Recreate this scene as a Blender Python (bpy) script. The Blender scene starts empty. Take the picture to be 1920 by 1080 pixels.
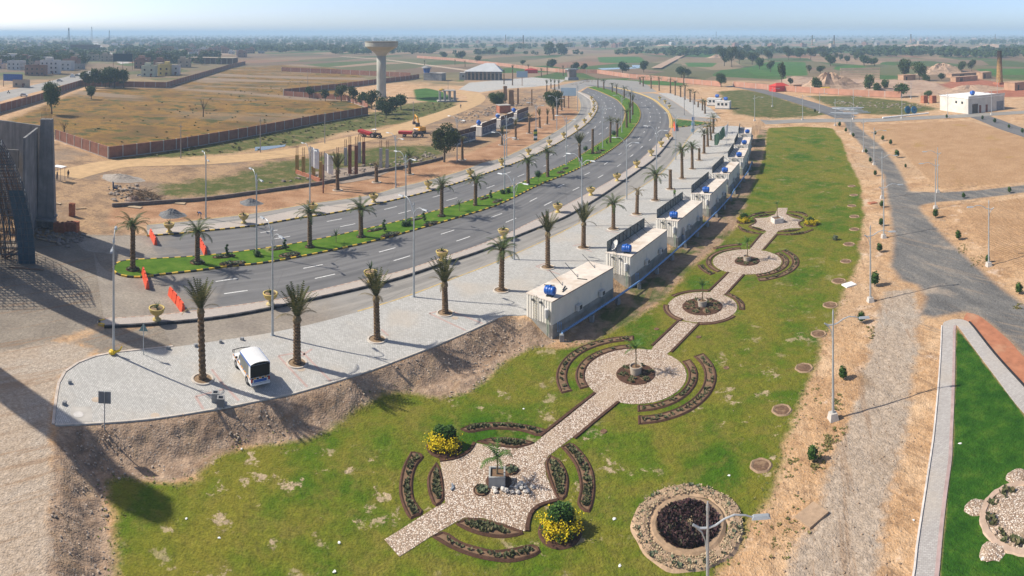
import bpy, bmesh, math, random
import numpy as np
from mathutils import Vector, Matrix
random.seed(7)
rng = np.random.default_rng(7)
scene = bpy.context.scene
COL = scene.collection
R = math.radians
PI = math.pi

# ------------------------------------------------------------------ camera
# the photograph is a stitched drone panorama: a central-cylindrical view
F, YH, CX, W, H = 1180.0, 62.0, 960.0, 1920.0, 1080.0     # focal length, horizon row, centre column (photo pixels)
CAMZ = 31.5
cam = bpy.data.cameras.new('camera')
cam.type = 'PANO'
cam.panorama_type = 'CENTRAL_CYLINDRICAL'
cam.central_cylindrical_radius = 1.0
cam.central_cylindrical_range_u_min = -CX / F
cam.central_cylindrical_range_u_max = (W - CX) / F
cam.central_cylindrical_range_v_min = -(H - YH) / F
cam.central_cylindrical_range_v_max = YH / F
cam.clip_end = 400000
cam.clip_start = 0.5
cam_o = bpy.data.objects.new('camera', cam)
cam_o.location = (0, 0, CAMZ)
cam_o.rotation_euler = (R(90), 0, 0)
COL.objects.link(cam_o)
scene.camera = cam_o

# ------------------------------------------------------------------ sky and sun
SUN_EL = R(42)
SUN_AZ = R(173.5)          # direction TO the sun in the xy plane, from +x towards +y
world = bpy.data.worlds.new('World'); scene.world = world; world.use_nodes = True
wn = world.node_tree.nodes; wl = world.node_tree.links
wn.clear()
sky = wn.new('ShaderNodeTexSky'); sky.sky_type = 'NISHITA'; sky.sun_disc = False
sky.sun_elevation = SUN_EL
sky.sun_rotation = R(90) - SUN_AZ
sky.altitude = 200; sky.air_density = 0.42; sky.dust_density = 1.2; sky.ozone_density = 0.0
bg = wn.new('ShaderNodeBackground'); bg.inputs['Strength'].default_value = 0.148
wo = wn.new('ShaderNodeOutputWorld')
wl.new(sky.outputs[0], bg.inputs[0]); wl.new(bg.outputs[0], wo.inputs[0])
sun = bpy.data.lights.new('sun', 'SUN'); sun.energy = 4.6; sun.angle = R(0.5); sun.color = (1.0, 0.92, 0.79)
sun_o = bpy.data.objects.new('sun', sun); COL.objects.link(sun_o)
_s = Vector((math.cos(SUN_EL) * math.cos(SUN_AZ), math.cos(SUN_EL) * math.sin(SUN_AZ), math.sin(SUN_EL)))
sun_o.rotation_euler = (-_s).to_track_quat('-Z', 'Y').to_euler()
sun_o.location = (-60, 10, 80)
scene.view_settings.view_transform = 'Standard'
scene.view_settings.look = 'None'
scene.view_settings.exposure = 0.43
scene.view_settings.gamma = 1.0
scene.render.engine = 'CYCLES'
cy = scene.cycles
cy.max_bounces = 5; cy.diffuse_bounces = 2; cy.glossy_bounces = 2; cy.transmission_bounces = 2
cy.volume_bounces = 1; cy.transparent_max_bounces = 6
cy.use_denoising = True
try:
    cy.denoiser = 'OPENIMAGEDENOISE'
    cy.denoising_input_passes = 'RGB_ALBEDO_NORMAL'
except Exception:
    pass

# ------------------------------------------------------------------ ground geometry
def smooth(t):
    t = np.clip(t, 0, 1)
    return t * t * (3 - 2 * t)

def G(px, py, z=0.0):
    """a pixel of the photograph to the point of the plane at height z"""
    r = F * (CAMZ - z) / max(py - YH, 0.8)
    a = (px - CX) / F
    return Vector((r * math.sin(a), r * math.cos(a), z))

def sdist(poly, X, Y):
    """signed distance (positive inside) from points to a polygon"""
    poly = np.asarray(poly, float)
    X = np.asarray(X, float); Y = np.asarray(Y, float)
    d2 = np.full(X.shape, 1e18); ins = np.zeros(X.shape, bool)
    n = len(poly)
    for i in range(n):
        x0, y0 = poly[i]; x1, y1 = poly[(i + 1) % n]
        dx, dy = x1 - x0, y1 - y0
        L = dx * dx + dy * dy + 1e-12
        t = np.clip(((X - x0) * dx + (Y - y0) * dy) / L, 0, 1)
        d2 = np.minimum(d2, (X - x0 - t * dx) ** 2 + (Y - y0 - t * dy) ** 2)
        if y0 != y1:
            c = ((y0 > Y) != (y1 > Y)) & (X < (x1 - x0) * (Y - y0) / (y1 - y0) + x0)
            ins ^= c
    d = np.sqrt(d2)
    return np.where(ins, d, -d)

# the park lies 1.5 m below the plaza: its upper rim, traced
RIM = [(60, 1500), (78, 1080), (92, 950), (96, 860), (104, 796), (175, 793), (250, 787), (325, 780), (375, 771), (425, 760), (480, 752),
       (550, 737), (620, 717), (705, 690), (755, 671), (855, 631), (930, 597), (972, 590), (984, 594), (1045, 560), (1107, 526), (1136, 505), (1190, 466), (1230, 437), (1262, 412), (1294, 388), (1315, 367), (1334, 347), (1350, 331), (1364, 314), (1377, 288), (1384, 266), (1392, 250), (1420, 228), (1450, 200), (1520, 160), (1600, 120), (1700, 100), (2150, 100), (2400, 200),
       (2600, 500), (2500, 1500)]
RIMW = [(G(*p).x, G(*p).y) for p in RIM] + [(60.0, -60.0), (-20.0, -60.0)]
def Zv(X, Y):
    X = np.asarray(X, float); Y = np.asarray(Y, float)
    r = np.hypot(X, Y)
    sd = sdist(RIMW, X, Y)
    return -1.5 * smooth(sd / 3.6) * (1 - smooth((r - 150) / 130))
def Z(x, y):
    return float(Zv(np.array([x]), np.array([y]))[0])

def P(px, py, dz=0.0):
    """a pixel to the point of the ground it shows"""
    z = 0.0
    for i in range(14):
        q = G(px, py, z)
        zn = Z(q.x, q.y)
        if abs(zn - z) < 1e-3: z = zn; break
        z = 0.5 * z + 0.5 * zn if i > 3 else zn
    q = G(px, py, z); q.z = z + dz
    return q
def PP(lst, dz=0.0):
    return [P(a, b, dz) for a, b in lst]

def resample(pts, step):
    """smooth (Catmull-Rom) resampling of a polyline of Vectors"""
    if len(pts) < 3:
        a, b = pts[0], pts[-1]
        n = max(1, int((b - a).length / step))
        return [a.lerp(b, i / n) for i in range(n + 1)]
    q = [pts[0] * 2 - pts[1]] + list(pts) + [pts[-1] * 2 - pts[-2]]
    dense = []
    for i in range(1, len(q) - 2):
        p0, p1, p2, p3 = q[i - 1], q[i], q[i + 1], q[i + 2]
        n = max(2, int((p2 - p1).length / step * 2))
        for k in range(n):
            t = k / n
            dense.append(0.5 * ((2 * p1) + (-p0 + p2) * t + (2 * p0 - 5 * p1 + 4 * p2 - p3) * t * t + (-p0 + 3 * p1 - 3 * p2 + p3) * t ** 3))
    dense.append(pts[-1].copy())
    return even(dense, step)
def even(pts, step):
    L = [0.0]
    for a, b in zip(pts[:-1], pts[1:]): L.append(L[-1] + (b - a).length)
    n = max(1, int(round(L[-1] / step)))
    out = []; j = 0
    for i in range(n + 1):
        s = L[-1] * i / n
        while j < len(L) - 2 and L[j + 1] < s: j += 1
        seg = L[j + 1] - L[j]
        out.append(pts[j].lerp(pts[j + 1], 0 if seg < 1e-9 else (s - L[j]) / seg))
    return out

# ------------------------------------------------------------------ mesh building
class MB:
    def __init__(s): s.v = []; s.f = []; s.m = []
    def add(s, vs, fs, mi=0):
        b = len(s.v); s.v.extend([tuple(v) for v in vs])
        for f in fs: s.f.append(tuple(b + i for i in f)); s.m.append(mi)
        return s
    def box(s, c, size, rz=0.0, mi=0, top=None):
        """box centred at c; top = (sx, sy) scale of the upper face"""
        hx, hy, hz = size[0] / 2, size[1] / 2, size[2] / 2
        tx, ty = top or (1, 1)
        co, si = math.cos(rz), math.sin(rz)
        vs = []
        for z, kx, ky in ((-hz, 1, 1), (hz, tx, ty)):
            for x, y in ((-hx, -hy), (hx, -hy), (hx, hy), (-hx, hy)):
                x *= kx; y *= ky
                vs.append((c[0] + x * co - y * si, c[1] + x * si + y * co, c[2] + z))
        return s.add(vs, [(0, 3, 2, 1), (4, 5, 6, 7), (0, 1, 5, 4), (1, 2, 6, 5), (2, 3, 7, 6), (3, 0, 4, 7)], mi)
    def tube(s, pts, r, n=6, mi=0, cap=True):
        pts = [Vector(p) for p in pts]
        rs = r if isinstance(r, (list, tuple)) else [r] * len(pts)
        base = len(s.v); N = len(pts)
        up = Vector((0, 0, 1))
        for i, p in enumerate(pts):
            t = (pts[min(i + 1, N - 1)] - pts[max(i - 1, 0)]).normalized()
            a = t.cross(up)
            if a.length < 1e-3: a = t.cross(Vector((0, 1, 0)))
            a.normalize(); b = t.cross(a)
            for k in range(n):
                an = 2 * PI * k / n
                s.v.append(tuple(p + (a * math.cos(an) + b * math.sin(an)) * rs[i]))
        for i in range(N - 1):
            for k in range(n):
                a0 = base + i * n + k; a1 = base + i * n + (k + 1) % n
                s.f.append((a0, a1, a1 + n, a0 + n)); s.m.append(mi)
        if cap:
            s.f.append(tuple(base + k for k in range(n))); s.m.append(mi)
            s.f.append(tuple(base + (N - 1) * n + k for k in reversed(range(n)))); s.m.append(mi)
        return s
    def lathe(s, prof, n=12, c=(0, 0, 0), mi=0, cap=True, flute=None):
        base = len(s.v)
        for j, (r, z) in enumerate(prof):
            for k in range(n):
                an = 2 * PI * k / n
                rr = r * (flute(j, k) if flute else 1)
                s.v.append((c[0] + rr * math.cos(an), c[1] + rr * math.sin(an), c[2] + z))
        for j in range(len(prof) - 1):
            for k in range(n):
                a0 = base + j * n + k; a1 = base + j * n + (k + 1) % n
                s.f.append((a0, a1, a1 + n, a0 + n)); s.m.append(mi)
        if cap:
            s.f.append(tuple(base + k for k in reversed(range(n)))); s.m.append(mi)
            s.f.append(tuple(base + (len(prof) - 1) * n + k for k in range(n))); s.m.append(mi)
        return s
    def blob(s, c, size, seed=0, amp=.2, mi=0, seg=8, ring=5, half=False):
        """a lumpy closed stone / mound"""
        rg = random.Random(seed); base = len(s.v)
        s.v.append((c[0], c[1], c[2] - (0 if half else size[2])))
        for j in range(1, ring):
            th = PI * j / ring if not half else PI / 2 + PI / 2 * (j - 1) / (ring - 1)
            for k in range(seg):
                a = 2 * PI * k / seg; q = 1 + rg.uniform(-amp, amp)
                s.v.append((c[0] + size[0] * math.sin(th) * math.cos(a) * q, c[1] + size[1] * math.sin(th) * math.sin(a) * q, c[2] - size[2] * math.cos(th) * q))
        s.v.append((c[0], c[1], c[2] + size[2]))
        top = len(s.v) - 1
        for k in range(seg):
            s.f.append((base, base + 1 + (k + 1) % seg, base + 1 + k)); s.m.append(mi)
            for j in range(ring - 2):
                a0 = base + 1 + j * seg + k; a1 = base + 1 + j * seg + (k + 1) % seg
                s.f.append((a0, a1, a1 + seg, a0 + seg)); s.m.append(mi)
            a0 = base + 1 + (ring - 2) * seg
            s.f.append((a0 + k, a0 + (k + 1) % seg, top)); s.m.append(mi)
        return s
    def mesh(s, name, mats, smooth_=False):
        me = bpy.data.meshes.new(name); me.from_pydata(s.v, [], s.f)
        mats = mats if isinstance(mats, (list, tuple)) else [mats]
        for m in mats: me.materials.append(m)
        if len(mats) > 1: me.polygons.foreach_set('material_index', s.m)
        if smooth_: me.polygons.foreach_set('use_smooth', [True] * len(s.f))
        me.update()
        return me
    def build(s, name, mats, parent=None, loc=None, rz=0.0, smooth_=False):
        return obj(name, s.mesh(name, mats, smooth_), parent, loc, rz)

KIDS = {}
def obj(name, me, parent=None, loc=None, rz=0.0, scale=None):
    o = bpy.data.objects.new(name, me); COL.objects.link(o)
    if parent is not None:
        o.parent = parent; KIDS.setdefault(parent.name, []).append(o)
    if loc is not None: o.location = loc
    if rz: o.rotation_euler = (0, 0, rz)
    if scale is not None: o.scale = scale
    return o
def tag(o, label=None, cat=None, group=None, kind=None):
    if label: o['label'] = label
    if cat: o['category'] = cat
    if group: o['group'] = group
    if kind: o['kind'] = kind
    return o
def thing(name, label, cat, loc=(0, 0, 0), rz=0.0, group=None, scale=None):
    return tag(obj(name, None, None, loc, rz, scale), label, cat, group)
def copy_tree(o, parent=None):
    c = o.copy(); COL.objects.link(c)
    if parent is not None: c.parent = parent
    for ch in KIDS.get(o.name, ()): copy_tree(ch, c)
    return c
ORD = ['first', 'second', 'third', 'fourth', 'fifth', 'sixth', 'seventh', 'eighth', 'ninth', 'tenth', 'eleventh', 'twelfth', 'thirteenth',
       'fourteenth', 'fifteenth', 'sixteenth', 'seventeenth', 'eighteenth', 'nineteenth', 'twentieth', 'twenty-first', 'twenty-second', 'twenty-third', 'twenty-fourth', 'twenty-fifth', 'twenty-sixth', 'twenty-seventh', 'twenty-eighth', 'twenty-ninth', 'thirtieth', 'thirty-first', 'thirty-second']

# ------------------------------------------------------------------ materials
class NT:
    def __init__(s, name):
        s.mat = bpy.data.materials.new(name); s.mat.use_nodes = True
        s.t = s.mat.node_tree; s.n = s.t.nodes; s.n.clear()
        s.out = s.n.new('ShaderNodeOutputMaterial'); s.b = s.n.new('ShaderNodeBsdfPrincipled')
        s.t.links.new(s.b.outputs[0], s.out.inputs[0]); s.pos_ = None
    def set(s, sock, v):
        if isinstance(v, bpy.types.NodeSocket): s.t.links.new(v, sock)
        else:
            if isinstance(v, (tuple, list)) and sock.type == 'RGBA' and len(v) == 3: v = (*v, 1)
            sock.default_value = v
    def pos(s):
        if s.pos_ is None: s.pos_ = s.n.new('ShaderNodeNewGeometry').outputs['Position']
        return s.pos_
    def noise(s, scale, detail=3, rough=.55, vec=None, dist=0.0):
        k = s.n.new('ShaderNodeTexNoise'); s.set(k.inputs['Vector'], vec if vec is not None else s.pos())
        k.inputs['Scale'].default_value = scale; k.inputs['Detail'].default_value = detail; k.inputs['Roughness'].default_value = rough
        k.inputs['Distortion'].default_value = dist
        return k.outputs['Fac']
    def vor(s, scale, out='Distance', vec=None, rnd=1.0, feature='F1'):
        k = s.n.new('ShaderNodeTexVoronoi'); k.feature = feature; s.set(k.inputs['Vector'], vec if vec is not None else s.pos())
        k.inputs['Scale'].default_value = scale; k.inputs['Randomness'].default_value = rnd
        return k.outputs[out]
    def math(s, op, a, b=0.0, c=None):
        k = s.n.new('ShaderNodeMath'); k.operation = op; s.set(k.inputs[0], a); s.set(k.inputs[1], b)
        if c is not None: s.set(k.inputs[2], c)
        return k.outputs[0]
    def rng(s, v, a, b, lo=0.0, hi=1.0, sm=True):
        k = s.n.new('ShaderNodeMapRange'); k.interpolation_type = 'SMOOTHSTEP' if sm else 'LINEAR'
        s.set(k.inputs[0], v); k.inputs[1].default_value = a; k.inputs[2].default_value = b; k.inputs[3].default_value = lo; k.inputs[4].default_value = hi
        return k.outputs[0]
    def mix(s, f, a, b, mode='MIX'):
        k = s.n.new('ShaderNodeMix'); k.data_type = 'RGBA'; k.blend_type = mode
        s.set(k.inputs[0], f); s.set(k.inputs[6], a); s.set(k.inputs[7], b)
        return k.outputs[2]
    def ramp(s, f, stops):
        k = s.n.new('ShaderNodeValToRGB'); s.set(k.inputs[0], f); e = k.color_ramp.elements
        e[0].position, e[0].color = stops[0][0], (*stops[0][1], 1); e[1].position, e[1].color = stops[-1][0], (*stops[-1][1], 1)
        for p, c in stops[1:-1]:
            q = e.new(p); q.color = (*c, 1)
        return k.outputs[0]
    def attr(s, name, kind='GEOMETRY'):
        k = s.n.new('ShaderNodeAttribute'); k.attribute_name = name; k.attribute_type = kind
        return k.outputs['Fac']
    def island(s):
        return s.n.new('ShaderNodeNewGeometry').outputs['Random Per Island']
    def objrand(s):
        return s.n.new('ShaderNodeObjectInfo').outputs['Random']
    def scalevec(s, v, sc):
        k = s.n.new('ShaderNodeVectorMath'); k.operation = 'MULTIPLY'; s.set(k.inputs[0], v); k.inputs[1].default_value = sc
        return k.outputs[0]
    def bump(s, h, strength=.3, dist=.05):
        k = s.n.new('ShaderNodeBump'); k.inputs['Strength'].default_value = strength; k.inputs['Distance'].default_value = dist
        s.set(k.inputs['Height'], h); s.t.links.new(k.outputs[0], s.b.inputs['Normal'])
    def done(s, col, rough=.85, metal=0.0, spec=.3):
        s.set(s.b.inputs['Base Color'], col); s.set(s.b.inputs['Roughness'], rough)
        s.b.inputs['Metallic'].default_value = metal; s.b.inputs['Specular IOR Level'].default_value = spec
        return s.mat
def plain(name, col, rough=.8, var=.25, scale=1.2, metal=0.0, spec=.3, bump=0.0, tint=None, rnd=0.0):
    """a surface colour with grime, grain and small random differences between objects"""
    m = NT(name)
    n = m.noise(scale, 4, .6)
    dark = tuple(c * (1 - var) for c in col); lite = tuple(min(1, c * (1 + var * .6)) for c in col)
    c = m.ramp(n, [(.3, dark), (.7, lite)])
    if tint: c = m.mix(m.rng(m.noise(scale * .37, 3), .5, .72), c, tint)
    if rnd:
        c = m.mix(m.math('MULTIPLY', m.objrand(), rnd), c, tuple(x * .35 for x in col))
    if bump: m.bump(m.noise(scale * 8, 3), bump, .03)
    return m.done(c, rough, metal, spec)
def leafmat(name, a, b, c=None, rnd=.35, trans=.25, patch=False):
    m = NT(name)
    k = m.island(); stops = [(0.0, a), (1.0, b)] if c is None else [(0.0, a), (.55, b), (1.0, c)]
    col = m.ramp(k, stops)
    if patch: col = m.mix(m.rng(m.noise(.02, 3), .4, .62, 0, .75), col, tuple(x * 1.9 for x in b))
    col = m.mix(m.math('MULTIPLY', m.objrand(), rnd), col, tuple(x * .45 for x in a))
    m.done(col, .65, 0, .25)
    tr = m.n.new('ShaderNodeBsdfTranslucent'); m.set(tr.inputs[0], col)
    mx = m.n.new('ShaderNodeMixShader'); mx.inputs[0].default_value = trans
    m.t.links.new(m.b.outputs[0], mx.inputs[1]); m.t.links.new(tr.outputs[0], mx.inputs[2]); m.t.links.new(mx.outputs[0], m.out.inputs[0])
    return m.mat
# ================================================================== THE GROUND
# zones of the ground, traced on the photograph and laid out on the terrain
ZONES = {
 'lawn': [(222, 1300), (220, 1080), (215, 1035), (208, 985), (214, 965), (198, 930), (207, 899), (232, 893), (275, 898), (325, 906), (372, 900), (378, 882), (412, 852), (450, 838), (520, 832), (590, 822), (650, 788), (677, 757), (717, 735), (767, 735), (825, 750), (882, 735), (902, 722), (950, 676),
          (1000, 650), (1047, 653), (1120, 640), (1178, 606), (1245, 562), (1272, 528), (1300, 497), (1335, 470), (1368, 440), (1392, 410), (1402, 372), (1418, 330), (1432, 290), (1440, 240), (1500, 237), (1560, 240), (1580, 265), (1590, 300), (1606, 327), (1614, 352), (1619, 400), (1614, 432), (1611, 475), (1599, 512), (1581, 547), (1570, 585), (1547, 625), (1528, 680), (1513, 718), (1491, 778), (1476, 822), (1454, 892), (1438, 940), (1412, 975), (1390, 1010), (1350, 1070), (1340, 1120), (1330, 1300)],
 'park': [(1793, 612), (1791, 685), (1789, 760), (1786, 829), (1775, 935), (1761, 1079), (1740, 1300), (2300, 1300), (2100, 1000), (1920, 777), (1865, 706), (1826, 653)],
 'asph': [(1578, 218), (1586, 238), (1602, 257), (1617, 274), (1637, 306), (1658, 328), (1663, 362), (1671, 400), (1676, 450), (1672, 500), (1690, 525), (1722, 535), (1735, 560), (1724, 590), (1752, 594), (1810, 585), (1842, 596), (1890, 636), (1920, 668), (2100, 860), (2300, 860), (2050, 640), (1915, 569), (1865, 530), (1815, 485), (1772, 445), (1741, 412), (1723, 391), (1727, 385), (1752, 379), (1815, 374), (1920, 361), (2150, 335), (2150, 322), (1920, 347), (1840, 356), (1765, 361), (1706, 359), (1690, 326), (1675, 303), (1655, 277), (1630, 255), (1604, 234), (1597, 218)],
 'gravel': [(1660, 545), (1652, 577), (1631, 643), (1601, 760), (1580, 810), (1570, 835), (1550, 898), (1532, 960), (1503, 1022), (1485, 1080), (1430, 1300), (1610, 1300), (1646, 1079), (1653, 1010), (1672, 935), (1690, 847), (1697, 785), (1712, 710), (1722, 635), (1723, 575), (1715, 540)],
 'gravel2': [(-400, 690), (0, 650), (100, 640), (185, 652), (150, 676), (128, 692), (112, 712), (104, 740), (99, 796), (92, 860), (88, 960), (80, 1080), (60, 1300), (-400, 1300)],
 'plow': [(1622, 235), (1652, 256), (1690, 281), (1709, 305), (1736, 331), (1761, 353), (1815, 350), (1920, 341), (2200, 312), (2200, 300), (1920, 258), (1850, 236), (1815, 226), (1700, 231)],
 'plow2': [(1800, 387), (1815, 412), (1831, 440), (1866, 472), (1920, 510), (2250, 720), (2250, 340), (1920, 371), (1850, 380)],
 'conc': [(-300, 455), (0, 452), (60, 446), (150, 438), (225, 440), (268, 440), (300, 445), (285, 490), (240, 496), (212, 505), (222, 518), (260, 530), (300, 560), (330, 590), (240, 600), (180, 608), (100, 640), (0, 655), (-300, 680)],
 'conc2': [(195, 616), (300, 610), (480, 590), (600, 560), (680, 543), (740, 528), (760, 552), (672, 585), (567, 612), (480, 628), (325, 650), (237, 660), (190, 662), (140, 640)],
 'ochre': [(-300, 300), (0, 232), (80, 198), (150, 170), (215, 166), (312, 165), (430, 128), (560, 120), (660, 132), (690, 150), (640, 172), (700, 200), (690, 212), (580, 232), (480, 252), (330, 279), (202, 297), (112, 256), (-100, 330)],
 'scrub': [(214, 300), (325, 296), (410, 289), (480, 280), (575, 270), (640, 248), (700, 241), (755, 231), (825, 211), (860, 200), (850, 185), (760, 195), (690, 214), (580, 234), (480, 254), (330, 281), (205, 300)],
 'scrub2': [(292, 352), (340, 343), (375, 336), (440, 330), (500, 306), (583, 296), (700, 276), (808, 271), (835, 285), (817, 297), (750, 311), (690, 316), (617, 334), (560, 345), (500, 358), (440, 362), (325, 367), (300, 365)],
 'scrub3': [(1345, 172), (1395, 168), (1440, 176), (1500, 196), (1560, 214), (1500, 220), (1420, 220), (1375, 212)],
 'scrub4': [(1515, 180), (1600, 180), (1700, 190), (1760, 205), (1690, 216), (1620, 214), (1560, 200)],
 'green': [(775, 168), (800, 165), (830, 172), (850, 185), (820, 192), (780, 188)],
 'grass5': [(1262, 222), (1290, 226), (1335, 230), (1318, 233), (1285, 238), (1261, 239)],
 'grass6': [(1130, 147), (1180, 150), (1245, 152), (1290, 157), (1270, 161), (1200, 158), (1150, 154)],
 'red': [(1760, 160), (1790, 150), (1830, 148), (1880, 155), (1960, 160), (2000, 180), (1900, 182), (1850, 182), (1800, 172)],
 'reddirt': [(480, 366), (605, 347), (705, 327), (805, 307), (870, 290), (930, 265), (985, 225), (1010, 200), (1060, 200), (1085, 210), (1070, 225), (1047, 243), (1008, 265), (938, 297), (860, 321), (745, 351), (690, 366), (580, 382), (480, 398), (300, 418), (200, 425), (210, 390), (300, 383)],
 'bank': [(40, 1300), (78, 1080), (92, 940), (104, 797), (250, 788), (425, 761), (550, 738), (705, 691), (855, 632), (930, 598), (984, 598), (1050, 640), (1000, 655), (950, 676), (902, 722), (882, 735), (825, 750), (767, 735), (717, 735), (677, 757), (650, 788), (590, 822), (450, 838), (378, 882), (325, 906), (207, 899), (198, 930), (215, 1035), (222, 1300)],
 'yard': [(1050, 645), (1160, 545), (1260, 466), (1336, 396), (1400, 310), (1425, 240), (1440, 245), (1405, 380), (1370, 440), (1300, 500), (1270, 532), (1235, 566), (1175, 606), (1110, 645)],
 'site': [(100, 264), (205, 301), (330, 300), (480, 285), (640, 256), (760, 233), (860, 202), (900, 176), (960, 166), (1080, 166), (1086, 210), (1047, 243), (938, 297), (745, 351), (480, 398), (275, 420), (230, 440), (100, 446), (-50, 450), (-50, 300)],
 'kiln': [(1460, 150), (1560, 145), (1680, 150), (1780, 160), (1780, 180), (1700, 180), (1560, 176), (1470, 166)],
 'crop1': [(1570, 123), (1620, 122), (1625, 131), (1560, 131)], 'crop2': [(1828, 129), (1960, 128), (1990, 141), (1850, 140)],
 'crop3': [(1278, 97), (1352, 98), (1348, 108), (1275, 106)], 'crop4': [(1283, 117), (1345, 118), (1335, 126), (1290, 125)], 'crop5': [(1120, 108), (1200, 107), (1215, 118), (1125, 118)],
 'crop6': [(1440, 118), (1510, 117), (1515, 142), (1420, 142), (1390, 128)],
}
AT = {}
AZF = np.radians(np.arange(-56, 56.01, 0.28))
AZB = np.radians(np.arange(60, 300.01, 8.0))
AZ = np.concatenate([AZF, AZB])
rows = np.concatenate([np.arange(1500, 200, -3.0), np.arange(200, 110, -1.6), np.arange(110, 72, -1.0), np.array([71, 70, 69, 68, 67, 66, 65, 64.2, 63.6, 63.2, 62.8, 62.5, 62.3])])
RAD = np.concatenate([[0.5, 6, 12, 17, 21, 24], F * CAMZ / (rows - YH)])
nr, na = len(RAD), len(AZ)
AA, RR = np.meshgrid(AZ, RAD)
TX = (RR * np.sin(AA)).ravel(); TY = (RR * np.cos(AA)).ravel()

def vnoise(x, y, s, seed=0):
    """value noise in numpy"""
    x = x / s; y = y / s
    xi = np.floor(x).astype(np.int64); yi = np.floor(y).astype(np.int64)
    fx = smooth(x - xi); fy = smooth(y - yi)
    def h(a, b):
        n = (a * 374761393 + b * 668265263 + seed * 974711) & 0x7fffffff
        n = ((n ^ (n >> 13)) * 1274126177) & 0x7fffffff
        return (n & 0xffff) / 65535.0
    return (h(xi, yi) * (1 - fx) + h(xi + 1, yi) * fx) * (1 - fy) + (h(xi, yi + 1) * (1 - fx) + h(xi + 1, yi + 1) * fx) * fy

def zone_world(name):
    return [(p.x, p.y) for p in PP(ZONES[name])]
ZW = {k: zone_world(k) for k in ZONES}
for k in ('lawn', 'park', 'asph', 'plow', 'ochre', 'conc', 'red', 'reddirt', 'bank', 'yard', 'kiln', 'site'):
    AT[k] = sdist(ZW[k], TX, TY)
AT['gravel'] = np.maximum(sdist(ZW['gravel'], TX, TY), sdist(ZW['gravel2'], TX, TY))
AT['conc'] = np.maximum(AT['conc'], sdist(ZW['conc2'], TX, TY))
AT['plow'] = np.maximum(AT['plow'], sdist(ZW['plow2'], TX, TY))
AT['scrub'] = np.maximum.reduce([sdist(ZW[k], TX, TY) for k in ('scrub', 'scrub2', 'scrub3', 'scrub4')])
AT['crop'] = np.maximum.reduce([sdist(ZW[k], TX, TY) for k in ('crop1', 'crop2', 'crop3', 'crop4', 'crop5', 'crop6', 'grass5', 'grass6', 'green')])
TZ = Zv(TX, TY)
rr_ = np.hypot(TX, TY)
bank = smooth((AT['bank'] + .5) / 1.5)
rough = (vnoise(TX, TY, .7, 1) - .5) * .20 + (vnoise(TX, TY, 2.3, 2) - .5) * .28
TZ = TZ + bank * rough * smooth((-TZ) / .2) * (rr_ < 120)
dirt = smooth((np.minimum.reduce([-AT['lawn'], -AT['asph'], -AT['conc'], -AT['park']]) - .3) / 1.5) * smooth((TZ < -.9) * 1.0) * (rr_ < 140) * (1 - bank)
TZ = TZ + dirt * (vnoise(TX, TY, .8, 5) - .5) * .10
kil = smooth(AT['kiln'] / 8) * (rr_ > 200)
TZ = TZ + kil * (vnoise(TX, TY, 14, 3) ** 2) * 3.0
far = smooth((rr_ - 520) / 300) * smooth((5000 - rr_) / 3000)
TZ = TZ + far * (np.clip(vnoise(TX, TY, 60, 8) - .72, 0, 1) * 9)
verts = np.stack([TX, TY, TZ], 1)
i0 = np.arange(nr - 1)[:, None] * na; j0 = np.arange(na)[None, :]; j1 = (j0 + 1) % na
quads = np.stack([i0 + j0, i0 + na + j0, i0 + na + j1, i0 + j1], -1).reshape(-1, 4)
cen = len(verts)
verts = np.vstack([verts, [[0, 0, -1.5]]])
tris = [(cen, int(j), int((j + 1) % na)) for j in range(na)]
gm = bpy.data.meshes.new('ground')
gm.from_pydata(verts.tolist(), [], quads[:, ::-1].tolist() + [(a, c, b) for a, b, c in tris])
for k, v in AT.items():
    a = gm.attributes.new('z_' + k, 'FLOAT', 'POINT')
    a.data.foreach_set('value', np.append(np.clip(v, -40, 40), -40).astype(np.float32))
gm.update()

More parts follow.
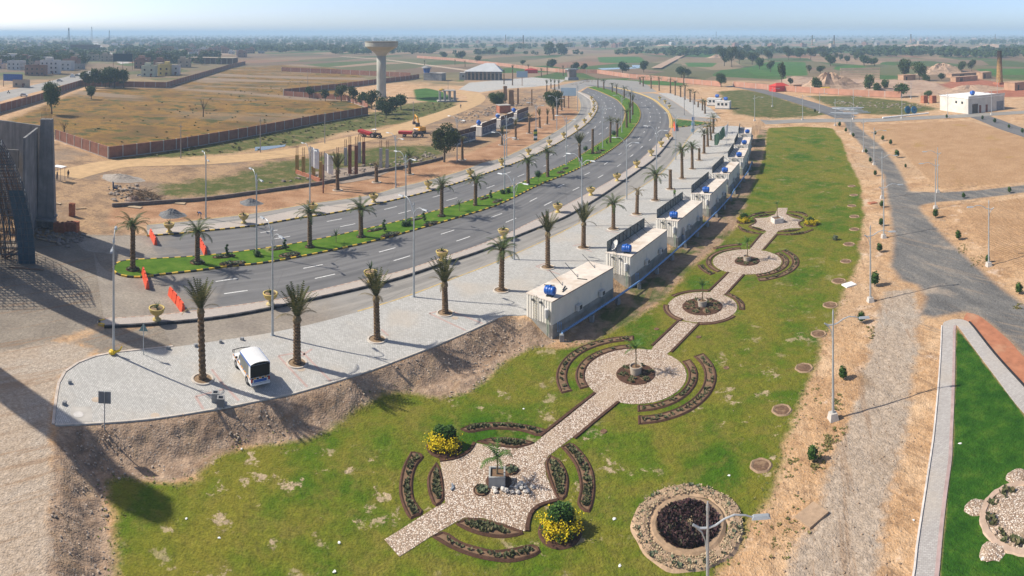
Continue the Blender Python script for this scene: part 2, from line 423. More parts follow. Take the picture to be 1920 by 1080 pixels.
def ground_material(zs, far):
    """the ground's surface where the zones zs can occur (each face only carries the layers it can show)"""
    m = NT('ground_earth')
    c_ = {}
    def N(k):
        if k not in c_:
            c_[k] = {1: lambda: m.noise(.035, 4), 2: lambda: m.noise(.22, 4), 3: lambda: m.noise(1.6, 3), 4: lambda: m.noise(7, 2),
                     'g1': lambda: m.noise(.11, 4, .6), 'g2': lambda: m.noise(.55, 4, .65),
                     'edge': lambda: m.math('ADD', m.math('MULTIPLY', m.math('SUBTRACT', N(2), .5), 3.0), m.math('MULTIPLY', m.math('SUBTRACT', N(3), .5), 1.6))}[k]()
        return c_[k]
    def mask(z, w=.35, e=1.0):
        k = m.attr('z_' + z)
        if e: k = m.math('ADD', k, m.math('MULTIPLY', N('edge'), e))
        return m.rng(k, -w, w)
    state = {'c': None}
    def lay(z, col, w, e):
        state['c'] = col if state['c'] is None else m.mix(mask(z, w, e), state['c'], col)
    full = zs[0] if zs and zs[0].startswith('=') else None      # '=zone': wholly inside that zone
    names = [z.lstrip('=') for z in zs]
    if full is None:
        c = m.ramp(N(2), [(.25, (.30, .165, .078)), (.48, (.46, .28, .145)), (.75, (.60, .42, .26))])
        c = m.mix(m.rng(N(1), .45, .7), c, (.44, .295, .175))
        c = m.mix(m.rng(N(4), .35, .75, 0, .35), c, (.58, .45, .32))
        c = m.mix(m.rng(m.noise(.7, 6, .7), .52, .64, 0, .55), c, (.25, .148, .08)); c = m.mix(m.rng(m.noise(.33, 5, .7), .56, .68, 0, .6), c, (.62, .49, .385))
        if far:
            r = m.n.new('ShaderNodeVectorMath'); r.operation = 'LENGTH'; m.set(r.inputs[0], m.pos()); r = r.outputs['Value']
            rot = m.n.new('ShaderNodeVectorRotate'); m.set(rot.inputs['Vector'], m.pos()); rot.inputs['Angle'].default_value = .35
            cell = m.vor(.021, 'Color', m.scalevec(rot.outputs[0], (1.0, .42, 1)), .9)
            cs = m.n.new('ShaderNodeSeparateColor'); m.set(cs.inputs[0], cell)
            fld = m.ramp(cs.outputs[0], [(0, (.15, .105, .07)), (.2, (.21, .15, .095)), (.3, (.07, .095, .03)), (.4, (.038, .105, .016)), (.47, (.11, .11, .05)), (.6, (.24, .165, .105)), (.7, (.30, .21, .14)), (.78, (.05, .09, .022)), (.88, (.12, .11, .06)), (1, (.25, .135, .085))])
            fld = m.mix(m.rng(N(2), .4, .8, 0, .5), fld, (.17, .13, .085))
            c = m.mix(m.rng(m.math('ADD', r, m.math('MULTIPLY', N(1), 160)), 440, 520), c, fld)
        state['c'] = c
    if 'site' in names:
        so = m.ramp(m.noise(.16, 5, .68), [(.32, (.17, .112, .07)), (.45, (.27, .18, .112)), (.56, (.40, .265, .15)), (.7, (.30, .205, .135))])
        so = m.mix(m.rng(m.noise(.06, 3), .52, .62, 0, .7), so, (.235, .18, .135)); so = m.mix(m.rng(N(3), .5, .7, 0, .5), so, (.15, .10, .065))
        lay('site', so, 2.0, 2.0)
    if 'ochre' in names:
        oc = m.ramp(m.noise(.05, 6, .68), [(.33, (.085, .07, .02)), (.43, (.17, .095, .03)), (.51, (.27, .15, .03)), (.58, (.16, .10, .035)), (.68, (.22, .16, .085))])
        oc = m.mix(m.rng(m.noise(.10, 5, .7), .50, .62), oc, (.065, .072, .018))
        gs = m.n.new('ShaderNodeSeparateXYZ'); m.set(gs.inputs[0], m.pos())
        st = m.noise(.02, 4, .6, m.scalevec(m.pos(), (.35, 1.6, 1)))
        oc = m.mix(m.math('MULTIPLY', m.rng(st, .5, .6), m.rng(gs.outputs[1], 150, 290)), oc, (.27, .20, .14))
        oc = m.mix(m.math('MULTIPLY', m.rng(N(3), .4, .7), .35), oc, (.10, .07, .03))
        lay('ochre', oc, 3.0, 3.2)
    if 'scrub' in names:
        sc = m.ramp(m.noise(.3, 5, .65), [(.32, (.26, .195, .11)), (.45, (.13, .12, .04)), (.58, (.07, .095, .02)), (.7, (.17, .135, .07))])
        sc = m.mix(m.math('MULTIPLY', m.rng(N(3), .45, .7), .5), sc, (.05, .07, .02))
        lay('scrub', sc, 2.2, 3.2)
    if 'crop' in names:
        lay('crop', m.ramp(m.noise(.12, 4), [(.3, (.04, .10, .02)), (.6, (.065, .145, .03)), (.75, (.12, .15, .05))]), 1.0, .5)
    if 'reddirt' in names:
        lay('reddirt', m.ramp(N(2), [(.25, (.22, .12, .065)), (.5, (.36, .205, .115)), (.75, (.47, .305, .19))]), .8, .8)
    if 'kiln' in names:
        lay('kiln', m.ramp(N(2), [(.3, (.27, .18, .13)), (.5, (.40, .29, .215)), (.75, (.30, .175, .115))]), 6, 3)
    if 'red' in names:
        lay('red', m.ramp(N(2), [(.3, (.27, .095, .055)), (.7, (.38, .155, .095))]), 3, 2)
    wv = mp = None
    if 'plow' in names:
        wv = m.n.new('ShaderNodeTexWave'); wv.bands_direction = 'Y'; wv.inputs['Scale'].default_value = .55; wv.inputs['Distortion'].default_value = 9; wv.inputs['Detail'].default_value = 2; wv.inputs['Detail Scale'].default_value = .12
        m.set(wv.inputs['Vector'], m.pos())
        pl = m.mix(m.math('MULTIPLY', wv.outputs[1], .55), m.ramp(N(2), [(.3, (.42, .255, .135)), (.7, (.53, .345, .20))]), (.31, .18, .09))
        pl = m.mix(m.math('MULTIPLY', m.rng(m.noise(.13, 4), .6, .72), .7), pl, (.36, .235, .065))
        mp = mask('plow', .6, .6)
        state['c'] = m.mix(mp, state['c'], pl) if state['c'] is not None else pl
    if 'bank' in names:
        bk = m.ramp(m.noise(.9, 5, .7), [(.3, (.21, .145, .10)), (.5, (.31, .22, .155)), (.68, (.41, .30, .215))])
        bk = m.mix(m.rng(m.noise(.5, 3), .52, .64, 0, .75), bk, (.33, .235, .155))
        stones = m.rng(m.vor(3.2), .12, .3, 1, 0)
        bk = m.mix(m.math('MULTIPLY', stones, m.rng(N(3), .45, .6)), bk, (.38, .33, .28))
        lay('bank', bk, .3, .5)
    if 'yard' in names:
        lay('yard', m.mix(m.rng(N(2), .44, .6), m.ramp(N(3), [(.3, (.25, .165, .11)), (.7, (.36, .255, .17))]), (.085, .10, .03)), .5, .6)
    if 'gravel' in names:
        gv = m.ramp(m.noise(2.6, 5, .75), [(.3, (.29, .225, .165)), (.5, (.38, .305, .235)), (.7, (.48, .395, .315))])
        gv = m.mix(m.rng(m.noise(.16, 3), .5, .66), gv, m.ramp(m.vor(16, 'Color'), [(.2, (.30, .25, .20)), (.55, (.41, .345, .28)), (.9, (.50, .43, .355))]))
        gv = m.mix(m.rng(m.noise(.12, 2, .5, m.scalevec(m.pos(), (1, .5, 1))), .63, .72), gv, (.20, .125, .065))
        lay('gravel', gv, .5, .9)
    if 'conc' in names:
        cc = m.ramp(m.noise(.25, 4), [(.3, (.20, .17, .14)), (.7, (.305, .265, .215))])
        cc = m.mix(m.rng(N(4), .35, .7, 0, .3), cc, (.17, .148, .125))
        lay('conc', cc, .6, .8)
    if 'asph' in names:
        an = m.noise(.35, 4, .6, m.scalevec(m.pos(), (1.6, .35, 1)))
        asp = m.ramp(an, [(.3, (.105, .103, .102)), (.55, (.165, .16, .152)), (.75, (.27, .238, .20))])
        asp = m.mix(m.rng(m.vor(9), .2, .5, .25, 0), asp, (.28, .27, .25))
        asp = m.mix(m.rng(m.noise(.09, 3), .6, .68), asp, (.345, .285, .225))
        lay('asph', asp, .7, .3)
    if 'lawn' in names:
        lw = m.ramp(N('g1'), [(.30, (.034, .103, .003)), (.42, (.075, .128, .006)), (.52, (.152, .15, .018)), (.62, (.094, .138, .008)), (.74, (.036, .108, .004))])
        lw = m.mix(m.math('MULTIPLY', m.rng(N('g2'), .48, .64), .45), lw, (.185, .15, .035))
        mow = m.noise(.10, 3, .5, m.scalevec(m.pos(), (1.9, .22, 1)))
        lw = m.mix(m.rng(mow, .5, .68, 0, .55), lw, (.195, .17, .022))
        lw = m.mix(m.math('MULTIPLY', m.rng(N(4), .45, .75), .3), lw, (.035, .055, .01))
        bald = m.math('MULTIPLY', m.rng(m.noise(.5, 6, .68), .575, .64), m.rng(m.noise(.06, 2), .42, .55))
        ys_ = m.n.new('ShaderNodeSeparateXYZ'); m.set(ys_.inputs[0], m.pos())
        bald = m.math('MULTIPLY', bald, m.rng(ys_.outputs[1], 48, 75, 1.0, .3))
        lw = m.mix(bald, lw, (.40, .31, .2))
        lay('lawn', lw, .5, .62)
    if 'park' in names:
        pk = m.ramp(N('g2'), [(.3, (.012, .058, .004)), (.5, (.03, .095, .007)), (.66, (.06, .125, .012)), (.8, (.11, .13, .04))])
        pk = m.mix(m.rng(N(4), .5, .75, 0, .35), pk, (.013, .042, .005))
        lay('park', pk, .2, .16)
    if not far:
        gr = m.rng(m.noise(3.0, 5, .78), .28, .72, *((.55, 1.38) if full == '=lawn' else (.7, 1.26)), False)
        gc = m.n.new('ShaderNodeCombineColor')
        for k_ in range(3): m.set(gc.inputs[k_], gr)
        state['c'] = m.mix(1.0, state['c'], gc.outputs[0], 'MULTIPLY')
        if full is None and not ({'ochre', 'scrub', 'plow', 'reddirt'} & set(names)):
            rv = m.n.new('ShaderNodeVectorRotate'); m.set(rv.inputs['Vector'], m.pos()); rv.inputs['Angle'].default_value = -.32 if ({'asph', 'park'} & set(names)) or not names else .42
            rut = m.noise(1.0, 4, .6, m.scalevec(rv.outputs[0], (1.3, .07, 1)))
            lawnm = m.math('SUBTRACT', 1.0, mask('lawn', .5, .62)) if 'lawn' in names else 1.0
            if 'park' in names: lawnm = m.math('MULTIPLY', lawnm, m.math('SUBTRACT', 1.0, mask('park', .2, .16)))
            state['c'] = m.mix(m.math('MULTIPLY', m.rng(rut, .54, .66, 0, .5), lawnm), state['c'], (.25, .155, .09) if 'asph' not in names else (.30, .235, .175))
    hgt = m.math('ADD', m.math('MULTIPLY', N(4), .8), m.math('MULTIPLY', N(3), 1.3))
    if wv is not None: hgt = m.math('ADD', hgt, m.math('MULTIPLY', m.math('MULTIPLY', wv.outputs[1], mp), 1.2))
    m.bump(hgt, .8, .14)
    return m.done(state['c'], .95, 0, .12)
_names = ['site', 'ochre', 'scrub', 'crop', 'reddirt', 'kiln', 'red', 'plow', 'bank', 'yard', 'gravel', 'conc', 'asph', 'lawn', 'park']
_reach = {'kiln': 16, 'red': 11, 'site': 10, 'ochre': 12, 'scrub': 12, 'crop': 5}
_code = np.zeros(len(verts), np.int64)
_full = np.zeros(len(verts), np.int64)
for i, k in enumerate(_names):
    v = np.append(AT[k], -40)
    _code |= np.where(v > -_reach.get(k, 3.5), 1 << i, 0)
    if k in ('lawn', 'park', 'ochre', 'plow'): _full |= np.where(v > _reach.get(k, 3.5), 1 << i, 0)
_rv = np.hypot(verts[:, 0], verts[:, 1])
_q = quads[:, ::-1]
_fc = _code[_q[:, 0]] | _code[_q[:, 1]] | _code[_q[:, 2]] | _code[_q[:, 3]]
_ff = _full[_q[:, 0]] & _full[_q[:, 1]] & _full[_q[:, 2]] & _full[_q[:, 3]]
_far = (_rv[_q].max(1) > 270).astype(np.int64)
_key = np.where((_ff > 0) & (_fc == _ff), -_fc, _fc * 2 + _far)
_uk, _inv = np.unique(_key, return_inverse=True)
for k in _uk.tolist():
    if k < 0: zs = ['=' + n for i, n in enumerate(_names) if (-k) >> i & 1]; fa = False
    else: zs = [n for i, n in enumerate(_names) if (k >> 1) >> i & 1]; fa = bool(k & 1)
    gm.materials.append(ground_material(zs, fa))
_mi = np.zeros(len(gm.polygons), np.int32); _mi[:len(_inv)] = _inv
gm.polygons.foreach_set('material_index', _mi)
gm.update()
tag(obj('ground', gm), kind='structure')

# haze: the smoky winter air over the plain
hz = MB().box((0, 0, 29), (400000, 400000, 64))
hm = bpy.data.materials.new('haze'); hm.use_nodes = True
hn = hm.node_tree.nodes; hn.clear()
ho = hn.new('ShaderNodeOutputMaterial'); pvn = hn.new('ShaderNodeVolumePrincipled')
pvn.inputs['Color'].default_value = (.52, .75, 1.0, 1); pvn.inputs['Density'].default_value = 3.3e-4; pvn.inputs['Anisotropy'].default_value = 0.0
hm.node_tree.links.new(pvn.outputs[0], ho.inputs['Volume'])
HAZE = tag(hz.build('haze', hm), 'pale blue winter haze over the plain', None, None, 'stuff')
# ================================================================== ROADS, PLAZA
def strip(name, A, B, mat, parent=None, dz=0.0, dust=None, kind=None):
    """a sheet between two edge lines; uv = metres across and along"""
    vs, fs, uv, du = [], [], [], []
    s = 0.0
    for i, (a, b) in enumerate(zip(A, B)):
        if i: s += ((a - A[i - 1]).length + (b - B[i - 1]).length) / 2
        vs += [(a.x, a.y, a.z + dz), (b.x, b.y, b.z + dz)]
        uv += [(0, s), ((b - a).length, s)]
        d = dust((a + b) / 2) if dust else 0.0
        du += [d, d]
        if i: k = 2 * i; fs.append((k - 2, k, k + 1, k - 1))
    me = bpy.data.meshes.new(name); me.from_pydata(vs, [], fs)
    # faces must look up
    if me.polygons and me.polygons[len(fs) // 2].normal.z < 0: me.flip_normals()
    ul = me.uv_layers.new(name='UVMap')
    for l in me.loops: ul.data[l.index].uv = uv[l.vertex_index]
    at = me.attributes.new('dust', 'FLOAT', 'POINT'); at.data.foreach_set('value', du)
    me.materials.append(mat); me.update()
    o = obj(name, me, parent)
    if kind: o['kind'] = kind
    return o
def near_on(B, a):
    return min(B, key=lambda b: (b.x - a.x) ** 2 + (b.y - a.y) ** 2)
def follow(A, B):
    """points of B beside those of A (monotone)"""
    j = 0; out = []
    for a in A:
        k = min(range(j, min(len(B), j + 400)), key=lambda q: (B[q].x - a.x) ** 2 + (B[q].y - a.y) ** 2)
        out.append(B[k]); j = k
    out[0] = B[0]; out[-1] = B[-1]
    return out
def offset(A, d):
    """a line moved d metres to its right"""
    out = []
    for i, a in enumerate(A):
        t = A[min(i + 1, len(A) - 1)] - A[max(i - 1, 0)]
        t.z = 0; t.normalize()
        out.append(Vector((a.x + t.y * d, a.y - t.x * d, a.z)))
    return out
def polysheet(name, pts, mat, parent=None, kind=None, dz=0.0, skirt=0.0):
    """a filled outline (with sides going down by skirt)"""
    n = len(pts)
    vs = [(p.x, p.y, p.z + dz) for p in pts]; fs = [tuple(range(n))]
    ar = sum(pts[i].x * pts[(i + 1) % n].y - pts[(i + 1) % n].x * pts[i].y for i in range(n))
    if ar < 0: fs = [tuple(reversed(range(n)))]
    if skirt:
        vs += [(x, y, z - skirt) for x, y, z in vs]
        for i in range(n):
            j = (i + 1) % n
            fs.append((i, i + n, j + n, j) if ar > 0 else (j, j + n, i + n, i))
    me = bpy.data.meshes.new(name); me.from_pydata(vs, [], fs); me.materials.append(mat); me.update()
    o = obj(name, me, parent)
    if kind: o['kind'] = kind
    return o

def asphalt(name, base, streak=.5, dustcol=(.37, .31, .245)):
    m = NT(name)
    uv = m.n.new('ShaderNodeTexCoord').outputs['UV']
    long_ = m.noise(1.0, 4, .65, m.scalevec(uv, (1.0, .02, 1)))
    n2 = m.noise(.18, 4, .6); n3 = m.noise(9, 2)
    lo = tuple(c * .66 for c in base); hi = tuple(c * 1.5 for c in base)
    c = m.ramp(long_, [(.3, lo), (.5, base), (.72, hi)])
    trk = m.noise(1.0, 2, .5, m.scalevec(uv, (.62, .004, 1)))
    c = m.mix(m.rng(trk, .5, .62, 0, .5), c, tuple(x * .62 for x in base))
    c = m.mix(m.rng(n2, .4, .7, 0, .5), c, tuple(x * 1.25 for x in base))
    c = m.mix(m.rng(n3, .3, .8, 0, .25), c, tuple(x * .6 for x in base))
    seam = m.vor(.09, 'Distance', None, 1.0, 'DISTANCE_TO_EDGE')
    c = m.mix(m.rng(seam, 0, .006, .35, 0), c, tuple(x * .5 for x in base))
    dm = m.rng(m.math('ADD', m.attr('dust'), m.math('MULTIPLY', m.math('SUBTRACT', m.noise(.3, 4), .5), .9)), .25, .75)
    dc = m.ramp(m.noise(.25, 4), [(.3, (.20, .17, .14)), (.7, (.305, .265, .215))])
    gr = m.rng(m.noise(3.0, 5, .78), .28, .72, .62, 1.32, False); gc = m.n.new('ShaderNodeCombineColor')
    for k_ in range(3): m.set(gc.inputs[k_], gr)
    c = m.mix(dm, c, m.mix(1.0, dc, gc.outputs[0], 'MULTIPLY'))
    m.bump(n3, .15, .02)
    return m.done(c, m.rng(long_, .3, .7, .62, .85), 0, .35)
M_ASPH = asphalt('asphalt', (.142, .140, .140))
M_SERV = asphalt('service_concrete', (.265, .25, .228), dustcol=(.36, .295, .23))
M_DASH = plain('white_paint', (.74, .74, .72), .6, .3, 3)
M_YLINE = plain('yellow_line_paint', (.55, .40, .16), .7, .35, 2, tint=(.42, .36, .26))
M_KY = plain('yellow_kerb_paint', (.66, .43, .05), .6, .3, 2)
M_KB = plain('black_kerb_paint', (.025, .025, .028), .6, .3, 2)
M_CONC = plain('concrete', (.40, .38, .35), .9, .22, .8, bump=.1)
M_CONCD = plain('grey_concrete', (.27, .275, .28), .9, .25, .5, tint=(.2, .205, .215))
M_PINK = plain('pink_paver', (.43, .32, .29), .9, .2, 2)
def paver_mat(name, a, b, mortar, sc, var=(.3, .3)):
    m = NT(name)
    k = m.n.new('ShaderNodeTexBrick'); rot = m.n.new('ShaderNodeVectorRotate'); m.set(rot.inputs['Vector'], m.pos()); rot.inputs['Angle'].default_value = .6
    m.set(k.inputs['Vector'], rot.outputs[0]); k.inputs['Scale'].default_value = sc; k.inputs['Mortar Size'].default_value = .03
    m.set(k.inputs['Color1'], a); m.set(k.inputs['Color2'], b); m.set(k.inputs['Mortar'], mortar)
    c = m.mix(m.rng(m.noise(.35, 4), .35, .7, 0, .35), k.outputs[0], tuple(x * .8 for x in a))
    c = m.mix(m.rng(m.noise(.12, 4), .5, .68, 0, .55), c, (.46, .40, .33))
    c = m.mix(m.rng(m.noise(5, 2), .35, .75, 0, .35), c, tuple(x * .7 for x in a))
    m.bump(k.outputs['Fac'], .2, .01)
    return m.done(c, .9, 0, .2)
M_PAVE = paver_mat('grey_pavers', (.40, .395, .375), (.56, .55, .53), (.27, .265, .25), 1.6)
M_WALK = paver_mat('walkway_pavers', (.40, .375, .355), (.52, .50, .475), (.29, .27, .26), 1.9)
M_STRIP = paver_mat('strip_pavers', (.42, .375, .34), (.50, .45, .41), (.33, .29, .26), 2.5)

# --- traced edges (photo pixels, near to far)
MED_L = [(300, 487), (400, 480), (480, 470), (547, 460), (620, 446), (687, 431), (767, 412), (800, 402), (855, 386), (915, 367), (960, 351), (1000, 335), (1040, 318), (1065, 307), (1093, 290), (1127, 268), (1143, 257), (1158, 245), (1168, 232), (1173, 217), (1172.5, 205), (1167, 197), (1157, 187), (1138, 177.5), (1120, 170), (1102, 164)]
MED_R = [(300, 515), (375, 507), (425, 500), (480, 495), (525, 488), (605, 473), (705, 451), (775, 432), (855, 409), (920, 389), (960, 372), (1010, 347), (1060, 327), (1100, 308), (1135, 288), (1160, 270), (1177, 255), (1188, 240), (1197, 227), (1200, 215), (1197, 203), (1187, 192), (1167, 180), (1143, 169), (1115, 162.5)]
SEPR_I = [(195, 601), (300, 594), (400, 582), (480, 571), (550, 560), (580, 552), (675, 529), (755, 511), (830, 486), (905, 460), (960, 437), (1000, 417), (1040, 398), (1100, 366), (1150, 338), (1185, 315), (1205, 298), (1227, 277), (1247, 258)]
SEPR_O = [(195, 613), (300, 607), (400, 597), (480, 584), (550, 569), (605, 557), (680, 540), (755, 520), (830, 495), (905, 470), (960, 447), (1010, 427), (1060, 407), (1120, 372), (1172, 337), (1212, 309), (1227, 297), (1243, 280), (1260, 258)]
ROADR_FAR = [(1258, 240), (1258, 226), (1253, 211), (1243, 201), (1227, 188), (1210, 180), (1193, 174), (1170, 168), (1150, 163.5)]
SEPL_I = [(275, 442.5), (325, 439), (387, 433), (480, 423), (555, 410), (600, 404), (655, 394), (700, 384), (762, 370), (830, 352), (892, 332), (960, 308), (1010, 287), (1060, 260), (1100, 232), (1116, 212), (1120, 200), (1116, 190), (1105, 180), (1088, 173)]
SEPL_O = [(275, 435), (337, 427), (425, 419), (480, 412), (555, 396), (600, 390), (655, 383), (692, 376), (762, 361), (792, 353), (855, 336), (905, 319), (960, 299), (983, 288), (1017, 273), (1050, 255), (1075, 240), (1097, 223), (1108, 207), (1108, 190), (1097, 180), (1082, 172)]
SERVL_O = [(275, 421), (400, 409), (480, 399), (580, 382), (690, 366), (745, 351), (805, 337), (862, 321), (905, 305), (938, 297), (967, 285), (1008, 265), (1047, 243), (1075, 223), (1085, 210), (1088, 197), (1084, 184), (1075, 175)]
PLZ_T = [(103, 796), (105, 772), (110, 735), (117, 707), (135, 690), (162, 675), (200, 665), (237, 660), (325, 651), (425, 637), (480, 629), (567, 612), (672, 585), (720, 571), (780, 551), (855, 522), (930, 493), (960, 480), (1022, 452), (1085, 420), (1135, 392), (1185, 362), (1235, 330), (1257, 308), (1275, 285), (1293, 258), (1310, 241)]
PLZ_B = [(103, 796), (175, 793), (250, 787), (325, 780), (375, 771), (425, 760), (480, 752), (550, 737), (620, 717), (705, 690), (755, 671), (855, 631), (930, 597), (972, 589), (984, 597), (1045, 562), (1107, 528), (1136, 508), (1190, 469), (1230, 440), (1262, 415), (1294, 391), (1315, 370), (1334, 350), (1350, 334), (1364, 317), (1378, 290), (1385, 268), (1392, 250), (1396, 240), (1373, 236), (1340, 238)]
g = lambda L: [G(*p) for p in L]
wMEDL = resample(g(MED_L), 1.2); wMEDR = resample(g(MED_R), 1.2)
wSRI = resample(g(SEPR_I), 1.2); wSRO = resample(g(SEPR_O), 1.2)
wSLI = resample(g(SEPL_I), 1.2); wSLO = resample(g(SEPL_O), 1.2); wSVL = resample(g(SERVL_O), 1.2)
wPT = resample(g(PLZ_T), 1.0)

def dust_x(x0, x1):
    def f(p):
        a = math.atan2(p.x, p.y); px = CX + a * F
        return float(1 - smooth((px - x0) / (x1 - x0)))
    return f
# right (near) carriageway
B_ = resample(g(SEPR_I + ROADR_FAR), 1.2)
A_ = resample(g([(175, 470), (190, 500), (212, 512), (235, 521), (270, 521)] + MED_R + [(1090, 158)]), 1.2)
Bf = follow(A_, B_)
road_r = strip('carriageway', A_, Bf, M_ASPH, None, .012, dust_x(180, 520)); tag(road_r, 'near asphalt carriageway of the curving boulevard', kind='structure')
# left (far) carriageway
A2 = resample(g([(130, 445), (200, 443), (255, 442)] + SEPL_I), 1.2)
B2 = resample(g([(160, 470), (215, 498), (250, 491)] + MED_L), 1.2)
road_l = strip('carriageway', A2, follow(A2, B2), M_ASPH, None, .010, dust_x(150, 440)); tag(road_l, 'far asphalt carriageway of the curving boulevard', kind='structure')
# service roads
A3 = resample(g(SEPR_O[1:]), 1.2); B3 = resample(g(PLZ_T[8:]), 1.2)
serv_r = strip('service_road', A3, follow(A3, B3), M_SERV, None, .008, dust_x(470, 760)); serv_r['kind'] = 'structure'
A4 = resample(g(SERVL_O), 1.2)
serv_l = strip('service_road', A4, follow(A4, wSLO), M_SERV, None, .008, dust_x(230, 330)); serv_l['kind'] = 'structure'
# far forecourt where both roads meet the roundabout works
fc = polysheet('forecourt', [P(*p) for p in [(1075, 176), (1082, 172), (1100, 163), (1115, 162), (1140, 162), (1193, 174), (1232, 172), (1215, 160), (1195, 152), (1150, 149), (1095, 150), (1060, 158), (1030, 166), (1060, 172)]], M_SERV, None, 'structure', .004)
for nm, pts in (('court', [(935, 150), (1000, 145), (1060, 150), (1045, 158), (1000, 163), (950, 166), (900, 173), (860, 168), (880, 155)]),
                ('court', [(1233, 174), (1257, 175), (1310, 192), (1333, 203), (1352, 222), (1302, 219), (1288, 207), (1260, 188)])):
    polysheet(nm, [P(*p) for p in pts], M_PAVE, None, 'structure', .01)
polysheet('slip_road', [P(*p) for p in [(1195, 175), (1225, 175), (1240, 178), (1262, 190), (1288, 208), (1303, 219), (1340, 224), (1440, 224), (1440, 232), (1372, 234), (1310, 241), (1294, 258), (1262, 258), (1259, 240), (1320, 233), (1335, 229), (1262, 221), (1256, 211), (1243, 200), (1228, 188), (1211, 180)]], M_SERV, None, 'structure', .016)
def ribbon(name, line, width, mat, dz=.02, dust=None, kind='structure', step=3.0, label=None):
    pts = resample([P(*p) for p in line], step)
    wd = width if callable(width) else (lambda t: width)
    L = offset(pts, -wd(0) / 2); Rr = offset(pts, wd(0) / 2)
    for q in L + Rr: q.z = Z(q.x, q.y)
    o = strip(name, L, Rr, mat, None, dz, dust); o['kind'] = kind
    if label: o['label'] = label
    return o
ribbon('cross_road', [(1430, 228.5), (1500, 227), (1575, 226), (1640, 225.5), (1700, 222.5), (1760, 219.5), (1815, 217), (1870, 213.5), (1960, 208)], 8.0, M_SERV, .06, lambda p: .15)
ribbon('side_road', [(1370, 161), (1400, 165), (1440, 173.5), (1490, 187), (1540, 203), (1588, 221)], 9.0, M_ASPH, .05, lambda p: .1)
ribbon('side_road', [(1832, 217), (1860, 227), (1890, 239), (1930, 252), (1990, 270)], 8.0, M_ASPH, .05, lambda p: .1)
ribbon('dirt_track', [(120, 330), (165, 318), (230, 306), (330, 303), (430, 298), (560, 284), (660, 263), (740, 245), (800, 225), (850, 208), (885, 193), (893, 182), (880, 175), (850, 172)], 9.0, plain('track_dust', (.48, .32, .165), .95, .18, .5), .03, step=4)
ribbon('dirt_track', [(640, 106), (720, 112), (800, 122), (900, 135)], 8.0, plain('pale_track_dust', (.42, .33, .24), .95, .18, .1), .05, step=8)
ribbon('highway', [(-80, 202), (0, 181), (75, 163), (120, 152), (150, 143), (185, 133)], 17.0, M_SERV, .04, lambda p: .1, step=6)
ribbon('highway', [(240, 120), (215, 108), (196, 97), (186, 88), (180, 82), (178, 77)], 15.0, plain('town_road', (.42, .39, .36), .9, .2, .1), .05, step=12)
ribbon('causeway', [(1230, 130), (1255, 117), (1280, 104), (1300, 94), (1308, 86), (1312, 80)], 9.0, plain('causeway_earth', (.38, .27, .19), .95, .2, .1), 1.2, step=10)

# --- lane dashes, edge lines
def frac_line(A, B, f):
    return [a.lerp(near_on(B, a), f) for a in A]
def dashes(line, first, parent, L=3.1, gap=9.2):
    d = even(line, .25)
    j0 = min(range(len(d)), key=lambda i: (d[i] - first).length)
    n = int((L + gap) / .25); k = int(L / .25)
    for s in range(j0 % n, len(d) - k, n):
        seg = [d[s + q].copy() for q in range(0, k + 1, 4)]
        strip('lane_dash', offset(seg, -.09), offset(seg, .09), M_DASH, parent, .018)
farR = resample(g(MED_R[:-1]), 1.2); farB = resample(g(SEPR_I + ROADR_FAR), 1.2)
dashes(frac_line(farR, farB, .35), G(570, 505), road_r)
dashes(frac_line(farR, farB, .67), G(594, 524), road_r)
nl = resample(g(MED_L[1:-1]), 1.2)
dashes(frac_line(nl, wSLI, .34), G(512, 450), road_l)
dashes(frac_line(nl, wSLI, .67), G(490, 438), road_l)
def line_at(L, d, name, mat, parent, w=.13, dz=.02):
    strip(name, offset(L, d - w / 2), offset(L, d + w / 2), mat, parent, dz)
line_at(wMEDR, .35, 'edge_line', M_YLINE, road_r); line_at(wMEDL, -.35, 'edge_line', M_YLINE, road_l)
line_at(wSRI, -.3, 'edge_line', M_YLINE, road_r, .1); line_at(wSLI, .35, 'edge_line', M_YLINE, road_l)
line_at(resample(g(SERVL_O), 1.2), .12, 'edge_line', M_YLINE, serv_l, .2)
line_at(resample(g(PLZ_T[12:]), 1.2), -.2, 'edge_line', M_YLINE, serv_r, .22)
line_at(resample(g(ROADR_FAR), 1.2), -.4, 'edge_line', M_YLINE, road_r, .5)

# --- kerbs: painted blocks along an edge
def kerb(name, line, parent, w=.28, h=.2, mats=None, step=.85, side=1, label=None):
    L = even(line, step); mb = MB()
    for i in range(len(L) - 1):
        a, b = L[i], L[i + 1]
        t = (b - a); ln = t.length
        if ln < 1e-4: continue
        t.normalize(); c = (a + b) / 2; nx, ny = t.y * side, -t.x * side
        mb.box((c.x + nx * w / 2, c.y + ny * w / 2, c.z + h / 2 - .02), (ln - .012, w, h + .04), math.atan2(t.y, t.x), i % 2, (1, .86))
    o = mb.build(name, mats or [M_KY, M_KB], parent); o['kind'] = 'stuff'
    if label: o['label'] = label
    return o
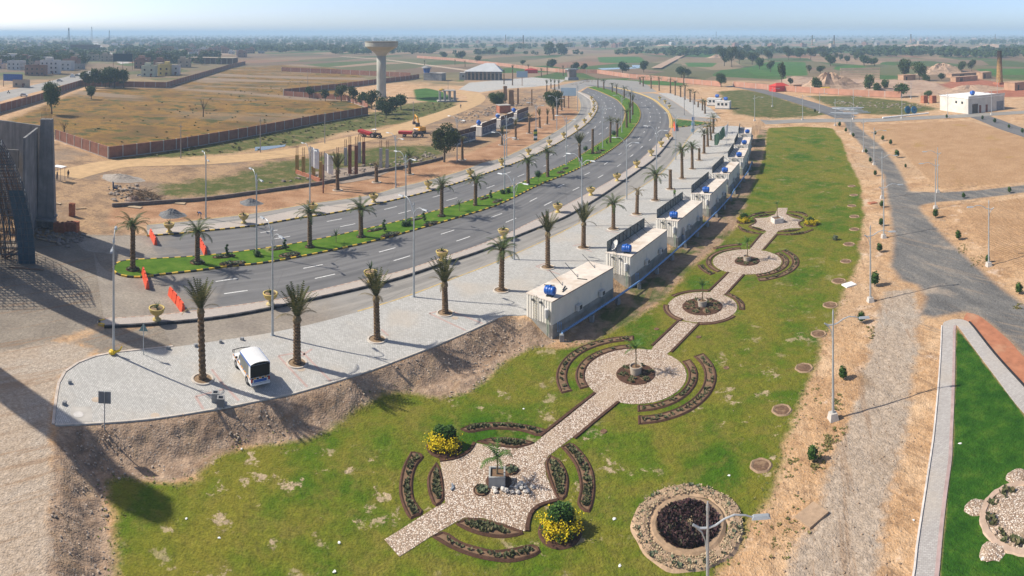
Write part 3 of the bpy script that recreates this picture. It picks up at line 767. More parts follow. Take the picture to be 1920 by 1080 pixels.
# median island
tipL = [(300, 487), (260, 489), (232, 491.5), (220, 496), (214, 503), (216, 510), (226, 516), (245, 519.5), (270, 519.5), (300, 515)]
wTIP = resample(g(tipL), .4)
med_out = list(reversed(wMEDL)) + wTIP[1:-1] + wMEDR
M_MGRASS = NT('island_turf')
_m = M_MGRASS
_c = _m.ramp(_m.noise(.5, 4, .65), [(.3, (.045, .115, .008)), (.55, (.085, .165, .014)), (.75, (.14, .19, .035))])
_c = _m.mix(_m.rng(_m.noise(7, 2), .45, .75, 0, .45), _c, (.035, .07, .01)); _c = _m.mix(_m.rng(_m.noise(.25, 3), .64, .7, 0, .8), _c, (.22, .2, .08))
_m.bump(_m.noise(9, 2), .6, .06); M_MGRASS = _m.done(_c, .95, 0, .1)
median = strip('median_island', follow(wMEDR, list(wMEDL)), wMEDR, M_MGRASS, None, .17); tag(median, 'grass median island between the two carriageways', kind='structure')
polysheet('island_tip', wTIP, M_MGRASS, median, None, .17)
kerb('kerb', list(reversed(med_out)), median, side=-1)
# separators
def separator(I, O, lab, black_outer=True):
    st = strip('separator_strip', I, follow(I, O), M_STRIP, None, .19); tag(st, lab, kind='structure')
    return st
sepR = separator(wSRI, wSRO, 'paved strip with urns between carriageway and plaza service road')
M_KP = plain('faded_pink_kerb', (.42, .28, .22), .85, .25, 1.5); M_KP2 = plain('faded_cream_kerb', (.52, .42, .34), .85, .25, 1.5)
kerb('kerb', wSRI, sepR, w=.2, mats=[M_KP, M_KP2], side=-1, step=.5)
kerb('kerb', wSRO, sepR, w=.35, h=.24, mats=[M_KB, plain('dark_kerb', (.05, .05, .055), .6)], side=1)
e0, e1 = wSRI[0], wSRO[0]
cc = (e0 + e1) / 2; rad = (e0 - e1).length / 2; t = (wSRI[0] - wSRI[3]).normalized(); ang = math.atan2(e0.y - cc.y, e0.x - cc.x)
cap = [Vector((cc.x + rad * math.cos(ang + s * PI / 10), cc.y + rad * math.sin(ang + s * PI / 10), 0)) for s in range(11)]
polysheet('strip_end', cap, M_STRIP, sepR, None, .19); kerb('kerb', cap, sepR, side=-1, step=.7, h=.24)
sepL = separator(wSLI, wSLO, 'paved strip with urns beyond the far carriageway')
kerb('kerb', wSLI, sepL, side=1); 
M_KC = plain('pale_kerb', (.5, .46, .41), .85, .2, 2)
kerb('kerb', wSLO, sepL, w=.2, mats=[M_KC], side=-1, step=3)
farK = resample(g(ROADR_FAR), 1.2); kerb('kerb', farK, road_r, w=.5, h=.2, mats=[M_KY, plain('worn_yellow', (.5, .36, .16), .7)], side=1, step=1.5)
kerb('kerb', resample([P(*p) for p in [(1258, 238), (1275, 238.5), (1297, 236), (1318, 233.5), (1338, 229.5)]], 1.2), road_r, w=.4, side=1, step=1.2)

# --- plaza
plz = [G(*p) for p in PLZ_T] ; plzb = [G(*p) for p in PLZ_B]
plaza = polysheet('plaza', resample(plz, 1.5) + list(reversed(resample(plzb, 2.0)))[1:-1], M_PAVE, None, 'structure', .03, .06)
plaza['label'] = 'grey paved plaza with palms along the boulevard'
kerb('edge_beam', resample([G(*p) for p in PLZ_B[:13]], 1.0), plaza, w=.22, h=.09, mats=[M_KC], side=1, step=4)
kerb('edge_beam', resample([G(*p) for p in PLZ_T[:9]], .6), plaza, w=.28, h=.09, mats=[plain('pale_edge', (.5, .43, .37), .9)], side=-1, step=2)
def band(px_list, w=.25, parent=None, mat=None):
    pts = [G(*p) for p in px_list]
    for a, b in zip(pts[:-1], pts[1:]):
        t = (b - a).normalized(); n = Vector((t.y, -t.x, 0)) * w / 2
        polysheet('paver_band', [a - n, b - n, b + n, a + n], mat or M_PINK, parent or plaza, None, .036)
# pink diamond bands round each palm pit (traced for the near ones)
band([(585, 655), (565, 668)]); 
for bl in ([(397, 693), (415, 717), (448, 752)], [(522, 668), (576, 726)], [(566, 660), (620, 715)], [(522, 668), (566, 660)], [(805, 588), (873, 620)], [(838, 580), (905, 607)], [(805, 588), (838, 580)], [(715, 618), (728, 630)],
           [(367, 744), (381, 768)], [(367, 744), (420, 730)], [(1005, 500), (1050, 515)], [(1005, 500), (1022, 494)], [(1085, 465), (1110, 472)], [(1074, 462), (1094, 456)], [(1135, 433), (1160, 437)], [(1179, 404), (1204, 408)]):
    band(bl)
# manhole frames
def disc(c, r, n=20, sx=1):
    return [Vector((c.x + sx * r * math.cos(2 * PI * k / n), c.y + r * math.sin(2 * PI * k / n), c.z)) for k in range(n)]
mh = polysheet('access_slab', [G(*p) for p in [(133, 763), (172, 763), (174, 791), (132, 793)]], M_CONC, plaza, None, .04); 
polysheet('manhole_cover', disc(G(147, 778), .42), plain('iron_cover', (.5, .48, .46), .7), mh, None, .05)
for q in ((180, 750), (291, 780), (565, 693), (853, 597)):
    polysheet('manhole_cover', disc(G(*q), .38), plain('sandy_cover', (.45, .37, .29), .8), plaza, None, .042)

# --- right-hand park: paved walk, red strip
walk_out = [(1710, 1110), (1716, 1079), (1722, 1022), (1737, 922), (1750, 835), (1753, 810), (1760, 735), (1765, 660), (1767, 612), (1774, 603), (1790, 599), (1806, 600), (1816, 605), (1821, 610), (1865, 666), (1920, 727), (2000, 815)]
walk_in = [(2010, 865), (1916, 771), (1866, 706), (1826, 653), (1797, 613), (1793, 611), (1792, 614), (1791, 685), (1789, 760), (1786, 829), (1785, 860), (1775, 935), (1767, 1010), (1761, 1079), (1756, 1110)]
wk = polysheet('walkway', resample(PP(walk_out), .6) + resample(PP(walk_in), .8), M_WALK, None, 'structure', .06, .1)
wk['label'] = 'pale paved walkway bending round the bright green park'
kerb('kerb', resample(PP(walk_out[:9]), .6), wk, w=.16, h=.14, mats=[plain('white_kerb', (.62, .58, .54), .8)], side=-1, step=1.5)
kerb('kerb', resample(PP(walk_out[12:]), .6), wk, w=.2, h=.16, mats=[M_KB], side=-1, step=1.5)
kerb('paver_border', resample(PP(walk_in[5:]), .6), wk, w=.3, h=.065, mats=[plain('pink_border', (.42, .31, .29), .9)], side=1, step=1.5)
polysheet('red_strip', resample(PP([(1806, 600), (1816, 605), (1821, 610), (1865, 666), (1920, 727), (2000, 815)]), .8) + resample(PP([(2060, 800), (1922, 672), (1890, 637), (1842, 597), (1822, 588), (1812, 587)]), .8), plain('red_brick_dust', (.40, .165, .09), .95, .22, 1.2, tint=(.44, .25, .15)), None, 'structure', .05)
# ================================================================== THE GARDEN IN THE PARK
M_CHIP = NT('stone_chips'); _m = M_CHIP
_v = _m.vor(9.0, 'Color'); _s = _m.n.new('ShaderNodeSeparateColor'); _m.set(_s.inputs[0], _v)
_c = _m.ramp(_s.outputs[0], [(0, (.26, .18, .125)), (.22, (.50, .385, .30)), (.55, (.68, .57, .475)), (1, (.80, .74, .66))])
_c = _m.mix(_m.rng(_m.vor(9.0), .33, .6, 0, .85), _c, (.20, .135, .09))
_c = _m.mix(_m.rng(_m.noise(.26, 4), .48, .62, 0, .5), _c, (.45, .35, .255)); _c = _m.mix(_m.rng(_m.noise(1.4, 4, .7), .45, .72, 0, .3), _c, (.40, .295, .205))
_m.bump(_m.vor(9.0), .8, .06); M_CHIP = _m.done(_c, .9, 0, .2)
M_SOIL = plain('bed_soil', (.20, .125, .075), .95, .35, 2.5, bump=.5)
M_MULCH = plain('dark_edging_soil', (.085, .042, .026), .95, .35, 3, bump=.6)
M_BEDP = leafmat('bed_plants', (.05, .065, .025), (.105, .12, .05), (.17, .13, .07), .1, .15)
M_GREY = leafmat('grey_green_plants', (.10, .125, .075), (.17, .2, .12), None, .1, .15)
M_YFL = leafmat('yellow_flowers', (.62, .45, .01), (.80, .66, .015), None, .05, .1)
M_BUSH = leafmat('dark_bush_leaves', (.018, .055, .008), (.045, .115, .015), (.08, .16, .02), .1, .15)

def world_path(px):
    return PP(px)
def tri_leaves(n, pts, size, up=.6, rg=None, mb=None, mi=0):
    """small leaf quads at the given points"""
    rg = rg or random.Random(1); mb = mb or MB()
    for p in pts:
        for _ in range(n):
            a = rg.uniform(0, 2 * PI); e = rg.uniform(up * .3, up * 1.3); s = size * rg.uniform(.6, 1.3)
            d = Vector((math.cos(a) * math.cos(e), math.sin(a) * math.cos(e), math.sin(e)))
            w = Vector((-math.sin(a), math.cos(a), 0)) * s * .42
            b = Vector(p)
            mb.add([b, b + d * s * .55 + w, b + d * s, b + d * s * .55 - w], [(0, 1, 2, 3)], mi)
    return mb
def bed(name, outline, label, plants=M_BEDP, edge=.26, dens=15.0, psize=.2, group='planting beds of the garden', soil=None):
    """a bed cut into the lawn: dark trench edging, soil, rows of small plants"""
    n = len(outline); c = sum(outline, Vector()) / n
    t = thing(name, label, 'flower bed', (c.x, c.y, c.z), 0, group)
    loc = [p - c for p in outline]
    ar = sum(loc[i].x * loc[(i + 1) % n].y - loc[(i + 1) % n].x * loc[i].y for i in range(n))
    if ar < 0: loc.reverse()
    inn = []
    for i in range(n):
        tt = (loc[(i + 1) % n] - loc[i - 1]); tt.z = 0; tt.normalize()
        inn.append(loc[i] + Vector((-tt.y, tt.x, 0)) * edge)
    mb = MB()
    vs = [(p.x, p.y, .015) for p in loc] + [(p.x * .5 + q.x * .5, p.y * .5 + q.y * .5, .11) for p, q in zip(loc, inn)] + [(p.x, p.y, .05) for p in inn]
    fs = []
    for k in (0, 1):
        for i in range(n):
            j = (i + 1) % n; fs.append((k * n + i, k * n + j, k * n + n + j, k * n + n + i))
    mb.add(vs, fs); mb.build('edging', M_MULCH, t)
    mb = MB(); mb.add([(p.x, p.y, .055) for p in inn], [tuple(range(n))]); mb.build('soil', soil or M_SOIL, t)
    # plants in the soil
    xs = np.array([p.x for p in inn]); ys = np.array([p.y for p in inn])
    area = abs(ar) / 2
    rg = random.Random(int(abs(c.x * 91 + c.y * 37)))
    N = int(area * dens * 2.2)
    X = rng.uniform(xs.min(), xs.max(), N * 2); Y = rng.uniform(ys.min(), ys.max(), N * 2)
    sd = sdist(list(zip(xs, ys)), X, Y)
    ok = np.nonzero(sd > .12)[0][:int(area * dens)]
    mb = tri_leaves(7, [(X[i], Y[i], .06) for i in ok], psize, .8, rg)
    if mb.f: tag(mb.build('plants', plants, t), None, None, None, 'stuff')
    return t
def arc_bed(cpx, spx, epx, w, label, ccw, plants=M_BEDP, step=.45):
    """a ring segment of a bed round a centre, between two traced end points"""
    C = P(*cpx); a = P(*spx) - C; b = P(*epx) - C
    r = (a.length + b.length) / 2
    a0 = math.atan2(a.y, a.x); a1 = math.atan2(b.y, b.x)
    if ccw and a1 < a0: a1 += 2 * PI
    if not ccw and a1 > a0: a1 -= 2 * PI
    n = max(4, int(abs(a1 - a0) * r / step))
    f = [a0 + (a1 - a0) * i / n for i in range(n + 1)]
    pt = lambda q, an: Vector((C.x + q * math.cos(an), C.y + q * math.sin(an), C.z))
    out = [pt(r + w / 2, k) for k in f] + [pt(r - w / 2, k) for k in reversed(f)]
    return bed('arc_bed', out, label, plants)
def outline(px, step=.5, closed=True):
    p = PP(px); p = p + [p[0]]
    q = resample(p, step)
    return q[:-1]

# the chip path as one sheet: stars, circles and the walks between them
PATH = {}
star1 = [(721, 1012), (749, 1044), (807, 1007), (853, 980), (872, 971), (907, 972), (949, 984), (984.6, 997), (985.6, 982), (993, 959.6), (1011.7, 945), (1045, 935.6), (1032.5, 911.7), (1024, 891), (1021, 868), (1028, 855.4), (1049, 839), (1074, 820), (1157, 752), (1170, 735), (1140, 725), (1118, 738), (1016, 820), (1001, 832.5), (970, 842), (928, 837.7), (893, 831.5), (878, 851), (853, 862.7), (825, 867), (832.5, 903), (834.6, 943), (813.75, 953), (772, 980)]
gp = polysheet('garden_path', PP(star1), M_CHIP, None, 'structure', .028, .05)
gp['label'] = 'pale stone-chip garden path with star and round places'
def round_place(cpx, rad, dz):
    C = P(*cpx); return polysheet('path_circle', disc(C, rad, 48), M_CHIP, gp, None, dz, .05)
C1, C2, C3 = (1192, 702), (1317, 575), (1401, 490)
round_place(C1, 4.9, .032); round_place(C2, 4.2, .032); round_place(C3, 4.97, .032)
for q, dz in (([(1225, 650), (1275, 602), (1307, 607), (1255, 660), (1240, 672), (1218, 662)], .028), ([(1332, 547), (1367, 512), (1392, 515), (1358, 552), (1345, 560), (1330, 555)], .028), ([(1409, 464), (1429, 440), (1454, 439), (1429, 468), (1415, 476), (1402, 472)], .028)):
    polysheet('path_walk', PP(q), M_CHIP, gp, None, dz, .05)
star2 = [(1430, 440), (1438, 434), (1424, 427), (1408, 423.5), (1418, 418), (1417, 413), (1414, 409.5), (1438, 408), (1453, 402), (1459, 390), (1477, 390), (1474, 402), (1486, 408.5), (1506, 413), (1497, 417), (1497, 422), (1503, 427.5), (1480, 428.5), (1459, 433), (1454, 440)]
polysheet('path_star', PP(star2), M_CHIP, gp, None, .03, .05)
def trench(px, side, label=None):
    kerb('edging_trench', resample(PP(px), .35), gp, w=.3, h=.10, mats=[M_MULCH], side=side, step=.5)
trench([(1074, 821), (1115, 787), (1157, 753)], 1); trench([(1016, 819), (1066, 779), (1118, 738)], -1)
trench([(1225, 649), (1275, 601)], -1); trench([(1256, 660), (1308, 607)], 1)
trench([(1331, 546), (1367, 511)], -1); trench([(1359, 552), (1393, 515)], 1)
trench([(1408, 464), (1428, 440)], -1); trench([(1430, 468), (1455, 440)], 1)
trench([(893, 831.5), (884, 846), (878, 851), (864, 859), (853, 862.7), (825, 867)], 1)
trench([(984.6, 997), (985.6, 982), (993, 959.6), (1011.7, 945), (1045, 935.6)], 1)
trench([(1414, 409.5), (1418, 413), (1418, 418), (1408, 423.5)], 1); trench([(1506, 413), (1497, 417), (1497, 422), (1503, 427.5)], -1)

# beds round the near star
SB = [([(770, 847), (755, 876), (748, 914), (753, 945), (769, 975), (783, 968), (796, 962), (778, 937), (775, 903), (782.5, 874), (796, 857.5), (785, 848)], 'long curved bed left of the near star-shaped place'),
      ([(818, 866), (803, 889), (801, 914), (807.5, 937), (816, 951), (833.5, 937), (832, 903), (826, 878)], 'lens-shaped bed at the left side of the near star'),
      ([(853, 982.5), (874, 972), (907.5, 974), (949, 984.6), (983.5, 997), (978, 1004), (939, 1009.6), (897, 1003), (870, 993)], 'lens-shaped bed at the lower side of the near star'),
      ([(809.6, 1007.5), (832.5, 996), (866, 1016), (900, 1026), (928, 1031.5), (970, 1026), (997, 1020), (1013, 1028), (1010, 1041), (960, 1055), (900, 1048), (850, 1031)], 'long curved bed below the near star, lowest in the garden'),
      ([(1032.5, 853), (1053, 866), (1067, 897), (1062, 934.6), (1045, 936.7), (1032.5, 909.6), (1022, 870)], 'lens-shaped bed at the right side of the near star'),
      ([(1051, 839), (1072, 830), (1095, 851), (1112, 880), (1117, 914), (1112, 949), (1103, 963), (1082.5, 947), (1087, 914), (1080, 878), (1064, 853)], 'long curved bed right of the near star-shaped place'),
      ([(893, 828), (920, 821), (960, 821), (1003, 830), (970, 841), (928, 836.7)], 'lens-shaped bed at the upper side of the near star'),
      ([(862, 805), (885, 795), (920, 792), (960, 793), (1000, 799), (1028, 808), (1012, 819), (985, 811), (960, 807), (920, 806), (880, 812)], 'long curved bed above the near star-shaped place')]
for px, lb in SB: bed('curved_bed', outline(px, .45), lb)
W1 = 'the round place nearest the pickup side'
arc_bed(C1, (1184, 650), (1097, 728), .95, 'inner arc bed on the left of the largest near circle', True)
arc_bed(C1, (1189, 633), (1067, 735), 1.1, 'outer arc bed on the left of the largest near circle', True)
arc_bed(C1, (1289, 675), (1195, 764), .95, 'inner arc bed on the right of the largest near circle', False)
arc_bed(C1, (1314, 664), (1196, 784), 1.2, 'outer arc bed on the right of the largest near circle', False)
arc_bed(C2, (1249, 572), (1279, 601), .75, 'lower left arc bed of the middle circle with dark lobed centre', True)
arc_bed(C2, (1330, 545), (1262, 556), .6, 'upper left arc bed of the middle circle with dark lobed centre', True)
arc_bed(C2, (1363, 550), (1388, 581), .8, 'right arc bed of the middle circle with dark lobed centre', False)
arc_bed(C2, (1378, 593), (1308, 606), .6, 'lower right arc bed of the middle circle with dark lobed centre', False)
arc_bed(C3, (1389, 465), (1350, 509), .8, 'inner arc bed on the left of the farthest circle', True)
arc_bed(C3, (1392, 458), (1340, 467), .8, 'outer upper arc bed on the left of the farthest circle', True)
arc_bed(C3, (1312, 497), (1338, 514), 1.0, 'outer lower arc bed on the left of the farthest circle', True)
arc_bed(C3, (1457, 474), (1418, 517), 1.0, 'inner arc bed on the right of the farthest circle', False)
arc_bed(C3, (1470, 469), (1421, 524), 1.1, 'outer arc bed on the right of the farthest circle', False)
def lens(a, b, bulge, w, label):
    A, B = P(*a), P(*b); t = (B - A); L = t.length; t.normalize(); nrm = Vector((-t.y, t.x, 0))
    n = max(6, int(L / .5)); mid = [A + t * (L * i / n) + nrm * bulge * math.sin(PI * i / n) for i in range(n + 1)]
    hw = lambda i: w * .5 * (.35 + .65 * math.sin(PI * min(max(i / n, .08), .92)))
    up = [mid[i] + nrm * hw(i) for i in range(n + 1)]; dn = [mid[i] - nrm * hw(i) for i in range(n + 1)]
    return bed('curved_bed', up + list(reversed(dn)), label, edge=.2, psize=.22)
S2 = 'of the far star-shaped place'
lens((1402, 408), (1454, 397.5), 1.0, 1.0, 'outer upper left curved bed ' + S2); lens((1415, 408.5), (1452, 402), .4, .9, 'inner upper left curved bed ' + S2)
lens((1479, 397.5), (1514, 406), 1.0, 1.0, 'outer upper right curved bed ' + S2); lens((1475, 402), (1507, 411.5), .5, 1.0, 'inner upper right curved bed ' + S2)
lens((1385, 424), (1429, 439), -.9, 1.0, 'outer lower left curved bed ' + S2); lens((1404, 424.5), (1434, 433.5), -.1, 1.0, 'inner lower left curved bed ' + S2)
lens((1456, 440), (1525, 430.5), -1.0, 1.0, 'outer lower right curved bed ' + S2); lens((1459, 434.5), (1500, 430), -.4, .9, 'inner lower right curved bed ' + S2)

# centre beds and potted palms of the round places
M_POT = plain('cast_pot', (.42, .36, .29), .9, .2, 2, tint=(.36, .33, .29)); M_POTG = plain('grey_pot', (.36, .365, .355), .9, .2, 2); M_POTW = plain('white_pot', (.60, .58, .54), .9, .2, 2)
M_PALMY = leafmat('young_palm_leaves', (.03, .09, .012), (.075, .165, .025), (.13, .2, .04), .1, .25)
M_STEM = plain('palm_stem', (.20, .15, .09), .9, .3, 6)
def rosette(mb, c, n, L, lift=(.2, 1.2), w=.06, droop=.6, rg=None, mi=0, seg=4):
    rg = rg or random.Random(3)
    for k in range(n):
        a = 2 * PI * k / n + rg.uniform(-.25, .25); e = rg.uniform(*lift); l = L * rg.uniform(.8, 1.15)
        pts = []; p = Vector(c)
        for i in range(seg + 1):
            pts.append(p.copy()); p = p + Vector((math.cos(a) * math.cos(e), math.sin(a) * math.cos(e), math.sin(e))) * l / seg; e -= droop * 2 / seg
        sd = Vector((-math.sin(a), math.cos(a), 0))
        for i in range(seg):
            w0 = w * (1 - .15 * i) * 1.0; w1 = w * (1 - .85 * (i + 1) / seg) + .004
            mb.add([pts[i] - sd * w0, pts[i] + sd * w0, pts[i + 1] + sd * w1, pts[i + 1] - sd * w1], [(0, 1, 2, 3)], mi)
    return mb
def feather(mb, c, a, e, L, droop, n, ll, mi=0, rg=None):
    """one pinnate frond as paired leaflets on a rib"""
    rg = rg or random
    p = Vector(c); sd = Vector((-math.sin(a), math.cos(a), 0)); st = L / n
    rib = []
    for i in range(n + 1):
        d = Vector((math.cos(a) * math.cos(e), math.sin(a) * math.cos(e), math.sin(e)))
        rib.append((p.copy(), d)); p = p + d * st; e -= droop / n * (.5 + 1.2 * i / n)
    for i in range(1, n + 1):
        q, d = rib[i]; t = i / n
        l = ll * (math.sin(PI * (.12 + .8 * t)) ** .7) * rg.uniform(.85, 1.15)
        for s in (-1, 1):
            tip = q + sd * s * l * .78 + d * l * .55 + Vector((0, 0, -l * .22))
            w = d * st * .42
            mb.add([q - w, q + w, tip], [(0, 1, 2)], mi)
    up = Vector((0, 0, 1))
    for i in range(n):
        (q0, d0), (q1, d1) = rib[i], rib[i + 1]; r = .035 * (1 - .8 * i / n) * (L / 2.4)
        mb.add([q0 - sd * r, q0 + sd * r, q1 + sd * r, q1 - sd * r], [(0, 1, 2, 3)], mi)
    return mb
def potted_palm(px, label, pot, h_pot, r_pot, h_stem, square=False, L=1.3):
    q = P(*px); t = thing('potted_palm', label, 'potted palm', (q.x, q.y, q.z + .05))
    if square:
        mb = MB(); s = r_pot * 2
        for sx, sy, lx, ly in ((0, -1, s, .12), (0, 1, s, .12), (-1, 0, .12, s - .24), (1, 0, .12, s - .24)):
            mb.box((sx * (r_pot - .06), sy * (r_pot - .06), h_pot / 2), (lx, ly, h_pot))
        mb.build('pot', pot, t); MB().box((0, 0, h_pot * .42), (s - .24, s - .24, h_pot * .84)).build('soil', M_SOIL, t)
    else:
        MB().lathe([(r_pot * .86, 0), (r_pot * .97, h_pot * .85), (r_pot * 1.04, h_pot * .87), (r_pot * 1.04, h_pot), (r_pot * .9, h_pot), (r_pot * .86, h_pot - .12)], 22, cap=False).build('pot', pot, t, smooth_=False)
        MB().lathe([(r_pot * .88, h_pot - .13), (.02, h_pot - .1)], 16, cap=False).build('soil', M_SOIL, t)
    MB().tube([(0, 0, h_pot - .12), (.03, 0, h_pot + h_stem * .5), (0, .02, h_pot + h_stem)], [.09, .06, .07], 7).build('stem', M_STEM, t)
    rg = random.Random(int(px[0])); 
    for k in range(11):
        mb = MB(); feather(mb, (0, 0, 0), 0, rg.uniform(.35, 1.25), L * rg.uniform(.85, 1.15), rg.uniform(1.0, 1.7), 10, .34 * L / 1.3, 0, rg)
        mb.build('frond', M_PALMY, t, (0, .02, h_pot + h_stem), 2 * PI * k / 11 + rg.uniform(-.2, .2))
    return t
def round_bed(px, rad, label, lobes=0, plants=M_BEDP):
    q = P(*px); t = thing('round_bed', label, 'flower bed', (q.x, q.y, q.z + .035), 0, None)
    MB().lathe([(rad, 0), (rad - .06, .06), (.02, .09)], 36, cap=False).build('soil', M_MULCH, t)
    if lobes:
        for k in range(lobes):
            a = 2 * PI * k / lobes; rg = random.Random(k)
            c = Vector((math.cos(a), math.sin(a), 0)) * rad * .64
            mb = MB(); n = 12
            pts = []
            for j in range(n):
                b = 2 * PI * j / n; u = Vector((math.cos(b) * rad * .30, math.sin(b) * rad * .17, 0))
                pts.append((c.x + u.x * math.cos(a) - u.y * math.sin(a), c.y + u.x * math.sin(a) + u.y * math.cos(a), .10))
            mb.add(pts, [tuple(range(n))]); lb = mb.build('soil_lobe', M_SOIL, t)
            ps = [(c.x + (u * math.cos(a) - v * math.sin(a)), c.y + (u * math.sin(a) + v * math.cos(a)), .1) for u, v in [(rg.uniform(-.25, .25) * rad, rg.uniform(-.13, .13) * rad) for _ in range(14)]]
            tag(tri_leaves(5, ps, .2, .8, rg).build('plants', plants, lb), None, None, None, 'stuff')
    return t
round_bed(C1, 1.9, 'dark round bed at the centre of the largest near circle', 6)
round_bed(C2, 2.45, 'dark round bed with eight lobes in the middle circle', 8)
round_bed(C3, 1.85, 'dark round bed at the centre of the farthest circle', 6)
potted_palm(C1, 'young palm in a round pot on the largest near circle', M_POT, .8, .58, 1.6)
potted_palm(C2, 'young palm in a round pot on the middle circle', M_POT, .75, .58, 1.7)
potted_palm(C3, 'young palm in a round pot on the farthest circle', M_POT, .75, .58, 1.9)
potted_palm((932, 906), 'young palm in a square grey pot on the near star', M_POTG, .78, .6, 1.0, True, 1.45)
potted_palm((1457, 417), 'thin young palm in a square white pot on the far star', M_POTW, .8, .85, 2.3, True, 1.0)
round_bed((935, 903), .95, 'dark round bed beside the square grey pot')
def plant_patch(px, rx, ry, label):
    q = P(*px); o = [Vector((q.x + rx * math.cos(2 * PI * k / 18), q.y + ry * math.sin(2 * PI * k / 18), q.z)) for k in range(18)]
    return bed('plant_patch', o, label, M_GREY, .12, 14, .22, 'small plant patches beside the grey pot')
plant_patch((903, 920), .62, .62, 'small plant patch left of the square grey pot')
plant_patch((958, 882), .62, .62, 'small plant patch behind the square grey pot')
# loose white rocks in front of the pot
M_ROCK = plain('pale_rock', (.52, .49, .45), .9, .3, 2)
for i, (x, y, s) in enumerate(sorted([(927, 919, .22), (929, 924, .2), (944, 921, .26), (949, 923, .22), (962, 925, .17), (968, 917, .2), (976, 912, .28), (978, 918, .2), (985, 916, .17), (989, 923, .2), (971, 926, .2), (998, 916, .19), (984, 924, .16)])):
    q = P(x, y); MBx = MB().blob((0, 0, s * .5), (s, s * .8, s * .55), i, .28)
    tag(MBx.build('loose_rock', M_ROCK, None, (q.x, q.y, q.z + .03), i), '%s pale loose rock from the left before the grey pot' % ORD[i], 'rock', 'loose pale rocks on the near star')
q = P(848, 915)
t = thing('angle_iron', 'grey bent metal strip lying on the near star path', 'metal strip', (q.x, q.y, q.z + .04))
MB().box((0, .14, .05), (.14, .34, .09), .2).box((.02, -.16, .05), (.14, .32, .09), -.5).build('bent_strip', plain('zinc', (.3, .34, .38), .5, .2, 3, .4), t)

# topiary: clipped dark dome ringed with yellow flowers
def topiary(px, r, label):
    q = P(*px); t = thing('flowering_bush', label, 'bush', (q.x, q.y, q.z + .02)); rg = random.Random(int(px[0]))
    MB().lathe([(r * 1.12, 0), (r * 1.05, .07), (.05, .1)], 22, cap=False).build('soil', M_MULCH, t)
    lob = [(rg.uniform(-.3, .35) * r, rg.uniform(-.1, .4) * r, rg.uniform(.45, .85) * r, rg.uniform(.32, .48) * r) for _ in range(6)]
    mb = MB()
    for (lx, ly, lz, lr) in lob:
        pts = []
        for _ in range(230):
            a = rg.uniform(0, 2 * PI); e = math.asin(rg.uniform(-.5, 1)); k = rg.uniform(.7, 1.12)
            pts.append((lx + math.cos(a) * math.cos(e) * lr * k, ly + math.sin(a) * math.cos(e) * lr * k, lz + math.sin(e) * lr * k))
        tri_leaves(2, pts, r * .11, .7, rg, mb); mb.blob((lx, ly, lz), (lr * .75,) * 3, 3, .15)
    mb.build('green_dome', M_BUSH, t)
    pts = []
    for c_ in range(34):
        a = rg.uniform(2.4, 6.6) if c_ < 26 else rg.uniform(0, 6.28); k = rg.uniform(.5, .98); h = rg.uniform(.15, .75) * r * (1.35 - .85 * k); cr = rg.uniform(.1, .2) * r
        for _ in range(34): pts.append((math.cos(a) * r * k + rg.gauss(0, cr), math.sin(a) * r * k + rg.gauss(0, cr), max(.1, h + .1 + rg.gauss(0, cr * .8))))
    tri_leaves(2, pts, r * .085, 1.0, rg).build('yellow_flowers', M_YFL, t)
    pts = [(math.cos(a) * r * k, math.sin(a) * r * k, rg.uniform(.1, .45) * r) for a, k in [(rg.uniform(0, 6.28), rg.uniform(.5, .95)) for _ in range(260)]]
    tri_leaves(2, pts, r * .12, .8, rg).build('lower_leaves', M_PALMY, t)
    return t
topiary((833, 838), 1.28, 'dark green bush ringed with yellow flowers, upper left of near star')
topiary((1050, 997), 1.32, 'dark green bush ringed with yellow flowers, lower right of near star')
topiary((1394, 416), 1.15, 'dark green bush ringed with yellow flowers, left of far star')
topiary((1521, 421), 1.15, 'dark green bush ringed with yellow flowers, right of far star')

# large ring bed below right, with its dark red planting
M_DRED = leafmat('dark_red_plants', (.04, .02, .024), (.085, .038, .042), (.06, .065, .035), .05, .1)
M_DRY = leafmat('dry_stalks', (.36, .25, .15), (.52, .40, .27), (.20, .2, .10), .05, .1)
q = P(1290, 985)
t = thing('ring_bed', 'large round bed of dark red plants inside rings of dry earth', 'flower bed', (q.x, q.y, q.z)); rg = random.Random(5)
M_DRYE = plain('dry_ring_earth', (.40, .28, .185), .95, .25, 1.8, bump=.6, tint=(.36, .27, .18))
MB().lathe([(3.75, 0), (3.6, .14), (3.0, .2), (2.72, .1), (2.6, .05)], 60, cap=False, flute=lambda j, k: 1 + .025 * math.sin(k * PI / 30 * 5 + j) + .015 * math.sin(k * PI / 30 * 11)).build('outer_ring', M_DRYE, t)
MB().lathe([(2.62, .05), (2.4, .17), (2.15, .17), (1.95, .07)], 52, cap=False, flute=lambda j, k: 1 + .02 * math.sin(k * PI / 26 * 4 + j)).build('inner_ring', plain('ring_earth', (.34, .235, .15), .95, .3, 2, bump=.6), t)
MB().lathe([(2.0, .06), (1.2, .1), (.05, .1)], 40, cap=False).build('soil', M_MULCH, t)
pts = [(math.cos(a) * r_, math.sin(a) * r_, .08) for a, r_ in [(rg.uniform(0, 2 * PI), 1.95 * math.sqrt(rg.uniform(.03, 1))) for _ in range(1500)]]
tag(tri_leaves(5, pts, .3, 1.0, rg).build('red_plants', M_DRED, t), kind='stuff')
pts = [(math.cos(a) * r_, math.sin(a) * r_, .15) for a, r_ in [(rg.uniform(0, 2 * PI), rg.uniform(2.7, 3.65)) for _ in range(900)]]
tag(tri_leaves(4, pts, .13, .7, rg).build('dry_plants', M_DRY, t), kind='stuff')
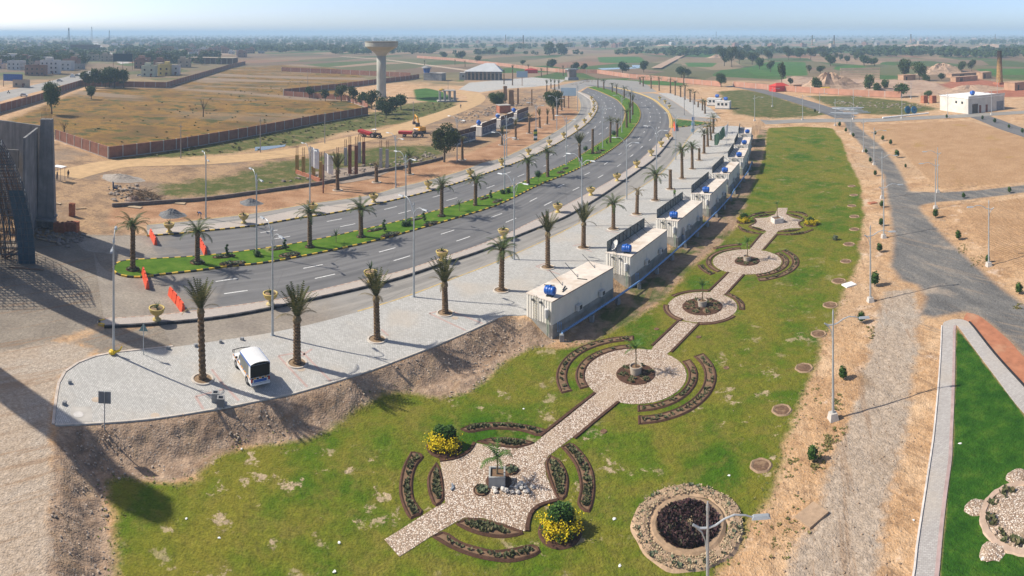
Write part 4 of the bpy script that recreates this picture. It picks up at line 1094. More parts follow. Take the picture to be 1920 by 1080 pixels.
pts = [(math.cos(a) * r_, math.sin(a) * r_, .15) for a, r_ in [(rg.uniform(0, 2 * PI), rg.uniform(3.0, 3.6)) for _ in range(34)]]
tag(tri_leaves(8, pts, .2, .8, rg).build('green_tufts', M_GREY, t), kind='stuff')
pts = [(math.cos(a) * r_, math.sin(a) * r_ + .1, .12) for a, r_ in [(rg.uniform(0, 2 * PI), .38 * math.sqrt(rg.uniform(0, 1))) for _ in range(40)]]
tag(tri_leaves(4, pts, .22, .9, rg).build('pale_plants', M_DRY, t), kind='stuff')

# stone-ringed round bed in the bright park at the frame's edge
q = P(1928, 968)
t = thing('rockery', 'round rockery of pale stones in the bright green park', 'rockery', (q.x, q.y, q.z))
MB().lathe([(3.35, .0), (3.3, .12), (2.9, .14), (2.85, .06)], 56, cap=False, flute=lambda j, k: 1 + .012 * math.sin(k * 2.3)).build('earth_ring', plain('ring_dust', (.46, .34, .26), .95, .2, 2, bump=.3), t)
MB().lathe([(2.9, .06), (1.5, .22), (.05, .3)], 40, cap=False).build('stone_bed', M_CHIP, t)
for i, (dx, dy, s) in enumerate([(-98, -16, .85), (-66, 66, .95), (-22, -74, .85)]):
    w_ = P(1928 + dx, 968 + dy) - q
    MB().blob((w_.x, w_.y, 0), (s, s * .8, .16), i, .16, half=True, seg=14).build('stone_lobe', M_CHIP, t)
rg = random.Random(9)
for i in range(26):
    a = rg.uniform(1.5, 4.4); r_ = rg.uniform(2.0, 2.8); s = rg.uniform(.1, .26)
    MB().blob((r_ * math.cos(a), r_ * math.sin(a), .15), (s, s * .8, s * .7), i, .3).build('stone', plain('rockery_stone', (.44, .34, .26), .9, .3, 3) if i == 0 else bpy.data.materials['rockery_stone'], t)
pts = [(r_ * math.cos(a), r_ * math.sin(a), .15) for a, r_ in [(rg.uniform(1.2, 4.6), rg.uniform(2.3, 2.8)) for _ in range(40)]]
tag(tri_leaves(7, pts, .3, .9, rg).build('tufts', M_BEDP, t), kind='stuff')

# row of sapling pits along the lawn's right edge
M_PITR = plain('pit_rim', (.30, .205, .13), .95, .25, 2, bump=.4); M_PITS = plain('pit_soil', (.17, .10, .06), .95, .45, 5, bump=.8, tint=(.26, .17, .1))
pits = [(1427, 873, .76), (1466, 769, .8), (1508, 690, .82), (1535, 626, .8), (1557, 572, .85), (1573, 527, .9), (1586, 490, .75), (1592, 458, .85), (1602, 430, .8), (1602, 406, .85), (1597, 386, .8), (1601, 366, .8), (1597, 349, .8)]
for i, (x, y, r_) in enumerate(pits):
    q = P(x, y)
    t = thing('tree_pit', '%s round soil pit of the row along the lawn edge, counted from the ring bed' % ORD[i], 'tree pit', (q.x, q.y, q.z), i, 'soil pits along the lawn edge')
    MB().lathe([(r_ + .12, 0), (r_, .09), (r_ - .14, .03)], 22, cap=False, flute=lambda j, k: 1 + .04 * math.sin(k * 1.9 + i)).build('rim', M_PITR, t)
    MB().lathe([(r_ - .1, .02), (r_ * .5, .05), (.03, .03)], 16, cap=False).build('soil', M_PITS, t)
for (x, y) in ((1132, 809), (1231, 617), (1310, 632), (1362, 690)):
    q = P(x, y); tag(MB().lathe([(.3, 0), (.26, .05), (.15, .02), (.02, .02)], 14, cap=False).build('sprinkler_pit', M_PITS, None, (q.x, q.y, q.z + .01)), 'tiny round soil hole in the lawn', 'soil hole', 'tiny soil holes in the lawn')
# ================================================================== PALMS
M_TRUNK = NT('palm_trunk'); _m = M_TRUNK
_n = _m.noise(5, 3); _c = _m.ramp(_n, [(.3, (.075, .048, .03)), (.55, (.17, .115, .07)), (.75, (.27, .195, .125))])
_m.bump(_n, .7, .06); M_TRUNK = _m.done(_c, .95, 0, .1)
M_FROND = leafmat('palm_fronds', (.045, .062, .016), (.095, .105, .035), (.17, .15, .06), .3, .2)
M_FRONDG = leafmat('green_palm_fronds', (.03, .062, .014), (.065, .10, .026), (.12, .135, .045), .3, .2)
M_FRONDD = leafmat('dry_palm_fronds', (.15, .11, .05), (.24, .185, .095), (.10, .10, .04), .3, .15)
def trunk_mesh():
    rg = random.Random(2); prof = [(.46, 0.0), (.42, .03)]
    n = 26
    for i in range(n):
        z = .03 + .94 * i / n
        r = .34 - .05 * z + (.05 if i % 2 else -.02)
        if z < .12: r += .06 * (1 - z / .12)
        prof.append((r, z))
    prof += [(.36, .97), (.30, 1.0)]
    return MB().lathe(prof, 11, flute=lambda j, k: 1 + .10 * (((k + j) % 2) - .5)).mesh('trunk', M_TRUNK)
TRUNK = trunk_mesh()
def frond_variants(kind, mat, n=5):
    out = []; rg = random.Random(hash(kind) % 1000 if False else len(kind) * 7 + ord(kind[0]))
    for k in range(n):
        mb = MB()
        if kind == 'full': e, L, dr, ll = .35 + 1.0 * k / n + rg.uniform(-.05, .1), 2.9, 1.1 + .5 * (1 - k / n), .50
        elif kind == 'bundle': e, L, dr, ll = 1.06 + .1 * k, 2.9, .25 + .25 * (k % 3), .42
        elif kind == 'droop': e, L, dr, ll = .5 + .16 * k, 2.7, 2.3, .42
        else: e, L, dr, ll = .6 + .2 * k, 2.3, 1.5, .34
        feather(mb, (0, 0, 0), 0, e, L * rg.uniform(.9, 1.1), dr, 17, ll * 1.15, 0, rg)
        out.append(mb.mesh('frond', mat))
    return out
FV = {'full': frond_variants('full', M_FRONDG), 'bundle': frond_variants('bundle', M_FROND), 'droop': frond_variants('droop', M_FROND), 'dry': frond_variants('sparse', M_FRONDD)}
BOOT = MB().lathe([(.30, 0), (.40, .18), (.30, .5), (.12, .8)], 10, flute=lambda j, k: 1 + .12 * ((k + j) % 2)).mesh('crown_base', plain('palm_boots', (.20, .15, .085), .95, .35, 8))
M_RING = plain('pit_ring_concrete', (.52, .47, .41), .9, .15, 3); M_PSOIL = plain('palm_pit_soil', (.26, .18, .11), .95, .35, 4, bump=.5)
RINGM = MB().lathe([(1.02, 0), (1.0, .1), (.84, .1), (.82, 0)], 26, cap=False).mesh('kerb_ring', M_RING)
RSOIL = MB().lathe([(.84, .03), (.4, .09), (.05, .08)], 16, cap=False).mesh('soil', M_PSOIL)
def merged_crown(kind, n, seed):
    rg = random.Random(seed); mb = MB()
    for k in range(n):
        a = 2 * PI * k / n + rg.uniform(-.3, .3)
        if kind == 'bundle': feather(mb, (0, 0, .1), a, rg.uniform(1.15, 1.5), 2.7, .3, 8, .4, 0, rg)
        else: feather(mb, (0, 0, .1), a, rg.uniform(.3, 1.4), 2.6, rg.uniform(1.1, 2.0), 8, .45, 0, rg)
    return mb.mesh('crown', M_FROND)
CROWN = [merged_crown('full', 16, 1), merged_crown('full', 12, 2), merged_crown('bundle', 12, 3)]
def palm(px, label, group, top=None, kind='full', ring=True, near=True, lean=0.0, z=None):
    q = P(*px) if z is None else G(px[0], px[1], z)
    sc = (px[1] - YH) / (CAMZ - q.z)                    # photo pixels per metre at its foot
    h = (px[1] - top) / sc if top else 6.5
    rg = random.Random(int(px[0] * 3 + px[1]))
    s = rg.uniform(.9, 1.08)
    crown = 0 if kind == 'none' else {'full': 1.7, 'bundle': 2.5, 'droop': 1.0, 'dry': 1.3}[kind] * s
    th = max(1.4, h - crown)
    t = thing('palm_tree', label, 'palm tree', q, rg.uniform(0, 6.28), group)
    t.rotation_euler = (lean + rg.uniform(-.035, .035), rg.uniform(-.035, .035), t.rotation_euler[2])
    obj('trunk', TRUNK, t, (0, 0, 0), 0, (s, s, th))
    if kind != 'none':
        if near:
            obj('crown_base', BOOT, t, (0, 0, th - .25), 0, (s, s, 1))
            n = {'full': 21, 'bundle': 27, 'droop': 16, 'dry': 9}[kind]
            for k in range(n):
                f = obj('frond', FV[kind][(k * 2 + k // 5) % 5], t, (0, 0, th + .1), 2 * PI * k * .382 + rg.uniform(-.2, .2), (s,) * 3)
                if k < 3 and kind in ('full', 'bundle'): f.data = FV['dry'][k]
                if kind == 'bundle': f.rotation_euler = (rg.uniform(-.08, .08), rg.uniform(-.06, .06), f.rotation_euler[2])
        else:
            obj('crown', CROWN[2 if kind == 'bundle' else rg.randint(0, 1)], t, (0, 0, th), 0, (s,) * 3)
    if ring:
        g_ = thing('palm_pit', 'round kerb of the pit under the ' + label.split(',')[0], 'tree pit', (q.x, q.y, q.z + .03), 0, 'round kerbs of the palm pits')
        if len(g_['label'].split()) > 16: g_['label'] = 'pit kerb of the ' + label.split(',')[0]
        obj('kerb_ring', RINGM, g_); obj('soil', RSOIL, g_)
    return t
plaza_palms = [(380, 712, 540, 'bundle'), (557, 682, 545, 'bundle'), (707, 637, 516, 'bundle'), (835, 588, 492, 'bundle'), (940, 545, 447, 'full'), (1027, 502, 405, 'bundle'), (1094, 465, 388, 'bundle'), (1150, 430, 368, 'full'), (1194, 402, 350, 'dry'), (1229, 376, 313, 'full'), (1257, 355, 318, 'none'), (1279, 335, 270, 'full'), (1298, 317, 265, 'full'), (1311, 301, 278, 'none'), (1320, 288, 245, 'droop'), (1327, 275, 233, 'droop'), (1333, 263, 226, 'full'), (1337, 250, 212, 'full')]
for i, (x, y, tp, k) in enumerate(plaza_palms):
    d = {'bundle': 'with upright tied fronds', 'full': 'with spread crown', 'dry': 'with few dry fronds', 'none': 'left as a bare trunk', 'droop': 'with drooping fronds'}[k]
    palm((x, y), '%s palm of the plaza row from the pickup, %s' % (ORD[i], d), 'palms of the plaza row', tp, k, True, i < 14, (.06 if i == 0 else .0))
med_palms = [(249, 505, 402, 'full'), (370, 492, 413, 'full'), (581, 462, 383, 'full'), (677, 443, 374, 'full'), (828, 404, 332, 'full'), (891, 385, 325, 'full'), (990, 346, 290, 'full'), (1027, 331, 275, 'full'), (1087, 302, 253, 'bundle'), (1111, 288, 242, 'none'), (1144, 267, 222, 'droop'), (1157, 257, 220, 'full'), (1175, 239, 202, 'full'), (1181, 230, 192, 'bundle'), (1186, 215, 178, 'bundle'), (1183, 201, 170, 'full'), (1170, 186, 160, 'full'), (1156, 177, 156, 'full'), (1148, 173, 154, 'full'), (1132, 168, 147, 'full'), (1121, 164.5, 145, 'full')]
for i, (x, y, tp, k) in enumerate(med_palms):
    d = {'bundle': 'with upright fronds', 'full': 'with spread crown', 'none': 'left as a bare trunk', 'droop': 'with drooping fronds'}[k]
    palm((x, y), '%s palm of the grass median from its rounded tip, %s' % (ORD[i], d), 'palms of the median', tp, k, False, i < 10, 0, .17)
left_palms = [(633, 357, 292, 'bundle'), (706, 342, 300, 'dry'), (768, 327, 282, 'full'), (867, 300, 255, 'droop'), (941, 272, 236, 'bundle'), (967, 262, 222, 'bundle'), (992, 250, 215, 'droop'), (1012, 240, 205, 'bundle'), (1026, 233, 205, 'bundle'), (1038, 225, 195, 'full'), (1045, 217, 185, 'bundle'), (1053, 207, 172, 'bundle'), (1058, 202, 168, 'bundle')]
for i, (x, y, tp, k) in enumerate(left_palms):
    d = {'bundle': 'upright fronds', 'full': 'spread crown', 'dry': 'a dry skeleton crown', 'droop': 'drooping fronds'}[k]
    palm((x, y), '%s palm on the red earth beyond the far service road, %s' % (ORD[i], d), 'palms on the red earth', tp, k, True, i < 4)
far_palms = [(1322, 213, 185), (1317, 207, 184), (1309, 201, 190), (1302, 196, 168), (1294, 191, 165), (1284, 187, 157), (1276, 182, 158), (1266, 179, 150), (1257, 175, 145), (1236, 170, 143), (1221, 166, 140), (1206, 162, 142), (1200, 158, 143), (1282, 160, 136), (1283, 152, 134)]
for i, (x, y, tp) in enumerate(far_palms):
    palm((x, y), '%s far palm of the row past the white cabins, from the road junction' % ORD[i], 'far palms beyond the slip road', tp, 'none' if i == 2 else 'full', False, False)
more_palms = [(1025, 172, 150), (1033, 166, 148), (1040, 168, 149), (1048, 166, 150), (961, 160, 122), (945, 158, 131), (1015, 144, 128), (1026, 140, 119), (1056, 142, 123), (991, 137, 121), (853, 122, 112), (872, 126, 114), (796, 122, 113)]
for i, (x, y, tp) in enumerate(sorted(more_palms)):
    palm((x, y), '%s distant slim palm from the left near the pavilion' % ORD[i], 'distant palms near the pavilion', tp, 'bundle', False, False)

# ================================================================== STREET LAMPS
M_GALV = plain('galvanised_pole', (.40, .43, .45), .45, .15, 1.5, .35); M_LENS = plain('lamp_lens', (.55, .57, .58), .3, .1, 2)
M_PLINTH = plain('lamp_plinth', (.48, .45, .41), .9, .2, 2)
def lamp_head(p, d):
    mb = MB(); a = math.atan2(d.y, d.x)
    mb.box((p.x + d.x * .4, p.y + d.y * .4, p.z + .03), (.95, .30, .13), a, 0, (.8, .6)); mb.box((p.x + d.x * .45, p.y + d.y * .45, p.z - .05), (.6, .22, .04), a, 1)
    return mb
def lamp_double(h=11.7):
    """meshes of a tall post with two swept arms"""
    ms = {}
    ms['pole'] = MB().tube([(0, 0, 0), (0, 0, .05), (0, 0, h * .5), (0, 0, h * .93)], [.15, .14, .105, .075], 9).lathe([(.24, 0), (.24, .05)], 10).lathe([(.09, h * .93), (.13, h * .94), (.05, h * .965), (.02, h * .985)], 8).mesh('pole', M_GALV)
    for nm, sg, L, rise in (('a', 1, 2.1, .12), ('b', -1, 1.7, .05)):
        pts = []
        for i in range(9):
            t = i / 8; pts.append((sg * L * (t ** 1.15), 0, h * (.84 + (rise + .04) * math.sin(PI * .62 * t) ** .8)))
        mb = MB().tube(pts, [.07, .065, .06, .055, .05, .05, .045, .045, .04], 7)
        mb.tube([(0, 0, h * .79), (sg * .3, 0, h * .81), (sg * .62, 0, pts[3][2] - .04)], .03, 6)
        ms['arm_' + nm] = mb.mesh('arm', M_GALV)
        ms['head_' + nm] = lamp_head(Vector(pts[-1]), Vector((sg, 0, 0))).mesh('lamp_head', [M_GALV, M_LENS])
    return ms
LD = lamp_double()
def lamp_single(h=9.4):
    ms = {}
    ms['pole'] = MB().tube([(0, 0, .5), (0, 0, h * .5), (0, 0, h * .985)], [.12, .09, .065], 9).lathe([(.085, h * .95), (.085, h * .97), (.03, h)], 8).mesh('pole', M_GALV)
    ms['plinth'] = MB().box((0, 0, .28), (.8, .8, .6), .3, 0, (.72, .72)).mesh('plinth', M_PLINTH)
    pts = [(-.75, 0, h * .875), (-.4, 0, h * .857), (0, 0, h * .858), (.4, 0, h * .872), (.85, 0, h * .905), (1.35, 0, h * .925), (1.9, 0, h * .92), (2.3, 0, h * .905)]
    mb = MB().tube(pts, [.07, .06, .06, .055, .05, .05, .045, .04], 7)
    mb.tube([(-.7, 0, h * .872), (-.3, 0, h * .835), (-.12, 0, h * .79), (-.08, 0, h * .74)], [.05, .04, .035, .03], 6)
    ms['arm'] = mb.mesh('arm', M_GALV); ms['head'] = lamp_head(Vector(pts[-1]), Vector((1, 0, -.1))).mesh('lamp_head', [M_GALV, M_LENS])
    return ms
LS = lamp_single()
def lampD(px, rz, label, group, z=None, sc=1.0):
    q = P(*px) if z is None else G(px[0], px[1], z)
    t = thing('street_lamp', label, 'street lamp', q, rz, group, (1, 1, sc))
    obj('pole', LD['pole'], t)
    for k in 'ab':
        a = obj('arm', LD['arm_' + k], t); obj('lamp_head', LD['head_' + k], a)
    return t
def lampS(px, rz, label, group, sc=1.0):
    t = thing('street_lamp', label, 'street lamp', P(*px), rz, group, (1, 1, sc))
    obj('pole', LS['pole'], t); obj('plinth', LS['plinth'], t); a = obj('arm', LS['arm'], t); obj('lamp_head', LS['head'], a)
    return t
def road_dir(px):
    q = G(*px); i = min(range(len(wMEDR)), key=lambda k: (wMEDR[k] - q).length)
    tt = wMEDR[min(i + 2, len(wMEDR) - 1)] - wMEDR[max(i - 2, 0)]
    return math.atan2(tt.y, tt.x)
pl = [(213, 664), (511, 629), (776, 557), (964, 487), (1091, 424), (1175, 374), (1231, 339), (1267, 300), (1300, 252)]
for i, p in enumerate(pl):
    lampD(p, road_dir(p) + PI / 2 + (-.25 if i == 0 else 0), '%s tall two-armed lamp along the plaza edge, counted from the left' % ORD[i], 'tall lamps along the plaza edge')
pl = [(481, 476), (761, 420), (946, 360), (1062, 309), (1130, 277), (1166, 248), (1184, 222)]
for i, p in enumerate(pl):
    lampD(p, road_dir(p) + PI / 2, '%s tall two-armed lamp on the grass median, counted from its tip' % ORD[i], 'tall lamps on the median', .17)
pl = [(386, 409), (581, 383), (742, 352), (857, 302), (950, 296), (1005, 262), (1044, 243), (1083, 208)]
for i, p in enumerate(pl):
    lampD(p, road_dir(p) + PI / 2, '%s tall two-armed lamp beside the far service road, from the left' % ORD[i], 'tall lamps beside the far service road', None, .94)
pl = [(1327, 1290, .2), (1562, 786, .3), (1632, 566, .35), (1657, 446, .4), (1654, 372, .4), (1639, 309, .4), (1619, 285, .4), (1596, 252, .4), (1566, 236, .4)]
for i, (x, y, a) in enumerate(pl):
    lampS((x, y), -a - .1, '%s single-armed lamp along the left verge of the gravel track, from the ring bed' % ORD[i], 'single-armed lamps along the track')
pl = [(1854, 499, 1.0), (1754, 391, 1.0), (1758, 361, 1.0), (1505, 225, 1), (1537, 212, .9), (1600, 224, 1), (1691, 222, 1), (1777, 220, 1), (1859, 215, 1), (1415, 227, 1), (1448, 200, .9), (1708, 185, .9), (1870, 178, .9)]
wh = ['beside the ploughed plot, nearest on the right', 'at the near side of the branch road', 'at the far side of the branch road', 'left of the junction on the lawn side', 'beside the road to the red tent', 'at the junction with the cross road', 'before the blue discs on the cross road', 'before the brick stacks on the cross road', 'before the white warehouse', 'behind the last cabin of the row', 'on the grass near the red tent', 'among the scrap before the kiln mounds', 'behind the white warehouse']
for (x, y, s), w_ in zip(pl, wh):
    lampS((x, y), 2.6 if x > 1700 else -.4, 'single-armed lamp ' + w_, 'single-armed lamps of the side roads', s)
M_POLE = plain('old_utility_pole', (.30, .29, .28), .8, .2, 1)
for i, (x, y, tp) in enumerate([(339, 297, 233), (488, 286, 222), (609, 269, 210), (704, 248, 199), (775, 231, 190), (840, 185, 150), (1283, 216, 165), (577, 160, 132)]):
    q = P(x, y); h = (y - tp) * (CAMZ - q.z) / (y - YH)
    t = thing('utility_pole', '%s thin bare pole beyond the dirt track, from the left' % ORD[i], 'pole', q, 0, 'thin poles beyond the dirt track')
    MB().tube([(0, 0, 0), (0, 0, h)], [.14, .08], 7).build('pole', M_POLE, t); MB().box((0, 0, h * .93), (1.1, .1, .1), .4).build('cross_arm', M_POLE, t)

# ================================================================== URNS
M_URN = plain('yellow_urn', (.56, .42, .13), .75, .25, 1.6, tint=(.50, .42, .24)); M_AGAVE = leafmat('agave_leaves', (.02, .05, .014), (.045, .09, .02), None, .1, .1)
URN = MB().lathe([(.46, 0), (.46, .14), (.40, .16), (.26, .30), (.22, .46), (.30, .56), (.52, .68), (.72, .9), (.80, 1.12), (.80, 1.22), (.88, 1.25), (.88, 1.36), (.76, 1.36), (.72, 1.25)], 20, cap=False, flute=lambda j, k: 1 + (.035 * (k % 2) if 6 <= j <= 8 else 0)).mesh('urn', M_URN, True)
USOIL = MB().lathe([(.74, 1.26), (.03, 1.32)], 16, cap=False).mesh('soil', M_PSOIL)
UPL = [rosette(MB(), (0, 0, 1.25), 22, .8, (.25, 1.35), .055, .35, random.Random(k)).mesh('agave', M_AGAVE) for k in range(3)]
def urn(px, label, group, z=.19):
    q = G(px[0], px[1], z); t = thing('flower_urn', label, 'planter', q, px[0], group)
    obj('urn_bowl', URN, t); obj('soil', USOIL, t); obj('agave', UPL[int(px[0]) % 3], t, None, 0, (1, 1, 1.0 if px[0] % 5 else 1.3))
ru = [(294, 600), (507, 571), (695, 529), (829, 489), (944, 447), (1046, 398), (1108, 366), (1157, 339), (1194, 314), (1221, 292), (1240, 275), (1253, 261)]
for i, p in enumerate(ru): urn(p, '%s yellow urn on the strip beside the plaza service road, from the left' % ORD[i], 'yellow urns on the near strip')
lu = [(317, 435), (457, 418), (587, 398), (701, 379), (803, 354), (882, 331), (941, 310), (991, 290), (1030, 272), (1057, 258), (1081, 243), (1096, 231), (1107, 219), (1113, 210), (1114, 202), (1113, 195), (1109, 187)]
for i, p in enumerate(lu): urn(p, '%s yellow urn on the strip beyond the far carriageway, from the left' % ORD[i], 'yellow urns on the far strip')
for i, p in enumerate([(1237, 187), (1247, 194), (1255, 203)]): urn(p, '%s far yellow urn beside the slip road before the far palms' % ORD[i], 'far yellow urns by the slip road', .05)

# ================================================================== MEDIAN PLANTING
M_SHRUB = leafmat('clipped_shrub', (.015, .04, .01), (.035, .085, .018), (.06, .11, .025), .1, .1)
def ball(mb, c, r, n, rg, size):
    pts = []
    for _ in range(n):
        a = rg.uniform(0, 2 * PI); e = math.asin(rg.uniform(-1, 1)); k = rg.uniform(.85, 1.05)
        pts.append((c[0] + math.cos(a) * math.cos(e) * r * k, c[1] + math.sin(a) * math.cos(e) * r * k, c[2] + math.sin(e) * r * k))
    tri_leaves(2, pts, size, .6, rg, mb); mb.blob(c, (r * .8,) * 3, 1, .08)
    return mb
def shrub_tree(px, h, label, kind, group='clipped shrubs on the median', z=.17, sc=1.0):
    q = G(px[0], px[1], z) if z is not None else P(*px); rg = random.Random(int(px[0]))
    t = thing('clipped_shrub', label, 'shrub', q, 0, group)
    MB().tube([(0, 0, 0), (0, 0, h * .55)], .05, 6).build('stem', M_STEM, t)
    mb = MB()
    if kind == 'ball': ball(mb, (0, 0, h * .72), h * .34, 170, rg, .16)
    elif kind == 'tiers':
        for k in range(4): ball(mb, (.1 * math.cos(k * 2), .1 * math.sin(k * 2), h * (.22 + .22 * k)), h * (.17 - .025 * k), 60, rg, .13)
    else: rosette(mb, (0, 0, h * .5), 20, h * .6, (.3, 1.4), .07, .5, rg)
    mb.build('foliage', M_SHRUB, t)
ms_ = [((630, 455), 2.0, 'fan'), ((720, 434), 1.9, 'tiers'), ((795, 415), 1.9, 'tiers'), ((861, 396), 2.2, 'fan'), ((920, 373), 1.7, 'tiers'), ((1009, 341), 2.3, 'ball'), ((425, 479), 1.6, 'tiers'), ((534, 468), 1.5, 'tiers'), ((1098, 288), 1.9, 'ball'), ((1151, 260), 2.4, 'ball'), ((1138, 270), 1.2, 'tiers'), ((1121, 283), 1.2, 'tiers')]
ms_.sort()
for i, (p, h, k) in enumerate(ms_):
    shrub_tree(p, h, '%s clipped shrub of the median from its tip, %s' % (ORD[i], {'fan': 'loose and fan-leaved', 'tiers': 'cut in tiers', 'ball': 'cut as a ball'}[k]), k)
ib = [(420, 481, 1.7, .7), (436, 494, 1.9, .8), (523, 466, 1.7, .6), (543, 478, 1.7, .9), (704, 431, 1.7, .6), (732, 440, 1.9, .8), (781, 411, 1.5, .5), (808, 419, 1.6, .7), (908, 372, 1.4, .6), (933, 377, 1.5, .7), (1052, 323, 1.5, .8), (1060, 316, 1.3, .6), (1121, 286, 1.6, .9), (1129, 282, 1.4, .8)]
for i, (x, y, rx, ry) in enumerate(ib):
    q = G(x, y, .17); a = road_dir((x, y))
    o = [q + Vector((rx * math.cos(k * PI / 9) * math.cos(a) - ry * math.sin(k * PI / 9) * math.sin(a), rx * math.cos(k * PI / 9) * math.sin(a) + ry * math.sin(k * PI / 9) * math.cos(a), 0)) for k in range(18)]
    bed('flower_bed', o, '%s oval flower bed in the median, counted from its tip' % ORD[i], M_GREY, .16, 10, .24, 'oval flower beds in the median')
for i, (x, y) in enumerate([(482, 480), (758, 424), (766, 422), (943, 363), (953, 361)]):
    q = G(x, y, .17); t = tag(ball(MB(), (0, 0, .3), .5, 90, random.Random(i), .2).build('low_shrub', M_SHRUB, None, q), '%s low dark shrub at a lamp foot on the median, from the tip' % ORD[i], 'shrub', 'low shrubs on the median')
for i, (x, y, r_) in enumerate([(249, 505, .7), (370, 492, .8), (581, 463, .5), (677, 444, .5), (828, 405, .5)]):
    q = G(x, y, .17); o = disc(q, r_ + .25, 16)
    bed('plant_ring', o, 'ring of low plants at the foot of the %s median palm' % ORD[i], M_GREY, .1, 12, .28, 'plant rings under the median palms')

# ================================================================== CABINS ALONG THE PLAZA
def cabin_wall_mat(name, col):
    m = NT(name)
    c = m.ramp(m.noise(.8, 4), [(.3, tuple(x * .88 for x in col)), (.7, col)])
    c = m.mix(m.rng(m.noise(2.2, 4, .6, m.scalevec(m.pos(), (1, 1, .25))), .6, .75, 0, .45), c, tuple(x * .62 for x in col))
    return m.done(c, .6, 0, .35)
M_CAB = cabin_wall_mat('cream_sheet', (.74, .71, .64)); M_CABR = plain('cream_roof', (.68, .61, .53), .7, .16, .9, tint=(.52, .42, .33)); M_CABD = plain('roof_edge', (.16, .12, .10), .7)
M_TANK = plain('blue_tank', (.012, .10, .42), .35, .15, 2, spec=.5); M_FRAME = plain('black_frame', (.03, .04, .04), .6, .2, 2); M_BOARD = plain('board_back', (.17, .19, .19), .7, .2, 1)
M_AC = plain('ac_white', (.56, .56, .55), .5, .12, 3); M_ACD = plain('ac_grille', (.06, .065, .07), .6); M_WIN = plain('dark_glass', (.03, .035, .04), .15, .2, 2, spec=.6)
M_PIPE = plain('blue_pipe', (.13, .27, .52), .4, .15, 2, spec=.5); M_PIPEG = plain('green_stain_pipe', (.30, .40, .30), .6)
CH = 2.52
def corrugated(mb, p0, p1, z0, z1, pitch=.32, depth=.05, mi=0):
    """a sheet wall with trapezoid ribs from p0 to p1, outside on the right of p0->p1"""
    d = (p1 - p0); L = d.length; d.normalize(); n = Vector((d.y, -d.x, 0))
    k = max(2, int(L / pitch)); vs = []
    for i in range(k):
        for f, o in ((0, 0), (.3, 0), (.45, depth), (.85, depth)):
            s = (i + f) / k * L; q = p0 + d * s + n * o; vs += [(q.x, q.y, z0), (q.x, q.y, z1)]
    q = p1; vs += [(q.x, q.y, z0), (q.x, q.y, z1)]
    m_ = len(vs) // 2
    mb.add(vs, [(2 * i, 2 * i + 2, 2 * i + 3, 2 * i + 1) for i in range(m_ - 1)], mi)
def tank_mesh():
    mb = MB()
    prof = [(.05, -.75), (.42, -.72), (.55, -.58), (.56, -.3), (.53, -.27), (.56, -.24), (.56, 0), (.53, .03), (.56, .06), (.56, .4), (.53, .43), (.56, .46), (.55, .58), (.42, .72), (.05, .75)]
    n = 16; base = 0
    for r, x in prof:
        for k in range(n):
            a = 2 * PI * k / n; mb.v.append((x, r * math.cos(a), r * math.sin(a) + .72))
    for j in range(len(prof) - 1):
        for k in range(n):
            a0 = j * n + k; a1 = j * n + (k + 1) % n; mb.f.append((a0, a1, a1 + n, a0 + n)); mb.m.append(0)
    mb.lathe([(.2, 1.26), (.2, 1.36), (.02, 1.4)], 10)
    return mb.mesh('water_tank', M_TANK, True)
TANKM = tank_mesh(); TSTAND = MB().box((0, 0, .09), (.9, .8, .18), 0, 0, (.9, .7)).mesh('stand', M_FRAME)
def roof_tank(loc, rz, label, group='blue water tanks on roofs', sc=1.0):
    t = thing('water_tank', label, 'water tank', loc, rz, group, (sc,) * 3)
    obj('tank_body', TANKM, t); obj('stand', TSTAND, t)
